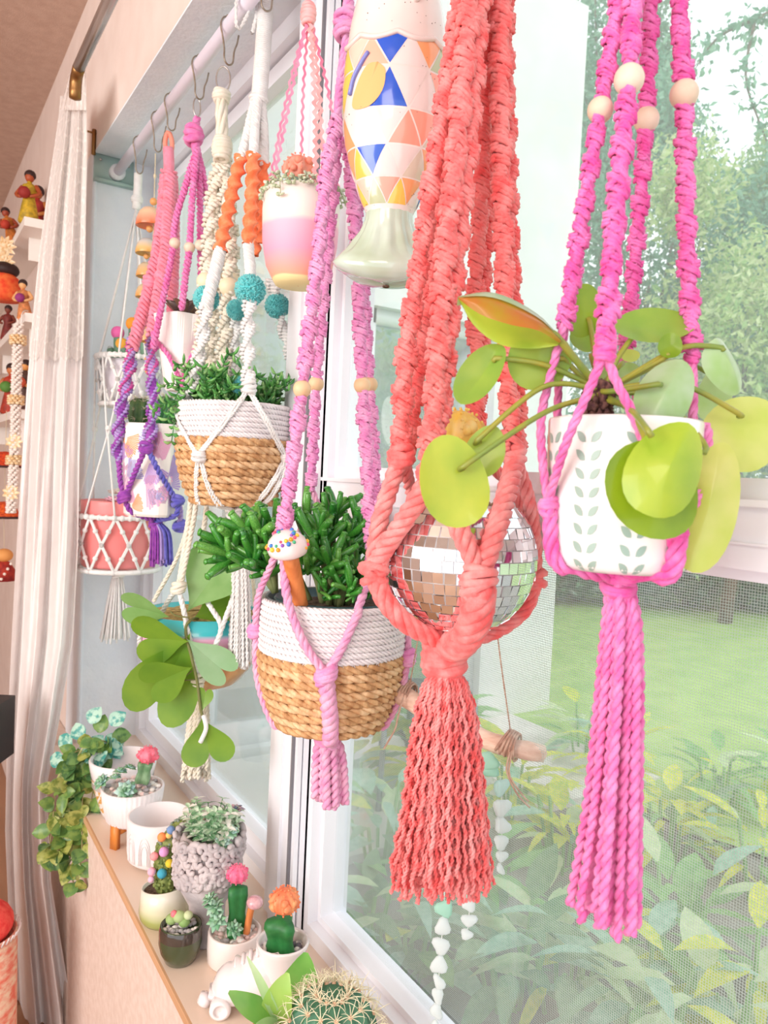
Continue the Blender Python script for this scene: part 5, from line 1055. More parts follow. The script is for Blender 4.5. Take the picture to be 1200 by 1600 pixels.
# ================================================================ fluted white pot in the thin pink hanger
D4 = D_at(285, 545); s = mp(D4); c4 = W(284, 612, D4); h4 = W(286, 497, D4)[2]-c4[2]; r4 = 44*s
t = thing('fluted_pot', 'white faceted pot with a dark bronze rosette succulent in the thin pink beaded hanger', 'potted plant', c4)
def facet(G, a):
    G = G.copy(); n = len(G); zf = (G[:, :1, 2]/h4); k = 1-.17*np.abs(((a[None]*6/PI+zf*1.0) % 2)-1); G[..., 0] *= k; G[..., 1] *= k; return G
b = MB(); b.lathe(c4, [(.001, 0), (r4*.55, 0), (r4*.62, .006), (r4*.95, h4*.6), (r4*1.08, h4-.002), (r4*1.06, h4), (r4*.98, h4-.001), (r4*.95, h4-.012), (.001, h4-.012)], 84, fn=facet); b.build('pot', mat('matt_white_ceramic', rgb(242, 232, 230), .5), t, smooth=False)
b = MB(); b.lathe(c4+A(0, 0, h4-.008), [(0, .003), (r4*.92, 0)], 20, fn=lambda G, a: G+RN.normal(size=G.shape)*.002); b.build('gravel', mat('white_gravel', rgb(230, 224, 220), .8, rgb(190, 184, 180), 200), t)
def rosette(c, r, n, m, parent, axis=(0, 0, 1), open_=1.25, wd=.42, name='rosette'):
    b = MB(); x, y, z = basis(axis)
    for i in range(n):
        f = (i+.5)/n; a = i*2.39996; el = (1-f)*1.35+.05 if False else 1.45-open_*math.sqrt(f); L_ = r*(.45+.55*math.sqrt(f)); d = unit((x*math.cos(a)+y*math.sin(a))*math.cos(el)+z*math.sin(el)); w_ = np.cross(z, d); w_ = unit(w_) if np.linalg.norm(w_) > .05 else x; up = np.cross(d, w_)
        G = []
        for u in np.linspace(0, 1, 6):
            ww_ = L_*wd*math.sin(PI*min(.98, u*.9+.1))**.9; cc_ = A(*c)+d*L_*u-up*L_*.18*u*u; G.append([cc_-w_*ww_*.9+up*ww_*.25, cc_, cc_+w_*ww_*.9+up*ww_*.25, cc_-up*ww_*.35])
        b.grid(np.array(G), closev=True, m=i % len(m) if isinstance(m, list) else 0)
    return b.build(name, m, parent)
rosette(c4+A(0, 0, h4+.004), .056, 28, [mat('bronze_succulent', rgb(96, 70, 62), .4, rgb(140, 108, 84), 40), mat('dark_plum_succulent', rgb(70, 50, 54), .4, rgb(110, 90, 80), 40)], t, open_=.85)
t = thing('macrame_hanger', 'slim bright pink macrame hanger with three wooden beads holding the white faceted pot', 'plant hanger', c4-A(0, 0, .005), 'macrame hangers on the rod')
Dp = D_at(305, 200); sp = mp(Dp)
b = MB(); P = W(308, 168, Dp)+np.outer(np.cos(np.arange(24)*2*PI/24), CR*.8+CF*.5)*6*sp+np.outer(np.sin(np.arange(24)*2*PI/24), CU)*15*sp; b.tube(P, .0016, 6, closed=True); b.build('ring', steel, t)
b = MB(); wrapknot(b, W(303, 212, Dp), 12*sp, 24*sp, 5*sp, 4, .5, seed=101); b.ropes([W(308, 184, Dp), W(304, 205, Dp)], 6*sp, 3, .03, 5); b.ropes([W(304, 215, Dp), W(307, 240, Dp)], 7*sp, 3, .03, 5); b.build('knot', hot2, t)
for L, bd, wd in (([(306, 238, 0), (290, 290, -.01), (274, 345, -.02), (268, 400, -.03), (252, 480, -.03), (240, 540, -.02)], (273, 380), 6), ([(307, 238, -.01), (301, 300, -.02), (296, 386, -.03), (290, 430, -.035), (284, 480, -.045)], (296, 387), 6), ([(309, 238, 0), (312, 300, 0), (313, 383, .0), (314, 430, 0)], (313, 383), 6), ([(310, 238, 0), (319, 280, .01), (326, 340, .03), (330, 420, .04)], None, 5)):
    P = pp(Dp, L); b = MB(); b.knots(P, wd*.82*sp, 2.5*sp, 4.4*sp, .035, k=5); b.build('knotted_cord', hot2, t)
    if bd: bead(P[[q for q in range(len(L)) if abs(L[q][1]-bd[1]) < 8 or abs(L[q][1]-bd[1]) < 21][0]]*0+W(bd[0], bd[1], Dp-.03), 8.5*sp, woodb, t)
for L in ([(240, 520, -.02), (258, 545, -.05), (275, 580, -.058), (284, 605, -.02)], [(318, 510, -.03), (305, 545, -.05), (290, 578, -.056), (284, 605, -.02)]): b = MB(); b.rope(hug(spline(pp(D4, L), step=.004), c4, [(0, r4*.6), (h4*.6, r4*.95), (h4, r4*1.06)], .003), 4*s, 2, .02, 5); b.build('cord', hot2, t)

# ================================================================ pink to purple hanger with the petal-print pot
D3 = D_at(240, 735); s = mp(D3); c3 = W(240, 806, D3); h3 = W(240, 664, D3)[2]-c3[2]
t = thing('petal_print_pot', 'square white pot printed with pastel petals holding a small spiny cactus, in the purple hanger', 'potted plant', c3)
xr3, yr3, _ = camframe(c3); hw = 50*s
def sqpt(f, z, k=1.0, ins=0.0):                              # rounded square outline, f in 0..1
    a = f*2*PI+.62; q = 1/max(abs(math.cos(a)), abs(math.sin(a))); q = min(q, 1.22); taper = .90+.10*min(1, z/h3*1.3) if z > .004 else .84
    v = xr3*math.cos(a+.0)+yr3*math.sin(a); rot = .5; v = (xr3*math.cos(rot)+yr3*math.sin(rot))*math.cos(a)+(-xr3*math.sin(rot)+yr3*math.cos(rot))*math.sin(a)
    return c3+v*q*(hw*.82*k*taper-ins)+A(0, 0, z)
zs_ = [0, .006, h3*.3, h3*.7, h3]; F_ = np.linspace(0, 1, 65)[:-1]
b = MB(); G = [[sqpt(f, 0, .02) for f in F_]]+[[sqpt(f, z) for f in F_] for z in zs_]+[[sqpt(f, h3, 1, .004) for f in F_], [sqpt(f, h3-.014, 1, .005) for f in F_], [sqpt(f, h3-.014, .02) for f in F_]]; b.grid(np.array(G), closev=True); b.build('pot', mat('ivory_ceramic', rgb(244, 232, 226), .35, coat=.2), t, smooth=False)
pet = [mat('petal_print%d' % i, c, .4) for i, c in enumerate((rgb(244, 160, 104), rgb(206, 166, 196), rgb(166, 164, 214), rgb(236, 168, 204), rgb(186, 146, 212)))]; ink = mat('purple_print_line', rgb(170, 120, 170), .5)
for i, (f0, z0, R_, rot0, m_) in enumerate(((.27, .82, .05, 3.6, 0), (.21, .62, .075, -.6, 1), (.13, .45, .08, 3.9, 3), (.06, .75, .06, .4, 2), (.02, .35, .075, 2.6, 4), (.19, .16, .05, .5, 3), (.30, .35, .05, .2, 1), (.09, .12, .04, 2.0, 2), (.36, .6, .06, 0, 2), (.24, .40, .05, 2.4, 2), (.16, .80, .05, 3.2, 3), (.10, .60, .055, 4.4, 4), (.03, .60, .05, 1.2, 3), (.28, .58, .045, 1.9, 4), (.22, .10, .04, 2.9, 0), (.98, .15, .05, .8, 1), (.97, .85, .05, 4.0, 2), (.05, .92, .03, 5.2, 3))):
    b = MB(); bl_ = MB(); per = 8*hw*.82; n = 15
    for q in range(n):
        a0 = rot0-.75+q*1.5/n; G = []
        for u in (0.10, .4, .7, .92, 1.0):
            G.append([(lambda rr, aa: sqpt(f0+rr*math.cos(aa)/per, max(.012, min(h3-.004, z0*h3+rr*math.sin(aa))), 1, -.0007))(R_*u*(1+.05*math.sin(q*2.1)), a0+e*1.5/n*.72) for e in (0, .5, 1)])
        b.grid(np.array(G))
    b.build('petal_print', pet[m_], t)
bc = MB()
cact = mat('olive_cactus', rgb(84, 112, 60), .6, rgb(56, 90, 50), 60); spn = mat('ivory_spines', rgb(240, 228, 200), .5)
def barrel(c, r, h, ribs, parent, m, spines, ms=spn, L_=.012, seed=1, lean=(0, 0, 1)):
    rr = random.Random(seed); x, y, z = basis(lean); Mx = Mcols(x, y, z); b = MB()
    def fn(G, a): G = G.copy(); k = 1-.16*np.abs(np.sin(a*ribs/2))[None]; k = 1-.18*(1-np.abs(np.cos(a*ribs/2)))[None]; G[..., 0] *= k; G[..., 1] *= k; return G
    pr = [(max(.0005, r*math.sin(PI*q)**.55), h*(1-math.cos(PI*q))/2) for q in np.linspace(.02, .98, 14)]; b.lathe(c, pr, ribs*8, fn=fn, M=Mx); b.build('cactus', m, parent)
    b = MB()
    for i in range(ribs):
        a = i*2*PI/ribs
        for q in np.linspace(.18, .95, spines):
            rr0 = r*math.sin(PI*q)**.55; z0 = h*(1-math.cos(PI*q))/2; p = A(*c)+Mx@A(rr0*math.cos(a), rr0*math.sin(a), z0); o = unit(Mx@A(math.cos(a), math.sin(a), (z0/h-.5)*1.6))
            for k in range(7):
                d = unit(o+A(*[rr.uniform(-1, 1) for _ in range(3)])*.75); b.tube([p, p+d*L_*.6, p+d*L_*rr.uniform(.8, 1.2)], [.00045, .00035, .0001], 4)
    b.build('spines', ms, parent)['kind'] = 'stuff'
barrel(W(218, 668, D3-.01), .030, .07, 9, t, cact, 5, seed=3); barrel(W(252, 668, D3-.02), .026, .075, 9, t, green_c, 5, seed=4, lean=(.15, -.1, 1)); barrel(W(266, 668, D3+.02), .02, .06, 8, t, cact, 4, seed=5)
b = MB(); b.grid(np.array([[sqpt(f, h3-.010, .93) for f in F_], [sqpt(f, h3-.008, .02) for f in F_]]), closev=True); b.build('soil', soil_p, t)
t = thing('macrame_hanger', 'tie-dyed macrame hanger fading from pink square knots to purple spirals with purple blue tassel', 'plant hanger', c3-A(0, 0, .005), 'macrame hangers on the rod')
pk = yarn('pink_dyed_cord', rgb(248, 140, 160), rgb(250, 160, 186)); pk2 = yarn('rose_dyed_cord', rgb(246, 130, 176), rgb(250, 160, 200)); pu = yarn('violet_dyed_cord', rgb(140, 60, 170), rgb(180, 90, 190)); mg = yarn('magenta_dyed_cord', rgb(206, 70, 160), rgb(220, 110, 170)); la = yarn('lavender_dyed_cord', rgb(176, 150, 216), rgb(196, 170, 226)); bu = yarn('blue_violet_dyed_cord', rgb(96, 92, 190), rgb(126, 120, 210))
Dq = D_at(262, 300); sq = mp(Dq)
b = MB(); b.tube(spline([W(261, 240, Dq), W(258, 222, Dq), W(263, 206, Dq), W(269, 222, Dq), W(267, 242, Dq)], n=18), 3.6*sq, 8); b.build('hang_loop', mat('salmon_wrap', rgb(244, 150, 130), .8), t)
b = MB(); b.tube(spline(pp(Dq, [(263, 232), (264, 255), (264, 276)]), n=10), 8.5*sq, 12); b.build('wrap', pk, t)
U3 = [([(262, 274, -.01), (256, 330, -.02), (247, 390, -.04), (228, 470, -.05), (208, 540, -.06)], 9), ([(266, 274, -.02), (263, 330, -.03), (258, 400, -.05), (246, 470, -.06), (238, 520, -.07)], 9), ([(269, 274, 0), (272, 340, .02), (272, 420, .04), (268, 490, .05)], 8), ([(258, 274, .01), (252, 340, .03), (240, 430, .04)], 8)]
for L, wd in U3: b = MB(); b.knots(pp(Dq, L), wd*sq, 2.9*sq, 6.6*sq, 0, k=6, plies=1, thick=.62); b.build('square_knot_cord', [pk, pk2][0], t)
for x, y, d_ in ((226, 441, -.05), (244, 433, -.05)): b = MB(); wrapknot(b, W(x+8, y, Dq+d_), 8*sq, 14*sq, 4*sq, 3, .4, seed=int(x)); b.build('knot', pk, t)
def dyed(i, sd): return (1 if sd > 0 else 0)+(2 if i > .45 else 0)
for L in ([(208, 535, -.06), (200, 590, -.07), (190, 640, -.075), (184, 690, -.05), (186, 720, -.03)], [(240, 500, -.07), (237, 570, -.085), (240, 630, -.09), (234, 680, -.098), (228, 700, -.10)]):
    b = MB(); b.knots(pp(D3, L), 10.5*s, 2.5*s, 4.6*s, .105, mfun=dyed, k=5, thick=.32, jit=.05); b.build('spiral_cord', [mg, la, pu, la], t)
hp3 = [(0, hw*1.02), (h3, hw*1.06)]
for L, m_ in (([(228, 700, -.10), (212, 735, -.085), (196, 775, -.05)], pu), ([(230, 700, -.10), (250, 740, -.09), (276, 782, -.04)], bu), ([(186, 720, -.03), (188, 750, -.04), (194, 776, -.05)], pu), ([(196, 782, -.05), (206, 800, -.05), (240, 813, -.02)], pu), ([(278, 785, -.04), (274, 805, -.04), (242, 814, -.01)], bu), ([(278, 785, -.03), (282, 800, -.01), (280, 824, .0)], la)):
    b = MB(); b.ropes(pp(D3, L), 4.4*s, 2, .025, 5); b.build('cord', m_, t)
for i, (x, y, d_, m_) in enumerate(((194, 777, -.055, pu), (278, 783, -.04, bu), (228, 700, -.10, pu), (243, 818, 0, pu), (280, 822, 0, bu))): b = MB(); wrapknot(b, W(x, y, D3+d_), 8*s, 15*s, 3.5*s, 4, .5, seed=110+i); b.build('knot', m_, t)
b = MB()
for i in range(46):
    f = (i+.5)/46; a = i*2.4; q = math.sqrt(f); X = q*math.cos(a); P = pp(D3, [(245+X*8, 818, q*math.sin(a)*.01), (251+X*16, 835, q*math.sin(a)*.02), (252+X*19, 880+R.uniform(-6, 6), q*math.sin(a)*.024)]); b.tube(spline(P, step=.006), 1.9*s, 5, m=0 if X < -.25 else (1 if X < .25 else 2))
b.build('tassel', [pu, la, bu], t)['kind'] = 'stuff'

# ================================================================ ceramic bell chime
D2 = D_at(232, 340, .53); s = mp(D2)
t = thing('bell_chime', 'hanging chime of small orange and tan ceramic bells on a knotted string', 'wind chime', W(232, 600, D2))
tw_ = mat('jute_string', rgb(222, 206, 176), .9)
b = MB(); b.ropes([W(243, 240, D2), W(241, 312, D2), W(236, 480, D2), W(232, 600, D2)], .0014, 2, .01, 5)
for y in (274, 276): b.ball(W(242, y, D2), .004, 8, 6)
b.build('string', tw_, t)
bz2 = [zramp('bell_glaze%d' % i, [(0, a_), (.012, b_), (.03, c_), (.05, c_)], rough=.35, coat=.3) for i, (a_, b_, c_) in enumerate((((rgb(232, 110, 50)), rgb(250, 150, 120), rgb(236, 196, 160)), (rgb(222, 160, 70), rgb(230, 190, 130), rgb(206, 204, 200)), (rgb(214, 150, 70), rgb(220, 176, 120), rgb(210, 190, 160))))]
woodo = mat('orange_bead', rgb(226, 160, 96), .45)
for i, (px, py, r_) in enumerate(((234, 354, 21), (229, 397, 17), (229, 433, 16), (227, 465, 15), (233, 494, 14), (230, 534, 15))):
    c = W(px, py, D2); k = r_*s; ob = MB(); ob.lathe((0, 0, 0), [(k, 0), (k*1.02, .002), (k*.97, k*.5), (k*.8, k*1.0), (k*.5, k*1.32), (k*.12, k*1.42), (.0005, k*1.42), (.0005, k*1.3), (k*.45, k*1.2), (k*.74, k*.9), (k*.9, k*.45), (k*.94, .001), (k, 0)], 28)
    me = mesh_only(ob, 'bell', bz2[min(2, i)]); inst(me, 'bell', t, m4(A(1, 0, 0), A(0, 1, 0), A(0, 0, 1), c))
    bead(c+A(0, 0, -.006), .009 if i == 0 else .007, woodo, t)
bead(W(240, 315, D2), .0095, woodo, t); bead(W(231, 562, D2), .009, woodo, t); bead(W(231, 580, D2), .0075, woodo, t)

# ================================================================ white two-tier net hanger
D1 = D_at(187, 840, .515); s = mp(D1)
cu = W(204, 562, D1); cl = W(187, 806, D1)
t = thing('net_hanger', 'white two-tier knotted net hanger with hoops and tassel at the far end of the rod', 'plant hanger', W(185, 905, D1), 'macrame hangers on the rod')
b = MB(); b.tube(spline(pp(D1, [(216, 272), (215, 300), (213, 326)]), n=12), 6.5*s, 12); wrapknot(b, W(214, 312, D1), 7.5*s, 10*s, 2.5*s, 3, .1, seed=121); b.build('wrap', wht, t)
ru, rl = 50*s, 64*s; N8 = 10
def hoop(c, r): a = np.arange(48)*2*PI/48; return A(*c)+np.stack([r*np.cos(a), r*np.sin(a), 0*a], 1)
top1 = W(213, 326, D1)
for i in range(8):
    a = i*2*PI/8+.2; e = cu+A(math.cos(a)*ru, math.sin(a)*ru, 0); b = MB(); b.tube([top1, e], .0031, 5); b.build('cord', wht, t)
for i in range(8):
    a = i*2*PI/8+.45; e0 = cu+A(math.cos(a)*ru*1.04, math.sin(a)*ru*1.04, 0); e1 = cl+A(math.cos(a)*rl, math.sin(a)*rl, 0); g = i//2*2; ag = (g+.5)*2*PI/8+.45; mid = (cu+cl)/2+A(math.cos(ag), math.sin(ag), 0)*(ru+rl)/2*.9+A(0, 0, .02)
    b = MB(); b.tube(spline([e0, mid, e1], n=3), .0029, 5); b.build('cord', wht, t)
    if i % 2 == 0: b = MB(); wrapknot(b, mid, .006, .014, .0022, 4, .2, seed=130+i); b.build('knot', wht, t)
def net(c, r0, r1, h, rows, nm):
    b = MB(); b.tube(hoop(c-A(0, 0, h), r1), .0068, 6, closed=True); b.build('hoop', wht, t); b = MB(); b.tube(hoop(c, r0), .0062, 6, closed=True)
    for i in range(36): a = i*2*PI/36; b.ball(A(*c)+A(math.cos(a)*r0, math.sin(a)*r0, 0), .0084, 6, 4)
    b.build('hoop', wht, t); b = MB()
    for i in range(N8):
        for sg in (-1, 1):
            P = []
            for k in range(rows*2+1):
                f = k/(rows*2); a = i*2*PI/N8+sg*f*rows*PI/N8*1.0; r = r0+(r1-r0)*f; P.append(A(*c)+A(math.cos(a)*r, math.sin(a)*r, -h*f))
            for o in (-.0034, .0034): b.tube(np.array(P)+A(0, 0, o), .0029, 5)
            for k in range(0, rows*2+1): b.ball(P[k], .0074, 6, 4)
    b.build(nm, wht, t)['kind'] = 'stuff'
hu = 72*s; hl = 82*s
net(cu, ru, ru*.86, hu, 2, 'upper_net'); net(cl, rl, rl*.95, hl, 2, 'lower_net')
bt = cl-A(0, 0, hl)
b = MB()
for i in range(5): a = i*2*PI/5; b.tube([bt+A(math.cos(a)*rl*.95, math.sin(a)*rl*.95, 0), bt-A(0, 0, .01)], .003, 5)
bb_ = cu-A(0, 0, hu)
for i in range(5): a = i*2*PI/5; b.tube([bb_+A(math.cos(a)*ru*.86, math.sin(a)*ru*.86, 0), bb_-A(0, 0, .004)], .003, 5)
b.build('base_cords', wht, t)['kind'] = 'stuff'
b = MB(); wrapknot(b, bt-A(0, 0, .016), .015, .024, .004, 5, .3, seed=140); b.build('knot', wht, t)
b = MB(); tp_ = bt-A(0, 0, .022)
for i in range(44):
    f = (i+.5)/44; a = i*2.4; q = math.sqrt(f); L_ = .175+R.uniform(-.008, .008); b.tube(spline([tp_+A(math.cos(a)*.012*q, math.sin(a)*.012*q, 0), tp_+A(math.cos(a)*.022*q, math.sin(a)*.022*q, -.05), tp_+A(math.cos(a)*.042*q, math.sin(a)*.042*q, -L_)], n=7), .0028, 4)
b.build('tassel', wht, t)['kind'] = 'stuff'
loc_ = cl-A(0, 0, hl-.006)
t = thing('pink_pot', 'pink round pot with tiny pink flowers in the lower tier of the white net hanger', 'potted plant', loc_)
hpk = W(187, 782, D1)[2]-loc_[2]; rk = rl*.90
b = MB(); b.lathe(loc_, [(.001, 0), (rk*.9, 0), (rk*.96, .008), (rk, hpk-.004), (rk, hpk), (rk*.95, hpk), (rk*.93, hpk-.012), (.001, hpk-.012)], 44); b.build('pot', mat('dusty_pink_glaze', rgb(236, 128, 126), .4, rgb(232, 140, 140), 6, coat=.2), t)
b = MB(); b.lathe(loc_+A(0, 0, hpk-.01), [(0, .003), (rk*.94, 0)], 20, fn=lambda G, a: G+RN.normal(size=G.shape)*.003); b.build('gravel', mat('pink_gravel', rgb(220, 170, 160), .9, rgb(240, 210, 204), 200), t)
rosette(loc_+A(-.03, -.05, hpk), .03, 14, mat('pale_pink_succulent', rgb(240, 190, 200), .5, rgb(214, 150, 170), 60), t); rosette(loc_+A(.03, -.06, hpk+.01), .026, 12, mat('rose_succulent', rgb(232, 130, 150), .5, rgb(246, 190, 196), 60), t); rosette(loc_+A(-.01, .0, hpk+.02), .03, 12, mat('cream_succulent', rgb(240, 224, 214), .5), t)
lu = cu-A(0, 0, hu-.006)
t = thing('white_pot', 'white pot of blunt cacti with orange and pink flower balls in the upper net tier', 'potted plant', lu)
hq = hu-.012; rq = ru*.80
b = MB(); b.lathe(lu, [(.001, 0), (rq*.8, 0), (rq, hq), (rq*.94, hq), (.001, hq-.008)], 36); b.build('pot', mat('pearl_pot', rgb(238, 230, 238), .35, coat=.2), t)
for i, (px, py, x2, y2, col) in enumerate(((185, 555, 184, 520, (240, 110, 180)), (196, 555, 190, 538, (250, 180, 70)), (208, 555, 207, 506, (250, 160, 50)), (226, 555, 226, 512, (250, 170, 60)), (176, 560, 172, 545, (190, 200, 200)))):
    p0, p1 = W(px, py, D1-.02), W(x2, y2, D1-.02); b = MB(); b.tube(spline([lu*[0, 0, 0]+p0-A(0, 0, .02), p0, p1], n=7), [.010, .011, .012, .012, .012, .011, .009], 10); b.build('cactus', mat('bluish_cactus', rgb(120, 158, 136), .6, rgb(90, 130, 100), 50), t)
    b = MB(); b.ball(p1, .018 if i != 4 else .008, 14, 10); b.build('flower_ball', mat('flower_ball%d' % i, rgb(*col), .7), t)

# ================================================================ S-hooks and the sea glass mobile
hookm = mat('dull_steel_wire', rgb(170, 160, 148), .35, rgb(140, 124, 106), 60, metal=.8)
for i, (px, py, lab, bx, by) in enumerate(((218, 226, 'first wire hook from the far wall, carrying the white net hanger', 216, 272), (247, 187, 'second wire hook from the far wall, carrying the ceramic bells', 243, 240), (268, 160, 'third wire hook from the far wall, carrying the pink to purple hanger', 263, 208), (312, 101, 'wire hook carrying the slim bright pink beaded hanger', 309, 156), (358, 40, 'wire hook carrying the cream spiral hanger', 350, 108), (417, -44, 'wire hook at the top edge carrying the orange wrapped hanger', 412, 20))):
    y = float(atx(px, py, XR)[1]); c = A(XR, y, ZR); t = thing('wire_hook', lab, 'hook', c, 'wire hooks on the tension rod')
    zb = float(atx(bx, by, XR)[2])-ZR; zb = min(-.05, zb)
    P = [(.010, .012), (-.002, .0172), (-.012, .013), (-.0165, -.002), (-.012, -.022), (-.008, zb*.6), (-.007, zb*.88), (.001, zb), (.010, zb*.9), (.012, zb*.6), (.017, zb*.38), (.020, zb*.14)]
    b = MB(); b.tube(spline([c+A(x, 0, z) for x, z in P], n=50), .0017, 7); b.build('hook_wire', hookm, t)
    b = MB(); b.ball(c+A(-.003, 0, .0185), .0034, 8, 6); b.ball(c+A(.005, 0, .0175), .0034, 8, 6); b.build('wire_bead', hookm, t)
Dm = 1.02; s = mp(Dm)
stick = [(600, 1060, .10), (625, 1083, .06), (690, 1122, .03), (770, 1160, .0), (850, 1178, -.03)]
P = pp(Dm, stick)
t = thing('sea_glass_mobile', 'driftwood stick with strings of pale sea glass hanging in front of the window', 'mobile', P[2])
drift = mat('weathered_driftwood', rgb(242, 210, 190), .8, rgb(212, 168, 146), 30, .6, 120, stretch=(1, 1, 4))
b = MB(); Q = spline(P, n=26); b.tube(Q, np.linspace(.0155, .0115, 26)*(1+.06*np.sin(np.arange(26)*1.7)), 14); b.build('stick', drift, t)
jut = mat('tan_jute_cord', rgb(200, 170, 150), .9, rgb(170, 130, 112), 100)
for L in ([(672, 900, .02), (660, 960, .03), (640, 1072, .045)], [(757, 760, -.02), (776, 980, -.02), (798, 1145, -.015)]): b = MB(); b.ropes(pp(Dm, L), .0011, 2, .008, 4); b.build('string', jut, t)
for x, y, d_ in ((634, 1083, .06), (797, 1162, -.01)):
    c = W(x, y, Dm+d_); T_ = unit(P[3]-P[1])
    for k in range(5):
        u, v, w_ = basis(unit(T_+A(0, 0, .12*(k-2)))); a = np.arange(18)*2*PI/18; b = MB(); b.tube(c+T_*(k-2)*.005+np.outer(np.cos(a), u)*.0175+np.outer(np.sin(a), v)*.0175, .0018, 5, closed=True); b.build('lashing', jut, t)
for L in ([(630, 1090, .03), (622, 1120, .03), (617, 1140, .03), (600, 1170, .03)], [(797, 1175, -.03), (792, 1205, -.03), (808, 1240, -.03), (828, 1262, -.03)], [(800, 1172, -.03), (796, 1210, -.03), (815, 1240, -.03), (826, 1252, -.03)]): b = MB(); b.tube(spline(pp(Dm, L), n=16), .0013, 5); b.build('cord_end', jut, t)
sgl = [mat('sea_glass%d' % i, c, .4, trans=.5) for i, c in enumerate((rgb(236, 242, 242), rgb(196, 236, 220), rgb(214, 240, 236)))]
rg = random.Random(4)
def seaglass(px, py, la_, lb_, m_, d_=0.0, an=0.0):
    c = W(px, py, Dm+d_); u = camdir(an); v = camdir(an+90); b = MB(); n = 14; a = np.arange(n)*2*PI/n; k = 1+.16*np.cos(a*3+px)+.1*np.cos(2*a+py)
    G = []
    for f, z in ((.02, -.0035), (.7, -.0035), (1, -.001), (1, .001), (.7, .0035), (.02, .0035)): G.append(c+np.outer(np.cos(a)*k*la_*s*f/2, u)+np.outer(np.sin(a)*k*lb_*s*f/2, v)+CF*z)
    b.grid(np.array(G), closev=True); b.build('sea_glass', sgl[m_], t)
chains = [[(768, 1205, 24, 20), (783, 1230, 22, 30), (784, 1262, 27, 30), (785, 1290, 28, 24), (783, 1316, 24, 22), (784, 1338, 18, 18), (782, 1358, 10, 20)],
          [(736, 1395, 22, 20), (733, 1415, 20, 20), (733, 1438, 24, 20), (729, 1460, 20, 16)], [(694, 1420, 26, 28), (692, 1448, 26, 26), (689, 1478, 28, 26), (686, 1508, 24, 30), (686, 1535, 16, 26), (684, 1556, 18, 26), (682, 1580, 20, 24), (681, 1604, 14, 20)],
          [(742, 1230, 26, 40), (748, 1270, 20, 30)], [(762, 1190, 36, 26)]]
for ci, ch in enumerate(chains):
    for j, (x, y, la_, lb_) in enumerate(ch): seaglass(x, y, la_, lb_, 0 if (ci, j) > (0, 1) and ci < 3 and j > 0 else 1+(j % 2), -.005*ci, rg.uniform(-25, 25))
    x, y = ch[0][:2]; q = min(Q, key=lambda v: abs((v-CAM)@CR/((v-CAM)@CF)*FPX+600-x)); b = MB(); b.tube([q-A(0, 0, .01)]+[W(x_, y_, Dm-.005*ci) for x_, y_, _, _ in ch], .0006, 4); b.build('thread', mat('clear_thread', rgb(230, 230, 226), .5), t)
# ================================================================ things on the sill
def S_(px, py): return atz(px, py, ZS)
def zat(B, px, py):
    v = ray(px, py); t = (v[0]*B[0]+v[1]*B[1])/(v[0]**2+v[1]**2); return EYE+v[2]*t
white_g = mat('white_gloss_ceramic', rgb(242, 234, 236), .25, coat=.4); white_m = mat('white_matt_ceramic', rgb(240, 230, 230), .55)
gravel_w = mat('pale_gravel', rgb(226, 218, 210), .8, rgb(180, 172, 166), 240, .6, 300)
def pebbles(c, r, n, sz, mats, parent, name='pebbles', seed=1):
    rr = random.Random(seed); b = MB()
    for i in range(n):
        a = rr.random()*6.28; q = r*math.sqrt(rr.random()); b.ball(A(*c)+A(math.cos(a)*q, math.sin(a)*q, rr.uniform(0, sz*.4)), sz*rr.uniform(.7, 1.3), 7, 5, m=rr.randrange(len(mats)), sc=(1, .85, .7))
    b.build(name, mats, parent)['kind'] = 'stuff'
peb = [mat('pebble_white', rgb(240, 232, 226), .6), mat('pebble_pink', rgb(236, 206, 200), .6), mat('pebble_grey', rgb(176, 170, 172), .6)]
echm = [mat('echeveria%d' % i, c, .5, c2, 60) for i, (c, c2) in enumerate(((rgb(134, 184, 150), rgb(190, 216, 196)), (rgb(108, 162, 120), rgb(160, 200, 160)), (rgb(150, 196, 190), rgb(200, 226, 216))))]
# -- trailing plant at the far end
B = S_(170, 1235)+A(-.01, .06, 0); B[1] = min(B[1], YE-.09); D = dep(B)
t = thing('trailing_plant', 'variegated trailing plant spilling over the far end of the sill beside the curtain', 'potted plant', B)
b = MB(); b.lathe(B, [(.001, 0), (.045, 0), (.060, .09), (.056, .09), (.001, .08)], 28); b.build('pot', mat('grey_pot', rgb(170, 166, 160), .7), t)
hb = [mat('trailing_leaf%d' % i, c, .4, c2, 70, ramp=(.42, .56), trans=.15, coat=.15) for i, (c, c2) in enumerate(((rgb(82, 166, 156), rgb(190, 226, 206)), (rgb(96, 136, 70), rgb(130, 160, 80)), (rgb(112, 130, 52), rgb(176, 180, 96)), (rgb(70, 110, 62), rgb(110, 146, 80))))]
def roundleaf(b, p, d, up, L_, Wd, m): # oval blade
    d = unit(d); w_ = np.cross(up, d); w_ = unit(w_) if np.linalg.norm(w_) > .05 else unit(np.cross(A(1, 0, 0), d)); n_ = np.cross(d, w_); G = []
    for u in np.linspace(0, 1, 7):
        q = Wd/2*math.sin(PI*min(.995, max(.02, u))**.85)**.75; c = p+d*L_*u-n_*L_*.22*u*u; G.append([c-w_*q+n_*q*.28, c-w_*q*.5+n_*q*.08, c, c+w_*q*.5+n_*q*.08, c+w_*q+n_*q*.28])
    b.grid(np.array(G), m=m)
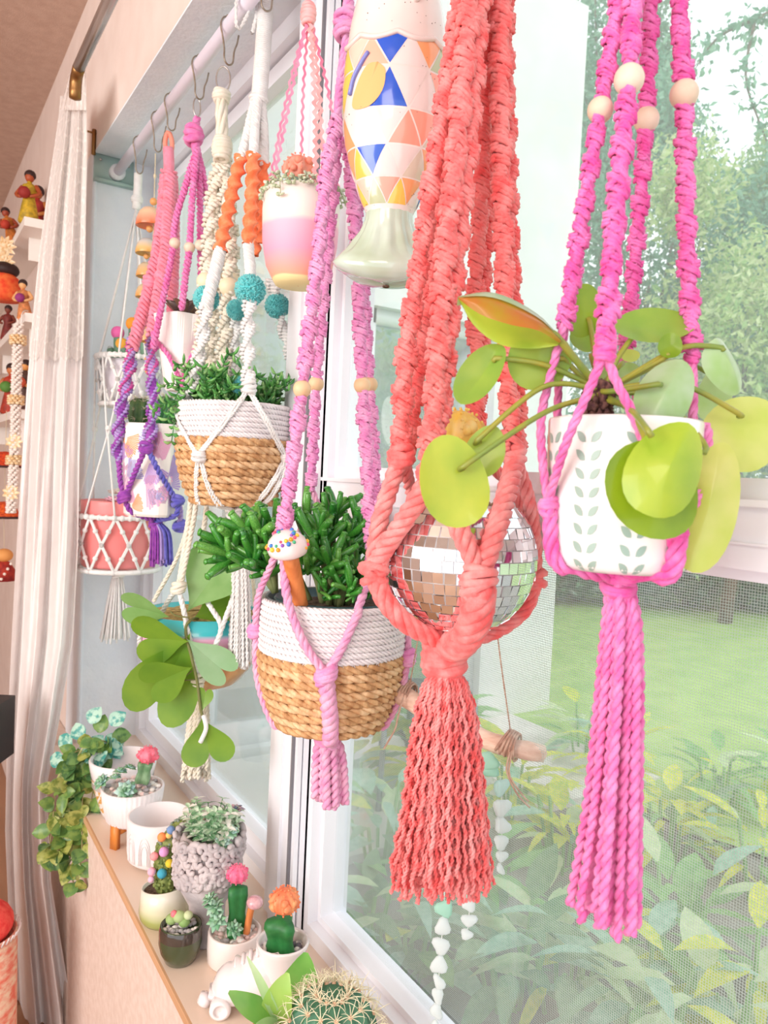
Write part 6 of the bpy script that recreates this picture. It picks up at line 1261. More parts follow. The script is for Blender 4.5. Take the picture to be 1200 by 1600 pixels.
rt = random.Random(21); vines = [[(165, 1170), (120, 1190), (90, 1225), (82, 1290), (75, 1340)], [(168, 1165), (125, 1200), (112, 1260), (104, 1320), (115, 1380)], [(170, 1165), (135, 1205), (128, 1270), (128, 1330), (122, 1375)], [(172, 1168), (150, 1215), (142, 1260), (138, 1300)],
       [(160, 1170), (112, 1180), (96, 1260), (92, 1310), (75, 1330)], [(168, 1160), (140, 1160), (110, 1200), (100, 1240)], [(165, 1170), (120, 1210), (115, 1300), (108, 1350)], [(170, 1165), (130, 1190), (105, 1230), (100, 1300), (90, 1330)]]
bv = MB()
for vi, L in enumerate(vines):
    Dv = D-.13-.02*rt.random(); P = spline([B+A(0, 0, .09)]+[W(x, y, Dv-.06*(k/3)) for k, (x, y) in enumerate(L)], n=16); bv.tube(P, .0016, 5)
    for i in range(3, 16):
        for q in range(2):
            p = P[i]; yy = (800-0) and i/16; d = A(rt.uniform(-1, 1), rt.uniform(-1, .2), rt.uniform(-.9, .5)); k = 0 if i < 7 else (rt.choice((1, 3)) if i < 10 else rt.choice((1, 2, 2, 3)))
            b = MB(); roundleaf(b, p, d, -CF+A(0, 0, .5)+A(*[rt.uniform(-.4, .4) for _ in range(3)]), .040*rt.uniform(.7, 1.15), .034*rt.uniform(.75, 1.1), 0); b.build('leaf', hb[k], t)
for px, py, ph, k in ((140, 1130, 60, 0), (172, 1132, 40, 0), (128, 1155, 120, 0), (155, 1145, 80, 1), (112, 1165, 150, 0), (100, 1190, 170, 0), (130, 1185, 200, 0), (175, 1150, 0, 3), (150, 1170, 260, 0)):
    b = MB(); roundleaf(b, W(px, py, D-.10), camdir(ph, .2), -CF+A(0, 0, .3), .045, .040, 0); b.build('leaf', hb[k], t)
bv.build('vines', mat('vine_stem', rgb(150, 140, 90), .6), t)['kind'] = 'stuff'
# -- wide white bowl with gold pattern
def bowlpot(name, label, base, rim, rx, prof, m, rin=.92, depth=.35, fn=None, seg=48, smooth=True, cat='pot', D_=None):
    B = S_(*base); D = dep(B) if D_ is None else D_; h = zat(B, *rim)-ZS; r = rx*mp(dep(A(B[0], B[1], ZS+h))); t = thing(name, label, cat, B)
    pr = [(q*r, z*h) for q, z in prof]; b = MB(); b.lathe(B, [(.001, pr[0][1])]+pr+[(r*(rin+.04), h*1.005), (r*rin, h*.995), (r*rin*.97, h*(1-depth)), (.001, h*(1-depth))], seg, fn=fn); b.build('pot', m, t, smooth); return t, B, h, r
goldp = mat('white_gold_pattern', rgb(240, 230, 226), .3, rgb(214, 160, 84), 55, ramp=(.54, .57), wave=6)
t, B, h, r = bowlpot('wide_bowl', 'wide empty white bowl on the sill beside the trailing plant', (190, 1272), (193, 1183), 51, [(.55, 0), (.62, .1), (.8, .45), (.95, .8), (1, .97)], white_g, depth=.45, cat='bowl')
b = MB(); b.lathe(B, [(r*(.62+.01), h*.12), (r*.815, h*.45), (r*.925, h*.70)], 48); b.build('gold_pattern', goldp, t)
# -- ribbed planter on wooden legs
B = S_(205, 1312); h = zat(B, 200, 1228)-ZS; D = dep(B); r = 47*mp(D); z0 = zat(B, 203, 1281)-ZS
t = thing('ribbed_planter', 'low ribbed white planter of succulents with a pink cactus, raised on a wooden stand', 'potted plant', B)
def ribs(n, k): 
    def fn(G, a): G = G.copy(); q = 1+k*np.cos(a*n)[None]*(np.hypot(G[..., 0], G[..., 1]) > r*.6); G[..., 0] *= q; G[..., 1] *= q; return G
    return fn
b = MB(); b.lathe(B, [(.001, z0), (r*.72, z0), (r*.82, z0+.006), (r*.95, z0+(h-z0)*.6), (r, h), (r*.94, h), (r*.92, h-.01), (.001, h-.01)], 160, fn=ribs(40, .012)); b.build('pot', white_m, t)
lw = mat('orange_oak_stand', rgb(226, 140, 62), .45, rgb(204, 118, 48), 20, stretch=(4, 4, 1))
for k in range(4):
    a = k*PI/2+.55; x, y = math.cos(a), math.sin(a); b = MB(); b.box((-.006, -.009, 0), (.006, .009, z0+.012), M=Mcols(A(x, y, 0), A(-y, x, 0), A(0, 0, 1)), c=B+A(x, y, 0)*r*.72); b.build('leg', lw, t)
b = MB(); 
for k in range(2): a = k*PI/2+.55; x, y = math.cos(a), math.sin(a); b.box((-r*.72, -.007, z0-.016), (r*.72, .007, z0-.001), M=Mcols(A(x, y, 0), A(-y, x, 0), A(0, 0, 1)), c=B)
b.build('cross_bar', lw, t)
pebbles(B+A(0, 0, h-.006), r*.88, 70, .006, peb, t, seed=4); b = MB(); b.lathe(B+A(0, 0, h-.008), [(0, .002), (r*.93, 0)], 20); b.build('gravel', gravel_w, t)
Dn = D-.02
for q in ((160, 1222, .022, (-.5, -.2, .5)), (197, 1236, .026, (0, -.8, .5)), (188, 1206, .018, (0, 0, 1)), (180, 1215, .016, (-.2, 0, 1)), (203, 1200, .016, (.2, 0, 1))): rosette(W(q[0], q[1], Dn-(.03 if q[1] > 1230 else 0)), q[2], 18, echm, t, axis=q[3], open_=1.3)
prism_stem(W(222, 1222, D), W(228, 1190, D), .016, t, mat('sage_cactus', rgb(84, 128, 84), .5, rgb(130, 160, 120), 40), sides=4)
pinkc = mat('pink_moon_cactus', rgb(250, 100, 124), .5, rgb(255, 140, 160), 60, trans=.1); mooncactus(W(231, 1180, D), .0205, pinkc, t, ribs=7, pups=8, seed=8)
# -- empty white cup
def arch(G, a): return G
t, B, h, r = bowlpot('white_cup', 'empty white footed pot with pressed arches in the middle of the sill', (247, 1346), (247, 1272), 49, [(.55, .06), (.80, .07), (.93, .14), (.97, .3), (.99, .8), (1, .98)], white_m, depth=.8, rin=.90)
for k in range(3): a = k*2*PI/3+.6; b = MB(); b.lathe(B+A(math.cos(a)*r*.62, math.sin(a)*r*.62, 0), [(.001, 0), (.006, 0), (.010, h*.1), (.001, h*.1)], 12); b.build('foot', white_m, t)
for k in range(5):
    c0_ = -1.0+k*.55
    for q in range(3):
        rad_ = h*(.16+.07*q); b = MB(); P = [cyl(B, c0_+rad_/h*.62*math.cos(a_), r*.992, h*.42+rad_*1.2*math.sin(a_)) for a_ in np.linspace(PI, 0, 12)]; P = [cyl(B, c0_-rad_/h*.62, r*.98, h*.2)]+P+[cyl(B, c0_+rad_/h*.62, r*.98, h*.2)]; b.tube(spline(P, n=22), .0009, 5); b.build('arch_line', white_m, t)
# -- green glazed pot with pompom cactus
B = S_(256, 1436); h = zat(B, 257, 1382)-ZS; D = dep(B); r = 36*mp(D)
t = thing('green_ombre_pot', 'green to cream glazed pot holding a cactus hung with little felt balls', 'potted plant', B)
gz = zramp('green_cream_glaze', [(0, rgb(230, 206, 170)), (.004, rgb(226, 200, 160)), (.006, rgb(150, 156, 76)), (h*.35, rgb(168, 176, 104)), (h*.6, rgb(216, 214, 180)), (h, rgb(232, 226, 210))], rough=.3, wob=.016, coat=.4)
def tiltrim(G, a): G = G.copy(); k = np.clip(G[..., 2]/h, 0, 1)**3; G[..., 2] += k*np.cos(a+1.2)[None]*.006; return G
b = MB(); b.lathe(B, [(.001, 0), (r*.86, 0), (r*1.0, .008), (r*1.06, h*.3), (r*1.03, h*.6), (r*.98, h), (r*.92, h), (r*.9, h-.012), (.001, h-.012)], 44, fn=tiltrim); b.build('pot', gz, t)
b = MB(); b.lathe(B+A(0, 0, h-.012), [(0, .004), (r*.9, 0)], 20); b.build('soil', soil_p, t)
cacm = mat('knobbly_cactus', rgb(94, 112, 52), .6, rgb(140, 150, 80), 130, .8, 150); P = spline([B+A(0, 0, h-.012), W(258, 1350, D), W(262, 1322, D), W(276, 1298, D), W(290, 1288, D)], n=24)
b = MB(); b.tube(P, np.r_[np.linspace(.016, .020, 12), np.linspace(.020, .013, 12)], 14)
for i in range(260):
    f = R.randrange(1, 23); T_ = unit(P[f+1]-P[f-1]); x, y, z = basis(T_); a = R.random()*6.28; p = P[f]+(x*math.cos(a)+y*math.sin(a))*.0185*(1 if f < 16 else .8); b.ball(p, .0036, 5, 3, m=0 if f < 15 else 1)
b.build('cactus', [cacm, mat('grey_cactus_tip', rgb(150, 160, 150), .7, rgb(110, 126, 100), 160)], t)
for i, (px, py, c, k) in enumerate(((267, 1297, (120, 150, 196), 6.5), (253, 1308, (250, 150, 90), 7), (256, 1331, (226, 160, 210), 7.5), (241, 1338, (246, 160, 160), 6.5), (265, 1349, (232, 200, 60), 6.5), (253, 1365, (70, 166, 190), 7.5), (237, 1362, (246, 180, 200), 6.5), (264, 1305, (240, 200, 120), 5), (236, 1374, (240, 190, 210), 5))):
    b = MB(); b.ball(W(px, py, D-.024), k*mp(D), 14, 9); b.build('felt_ball', mat('felt_ball%d' % i, rgb(*c), .95, bump=.4, bscale=300), t)
# -- stone head planter
B = S_(322, 1464); D = dep(B); s = mp(D)
t = thing('bust_planter', 'grey stone head planter with curly hair, filled with trailing green and white succulents', 'potted plant', B)
st = mat('grey_stone', rgb(206, 194, 194), .85, rgb(180, 170, 172), 30, .6, 140)
hh = zat(B, 330, 1300)-ZS; nk = zat(B, 322, 1400)-ZS
b = MB()
def neck(G, a): G = G.copy(); k = np.clip(1-G[..., 2]/hh, 0, 1); G[..., 0] *= 1+.1*np.cos(2*a)[None]*k; return G
b.lathe(B, [(.001, 0), (33*s, 0), (34*s, .004), (27*s, .022), (26*s, nk*.6), (27*s, nk*.85), (36*s, nk*1.12), (44*s, nk*1.35), (46*s, hh*.8), (46*s, hh*.93), (40*s, hh), (34*s, hh-.002), (32*s, hh-.014), (.001, hh-.014)], 40, fn=neck)
xb, yb, zb = camframe(B); hc = B+A(0, 0, hh*.72)
b.build('head', st, t)
b = MB()                                          # face turned towards the window: brow, nose, lips, chin, ear
fd = unit(A(.9, -.25, 0)); sd_ = A(-fd[1], fd[0], 0); up = A(0, 0, 1); rr0 = 45*s
for p, r_, sc in ((fd*rr0*.98+up*-.004, .010, (1, 1, 1.6)), (fd*rr0*1.0+up*-.020, .0075, (1, 1.4, .7)), (fd*rr0*.9+up*-.034, .013, (1, 1.2, .9)), (fd*rr0*.92+sd_*.014+up*.008, .007, (1, 1.5, .6)), (fd*rr0*.92-sd_*.014+up*.008, .007, (1, 1.5, .6)), (-sd_*rr0*.98+up*-.008, .011, (.7, .5, 1.3)), (sd_*rr0*.98+up*-.008, .011, (.7, .5, 1.3))): b.ball(hc+p, r_, 12, 8, sc=sc)
b.build('face', st, t)['kind'] = 'stuff'
b = MB(); rr = random.Random(3)
for i in range(150):
    a = i*2.39996; z = hh*(.60+.40*((i*.7549) % 1)); d = A(math.cos(a), math.sin(a), 0)
    if d@fd > .55 and z < hh*.82: continue
    c = B+d*(45*s+.003)+A(0, 0, z); x, y, z_ = basis(d, spin=rr.random()*6); tt_ = np.linspace(0, 5.5, 10); P = c+np.outer(np.cos(tt_)*(.0085-.001*tt_), x)+np.outer(np.sin(tt_)*(.0085-.001*tt_), y)+np.outer(.0012*tt_, d); b.tube(P, np.linspace(.0062, .0045, 10), 6)
b.build('curls', st, t)['kind'] = 'stuff'
bj = MB(); bl = MB(); smm = [mat('sedum%d' % i, c, .5, c2, 90) for i, (c, c2) in enumerate(((rgb(160, 200, 156), rgb(224, 236, 214)), (rgb(104, 158, 108), rgb(150, 190, 150)), (rgb(222, 220, 206), rgb(244, 240, 232))))]
for i in range(30):
    a = i*2.4; q = 30*s*math.sqrt(rr.random()); p0 = B+A(math.cos(a)*q, math.sin(a)*q, hh-.012); p1 = p0+A(math.cos(a)*.02+.008, math.sin(a)*.02, .030+.038*rr.random()); P = spline([p0, (p0+p1)/2, p1], n=7); bj.tube(P, .001, 4); T_, N_, B_ = frames(P)
    for k in range(1, 7):
        for w2 in range(3):
            an = k*1.3+w2*2.1; d = unit(T_[k]*.4+N_[k]*math.cos(an)+B_[k]*math.sin(an)); roundleaf(bl, P[k], d, T_[k], .0150, .0080, i % 3 if w2 else 0)
bl.build('succulent_leaves', smm, t)['kind'] = 'stuff'; bj.build('stems', smm[1], t)['kind'] = 'stuff'
for q in ((348, 1318, .018), (362, 1300, .014)): rosette(W(q[0], q[1], D-.04), q[2], 16, echm, t, axis=(0, -.6, .7))
rosette(W(368, 1266, D+.03), .018, 12, mat('pink_blue_rosette', rgb(236, 190, 200), .5, rgb(90, 130, 160), 90), t)
# -- dark green tumbler
t, B, h, r = bowlpot('glass_tumbler', 'dark green stemless tumbler with gravel and tiny succulents at the sill edge', (281, 1500), (281, 1443), 31, [(.62, 0), (.74, .03), (.98, .3), (1.08, .55), (1.06, .8), (1, .98)], mat('smoky_green_glass', rgb(66, 80, 54), .08, rgb(88, 100, 66), 9, coat=1.0, trans=.25), depth=.14, cat='potted plant')
b = MB(); b.lathe(B, [(r*1.075, h*.70), (r*1.075, h*.88), (r*1.02, h*.985)], 40); b.build('dark_band', mat('smoky_brown_glass', rgb(60, 52, 46), .08, coat=1.0), t)
pebbles(B+A(0, 0, h*.88), r*.85, 60, .005, [peb[0], peb[2]], t, seed=8)
for px, py, k, c in ((268, 1436, .010, (150, 176, 110)), (280, 1432, .011, (170, 190, 130)), (288, 1440, .010, (134, 166, 96)), (294, 1430, .008, (196, 206, 160))): b = MB(); b.ball(W(px, py, dep(B)-.01), k, 12, 8, sc=(1, 1, .9)); b.build('succulent', mat('stone_plant%d' % px, rgb(*c), .6), t)
b = MB(); b.ball(W(272, 1428, dep(B)-.012), .006, 10, 7); b.build('flower', mat('tiny_pink_flower', rgb(240, 120, 130), .6), t)
# -- white pot with pink cactus and toadstool
B = S_(365, 1500); h = zat(B, 366, 1452)-ZS; D = dep(B); r = 41*mp(D)
t = thing('pebble_white_pot', 'cream white pot with a tall pink-topped cactus, small succulents and a pink toadstool', 'potted plant', B)
b = MB(); b.lathe(B, [(.001, 0), (r*.92, 0), (r*1.0, .006), (r*1.02, h*.5), (r, h-.002), (r*.97, h), (r*.9, h), (r*.88, h-.01), (.001, h-.01)], 44); b.build('pot', mat('blush_white_glaze', rgb(240, 226, 220), .22, rgb(232, 212, 204), 8, coat=.5), t)
pebbles(B+A(0, 0, h-.010), r*.85, 60, .006, peb, t, seed=12)
prism_stem(W(368, 1462, D), W(371, 1385, D), .0145, t, green_c, sides=3, spin=.9); mooncactus(W(371, 1366, D), .0165, mat('rose_moon_cactus', rgb(250, 98, 140), .5, rgb(255, 140, 170), 60, trans=.1), t, ribs=9, pups=3, seed=14)
for q in ((336, 1416, .020, (-.3, -.2, 1)), (340, 1438, .020, (-.4, -.4, .6)), (366, 1452, .017, (0, -.7, .7)), (328, 1405, .016, (-.5, 0, .8))): rosette(W(q[0], q[1], D-.025), q[2], 16, [echm[1], echm[0]], t, axis=q[3], open_=1.35, wd=.34)
b = MB(); b.tube(spline([W(385, 1458, D-.01), W(390, 1430, D-.01), W(394, 1414, D-.01)], n=8), .0058, 10); b.build('toadstool_stem', mat('orange_wood', rgb(226, 138, 78)), t)
b = MB(); b.ball(W(398, 1410, D-.012), 13*mp(D), 18, 10, sc=(1, 1, .75)); b.build('toadstool_cap', mat('marbled_pink_cap', rgb(232, 180, 184), .25, rgb(200, 140, 150), 120, coat=.6), t)
# -- roller-skate planter
B = S_(400, 1590); D = dep(S_(435, 1580)); s = mp(D)
t = thing('roller_skate_planter', 'glossy white ceramic roller skate planter with an orange-topped cactus in its cuff', 'potted plant', B)
hc_ = S_(438, 1568); tc_ = S_(338, 1572); ax = unit(tc_-hc_); sd_ = np.cross(A(0, 0, 1), ax); zw = .022; ht = zat(hc_, 427, 1472)-ZS
pearl = mat('pearl_white_glaze', rgb(240, 228, 228), .18, coat=.7)
def ringp(c, rx_, ry_, n=28): a = np.arange(n)*2*PI/n; return A(*c)+np.outer(np.cos(a)*rx_, ax)+np.outer(np.sin(a)*ry_, sd_)
rb_ = 38*s; Lk = np.linalg.norm(tc_-hc_)
b = MB(); G = [ringp(hc_+A(0, 0, zw), .001, .001), ringp(hc_+A(0, 0, zw), rb_*.85, rb_*.8), ringp(hc_+A(0, 0, zw+.012), rb_*.98, rb_*.86), ringp(hc_+A(0, 0, zw+.03), rb_*1.0, rb_*.88), ringp(hc_+ax*.002+A(0, 0, ht*.7), rb_*.96, rb_*.9), ringp(hc_+A(0, 0, ht*.92), rb_*1.02, rb_*.98), ringp(hc_+A(0, 0, ht), rb_*1.10, rb_*1.05), ringp(hc_+A(0, 0, ht+.004), rb_*1.06, rb_*1.0), ringp(hc_+A(0, 0, ht), rb_*.95, rb_*.9), ringp(hc_+A(0, 0, ht-.018), rb_*.9, rb_*.86), ringp(hc_+A(0, 0, ht-.018), .001, .001)]
b.grid(np.array(G), closev=True); b.build('cuff', pearl, t)
b = MB(); G = []                                  # vamp and toe: sections along the foot
for f in np.linspace(0, 1, 16):
    c = hc_+ax*(Lk*1.12*f-.004); hz = (ht*.74-zw)*(1-f)**1.05*.95+.036+.004*math.sin(f*40)*(f > .25)*(f < .75); wd_ = rb_*(.80+.10*math.sin(PI*f)); e = math.sqrt(max(0.0, 1-max(0, (f-.78)/.22)**2)) if f > .78 else 1
    hz = hz*(.35+.65*e); wd_ = wd_*max(.05, e); a = np.linspace(0, PI, 13); G.append(np.vstack([c+np.outer(np.cos(a)*wd_, sd_)+np.outer(np.sin(a)**.8*hz, A(0, 0, 1))+A(0, 0, zw), [c+A(0, 0, zw)]]))
b.grid(np.array(G), closev=True); b.build('boot', pearl, t)
for k in range(5):
    f = .28+.11*k; c = hc_+ax*Lk*f; hz = (ht*.74-zw)*(1-f)**1.05*.95+.038; b = MB(); b.tube(spline([c+sd_*rb_*.34*q+A(0, 0, zw+hz*math.sqrt(max(0, 1-(.40*q)**2))+.001) for q in (-1, -.5, 0, .5, 1)], n=10), .0032, 7); b.build('lace', pearl, t)
b = MB(); G = []
for f in np.linspace(0, 1, 14): c = hc_+ax*(-rb_*.95+(Lk*1.12+rb_*.95)*f); wd_ = rb_*.86*math.sin(PI*min(.97, max(.03, f)))**.35; G.append([c+sd_*wd_+A(0, 0, zw-.002), c+sd_*wd_+A(0, 0, zw+.006), c-sd_*wd_+A(0, 0, zw+.006), c-sd_*wd_+A(0, 0, zw-.002)])
b.grid(np.array(G), closev=True); b.build('sole', pearl, t)
for f in (.02, .92):
    for q in (-1, 1):
        c = hc_+ax*Lk*f+sd_*q*rb_*.72+A(0, 0, .0165); u, v, w_ = basis(sd_*q); b = MB(); b.lathe(c, [(.0005, -.011), (.012, -.011), (.0162, -.008), (.0162, .008), (.012, .011), (.0095, .011), (.009, .008), (.0005, .008)], 26, M=Mcols(u, v, w_)); b.build('wheel', pearl, t)
b = MB(); b.tube([hc_+ax*(Lk*1.15)+A(0, 0, zw-.004), hc_+ax*(Lk*1.20)+A(0, 0, .006)], .011, 14); b.build('toe_stop', pearl, t)
pebbles(hc_+A(0, 0, ht-.014), rb_*.85, 90, .0055, [peb[0], peb[0], peb[2], mat('pebble_dark', rgb(110, 100, 110), .6)], t, seed=15)
prism_stem(hc_+A(0, 0, ht-.02), W(440, 1438, D), .021, t, green_c, sides=3, spin=.2)
mooncactus(W(445, 1408, D), .0215, mat('orange_moon_cactus', rgb(255, 136, 92), .5, rgb(255, 176, 120), 50, trans=.15), t, ribs=9, pups=9, seed=17)
# -- orchid-like leaves and the spiny barrel cactus at the bottom edge
B = S_(432, 1690); D = dep(B)-.01
t = thing('strap_leaf_plant', 'light green plant with broad strap leaves at the bottom edge beside the spiny cactus', 'potted plant', B)
ph_ = zat(B, 432, 1612)-ZS
b = MB(); b.lathe(B, [(.001, 0), (.030, 0), (.040, ph_), (.036, ph_), (.001, ph_-.01)], 32); b.build('pot', mat('mustard_pot', rgb(220, 160, 80), .5, rgb(200, 136, 60), 20), t)
b = MB(); b.lathe(B+A(0, 0, ph_-.006), [(0, .004), (.036, 0)], 20); b.build('moss', mat('golden_moss', rgb(206, 160, 70), .9, rgb(170, 130, 50), 160, .8, 160), t)
ol = [mat('orchid_leaf%d' % i, c, .35, c2, 16, trans=.35, coat=.3) for i, (c, c2) in enumerate(((rgb(150, 206, 104), rgb(116, 186, 84)), (rgb(196, 226, 120), rgb(170, 212, 100)), (rgb(206, 230, 184), rgb(180, 216, 146))))]
root = W(436, 1612, D)
def strap(L, w0, m, d_=0.0, flat=.5):
    P = spline([W(x, y, D+q) for x, y, q in L], n=14); T_ = np.gradient(P, axis=0); b = MB(); G = []
    for i, p in enumerate(P):
        u = i/13; q = w0*mp(D)*max(.03, math.sin(PI*min(.985, u*.86+.12))**.8); sd = unit(np.cross(unit(T_[i]), -CF*(1-flat)+A(0, 0, flat))); n_ = unit(np.cross(sd, T_[i])); G.append([p-sd*q+n_*q*.2, p-sd*q*.5+n_*q*.05, p, p+sd*q*.5+n_*q*.05, p+sd*q+n_*q*.2])
    b.grid(np.array(G)); b.build('leaf', ol[m], t)
strap([(438, 1612, 0), (415, 1590, -.02), (385, 1572, -.035), (357, 1550, -.04)], 24, 0, flat=.7); strap([(440, 1612, 0), (428, 1580, -.01), (405, 1530, -.012), (386, 1494, -.012)], 8, 2, flat=.2); strap([(436, 1612, 0), (432, 1580, -.01), (440, 1545, -.01), (450, 1520, -.005)], 24, 1, flat=.2)
strap([(440, 1612, 0), (455, 1570, .03), (470, 1530, .05), (478, 1488, .055)], 34, 0, flat=.1); strap([(438, 1612, 0), (420, 1600, -.03), (400, 1600, -.05)], 10, 2)
B = S_(512, 1712); D = dep(B); s = mp(D)
t = thing('barrel_cactus', 'round dark green ribbed cactus with long curved ivory spines at the bottom edge', 'potted plant', B)
pc_ = W(505, 1606, D); ph_ = pc_[2]-ZS-.035
b = MB(); b.lathe(B, [(.001, 0), (.042, 0), (.054, ph_-.004), (.056, ph_), (.050, ph_), (.001, ph_-.008)], 36); b.build('pot', mat('terracotta_pot', rgb(206, 124, 84), .7, rgb(190, 110, 76), 12), t)
bc = A(B[0], B[1], pc_[2]); Rb = 73*s; nr = 13
def ribf(G): 
    a = np.arctan2(G[..., 1], G[..., 0]); k = 1-.20*np.abs(np.sin(a*nr/2))**1.5; G = G.copy(); G[..., 0] *= k; G[..., 1] *= k; G[..., 2] -= .16*np.exp(-(np.hypot(G[..., 0], G[..., 1])/.22)**2)*(G[..., 2] > 0); return G
b = MB(); b.ball(bc, Rb, nr*8, 20, sc=(1, 1, .88), fn=ribf); b.build('cactus_body', mat('blue_green_cactus', rgb(46, 98, 72), .5, rgb(78, 130, 100), 26, .3, 200), t)
b = MB(); ba = MB(); rr = random.Random(9)
for i in range(nr):
    a = i*2*PI/nr
    for el in (1.22, .85, .45, .05, -.35):
        o = A(math.cos(a)*math.cos(el), math.sin(a)*math.cos(el), math.sin(el)); p = bc+o*A(1, 1, .88)*Rb*1.0-A(0, 0, (.16*Rb*math.exp(-(math.cos(el)/.22)**2) if el > 0 else 0)); ba.ball(p, .0032, 6, 4)
        for k in range(9):
            x, y, z = basis(o); an = k*2*PI/8+rr.random()*.5; tl = .55 if k == 8 else 1.15; d = unit(o*(1.0 if k == 8 else .55)+(x*math.cos(an)+y*math.sin(an))*(.15 if k == 8 else .9)); L_ = rr.uniform(.020, .034)
            b.tube(spline([p, p+d*L_*.5+o*.003, p+d*L_*.9+o*.001-A(0, 0, .003)], n=5), [.0008, .0007, .0006, .0004, .0001], 4)
b.build('spines', mat('ivory_long_spine', rgb(244, 232, 200), .5), t)['kind'] = 'stuff'; ba.build('areoles', mat('tan_areole', rgb(226, 180, 150), .9), t)['kind'] = 'stuff'
# ================================================================ curtain, shelves and what stands on them
Lx = [(95, 165), (86, 230), (74, 310), (62, 400), (52, 500), (42, 600), (34, 720), (26, 850), (18, 1000), (11, 1150), (8, 1300), (13, 1420), (22, 1600), (24, 1720)]
Rx = [(134, 165), (135, 230), (133, 310), (132, 400), (130, 500), (127, 600), (124, 720), (122, 850), (114, 1000), (92, 1130), (73, 1230), (80, 1380), (116, 1600), (126, 1720)]
t = thing('window_curtain', 'white sheer curtain with a lace top gathered at the end of the rod', 'curtain', (XC, 1.95, 0))
sheer = mat('warm_white_sheer', rgb(252, 246, 244), .85, rgb(248, 240, 238), 20, trans=.22, bump=.15, bscale=500)
def lacemat():
    m = bpy.data.materials.new('white_lace'); m.use_nodes = True; n = m.node_tree; L = n.links; o = n.nodes['Material Output']; b = n.nodes['Principled BSDF']; b.inputs['Base Color'].default_value = (*rgb(248, 242, 238), 1); b.inputs['Roughness'].default_value = .8
    tc = n.nodes.new('ShaderNodeTexCoord'); v = n.nodes.new('ShaderNodeTexVoronoi'); v.feature = 'DISTANCE_TO_EDGE'; v.inputs['Scale'].default_value = 26; nz = n.nodes.new('ShaderNodeTexNoise'); nz.inputs['Scale'].default_value = 420
    r = n.nodes.new('ShaderNodeMapRange'); r.inputs['From Min'].default_value = .04; r.inputs['From Max'].default_value = .11; r.inputs['To Min'].default_value = 1.0; r.inputs['To Max'].default_value = .82; L.new(tc.outputs['Object'], v.inputs['Vector']); L.new(v.outputs['Distance'], r.inputs[0])
    tr = n.nodes.new('ShaderNodeBsdfTransparent'); tl = n.nodes.new('ShaderNodeBsdfTranslucent'); tl.inputs[0].default_value = (.9, .86, .84, 1); m1 = n.nodes.new('ShaderNodeMixShader'); m1.inputs[0].default_value = .3; L.new(b.outputs[0], m1.inputs[1]); L.new(tl.outputs[0], m1.inputs[2])
    bp = n.nodes.new('ShaderNodeBump'); bp.inputs['Strength'].default_value = .9; bp.inputs['Distance'].default_value = .004; L.new(r.outputs[0], bp.inputs['Height']); L.new(bp.outputs[0], b.inputs['Normal'])
    m2 = n.nodes.new('ShaderNodeMixShader'); L.new(r.outputs[0], m2.inputs[0]); L.new(tr.outputs[0], m2.inputs[1]); L.new(m1.outputs[0], m2.inputs[2]); L.new(m2.outputs[0], o.inputs[0]); return m
lace = lacemat()
def curtain(y0, y1, nv, off, wav, nm, m, scal=0.0, ext=0.0):
    ys = np.linspace(y0, y1, nv); G = []; lx = np.interp(ys, [q[1] for q in Lx], [q[0] for q in Lx]); rx = np.interp(ys, [q[1] for q in Rx], [q[0] for q in Rx]); nu = 90
    for k, y in enumerate(ys):
        row = []
        for j in range(nu):
            u = j/(nu-1); px = lx[k]-ext+(rx[k]-lx[k]+2*ext)*u; open_ = min(1, (y-100)/500)
            fold = .013*math.sin(u*15+.6*math.sin(y*.004))+.005*math.sin(u*31+y*.003+1)+.0015*math.sin(u*61)
            yy = y+(scal*abs(math.sin(u*16)) if k == nv-1 else 0)
            p = W(px, yy, 1.97+.20*(1-u)+off+fold*wav*(.5+.8*open_)*2.2); row.append(p)
        G.append(row)
    b = MB(); b.grid(np.array(G)); return b.build(nm, m, t)
curtain(165, 1720, 60, .012, 1, 'sheer_panel', sheer)
curtain(150, 556, 40, -.006, 1, 'lace_panel', lace, scal=8, ext=1.5)
b = MB(); G = []                                   # gathered top hung on the rod end
for k, f in enumerate(np.linspace(0, 1, 10)):
    row = []
    for j in range(50):
        u = j/49; l = np.array((108, 112))*(1-f)+np.array((94, 172))*f; r_ = np.array((134, 104))*(1-f)+np.array((135, 172))*f; q = l*(1-u)+r_*u; row.append(W(q[0], q[1], 1.90+.22*(1-u)*f+.006*math.sin(u*40)+.04*(1-f)))
    G.append(row)
b.grid(np.array(G)); b.build('gathered_top', lace, t)
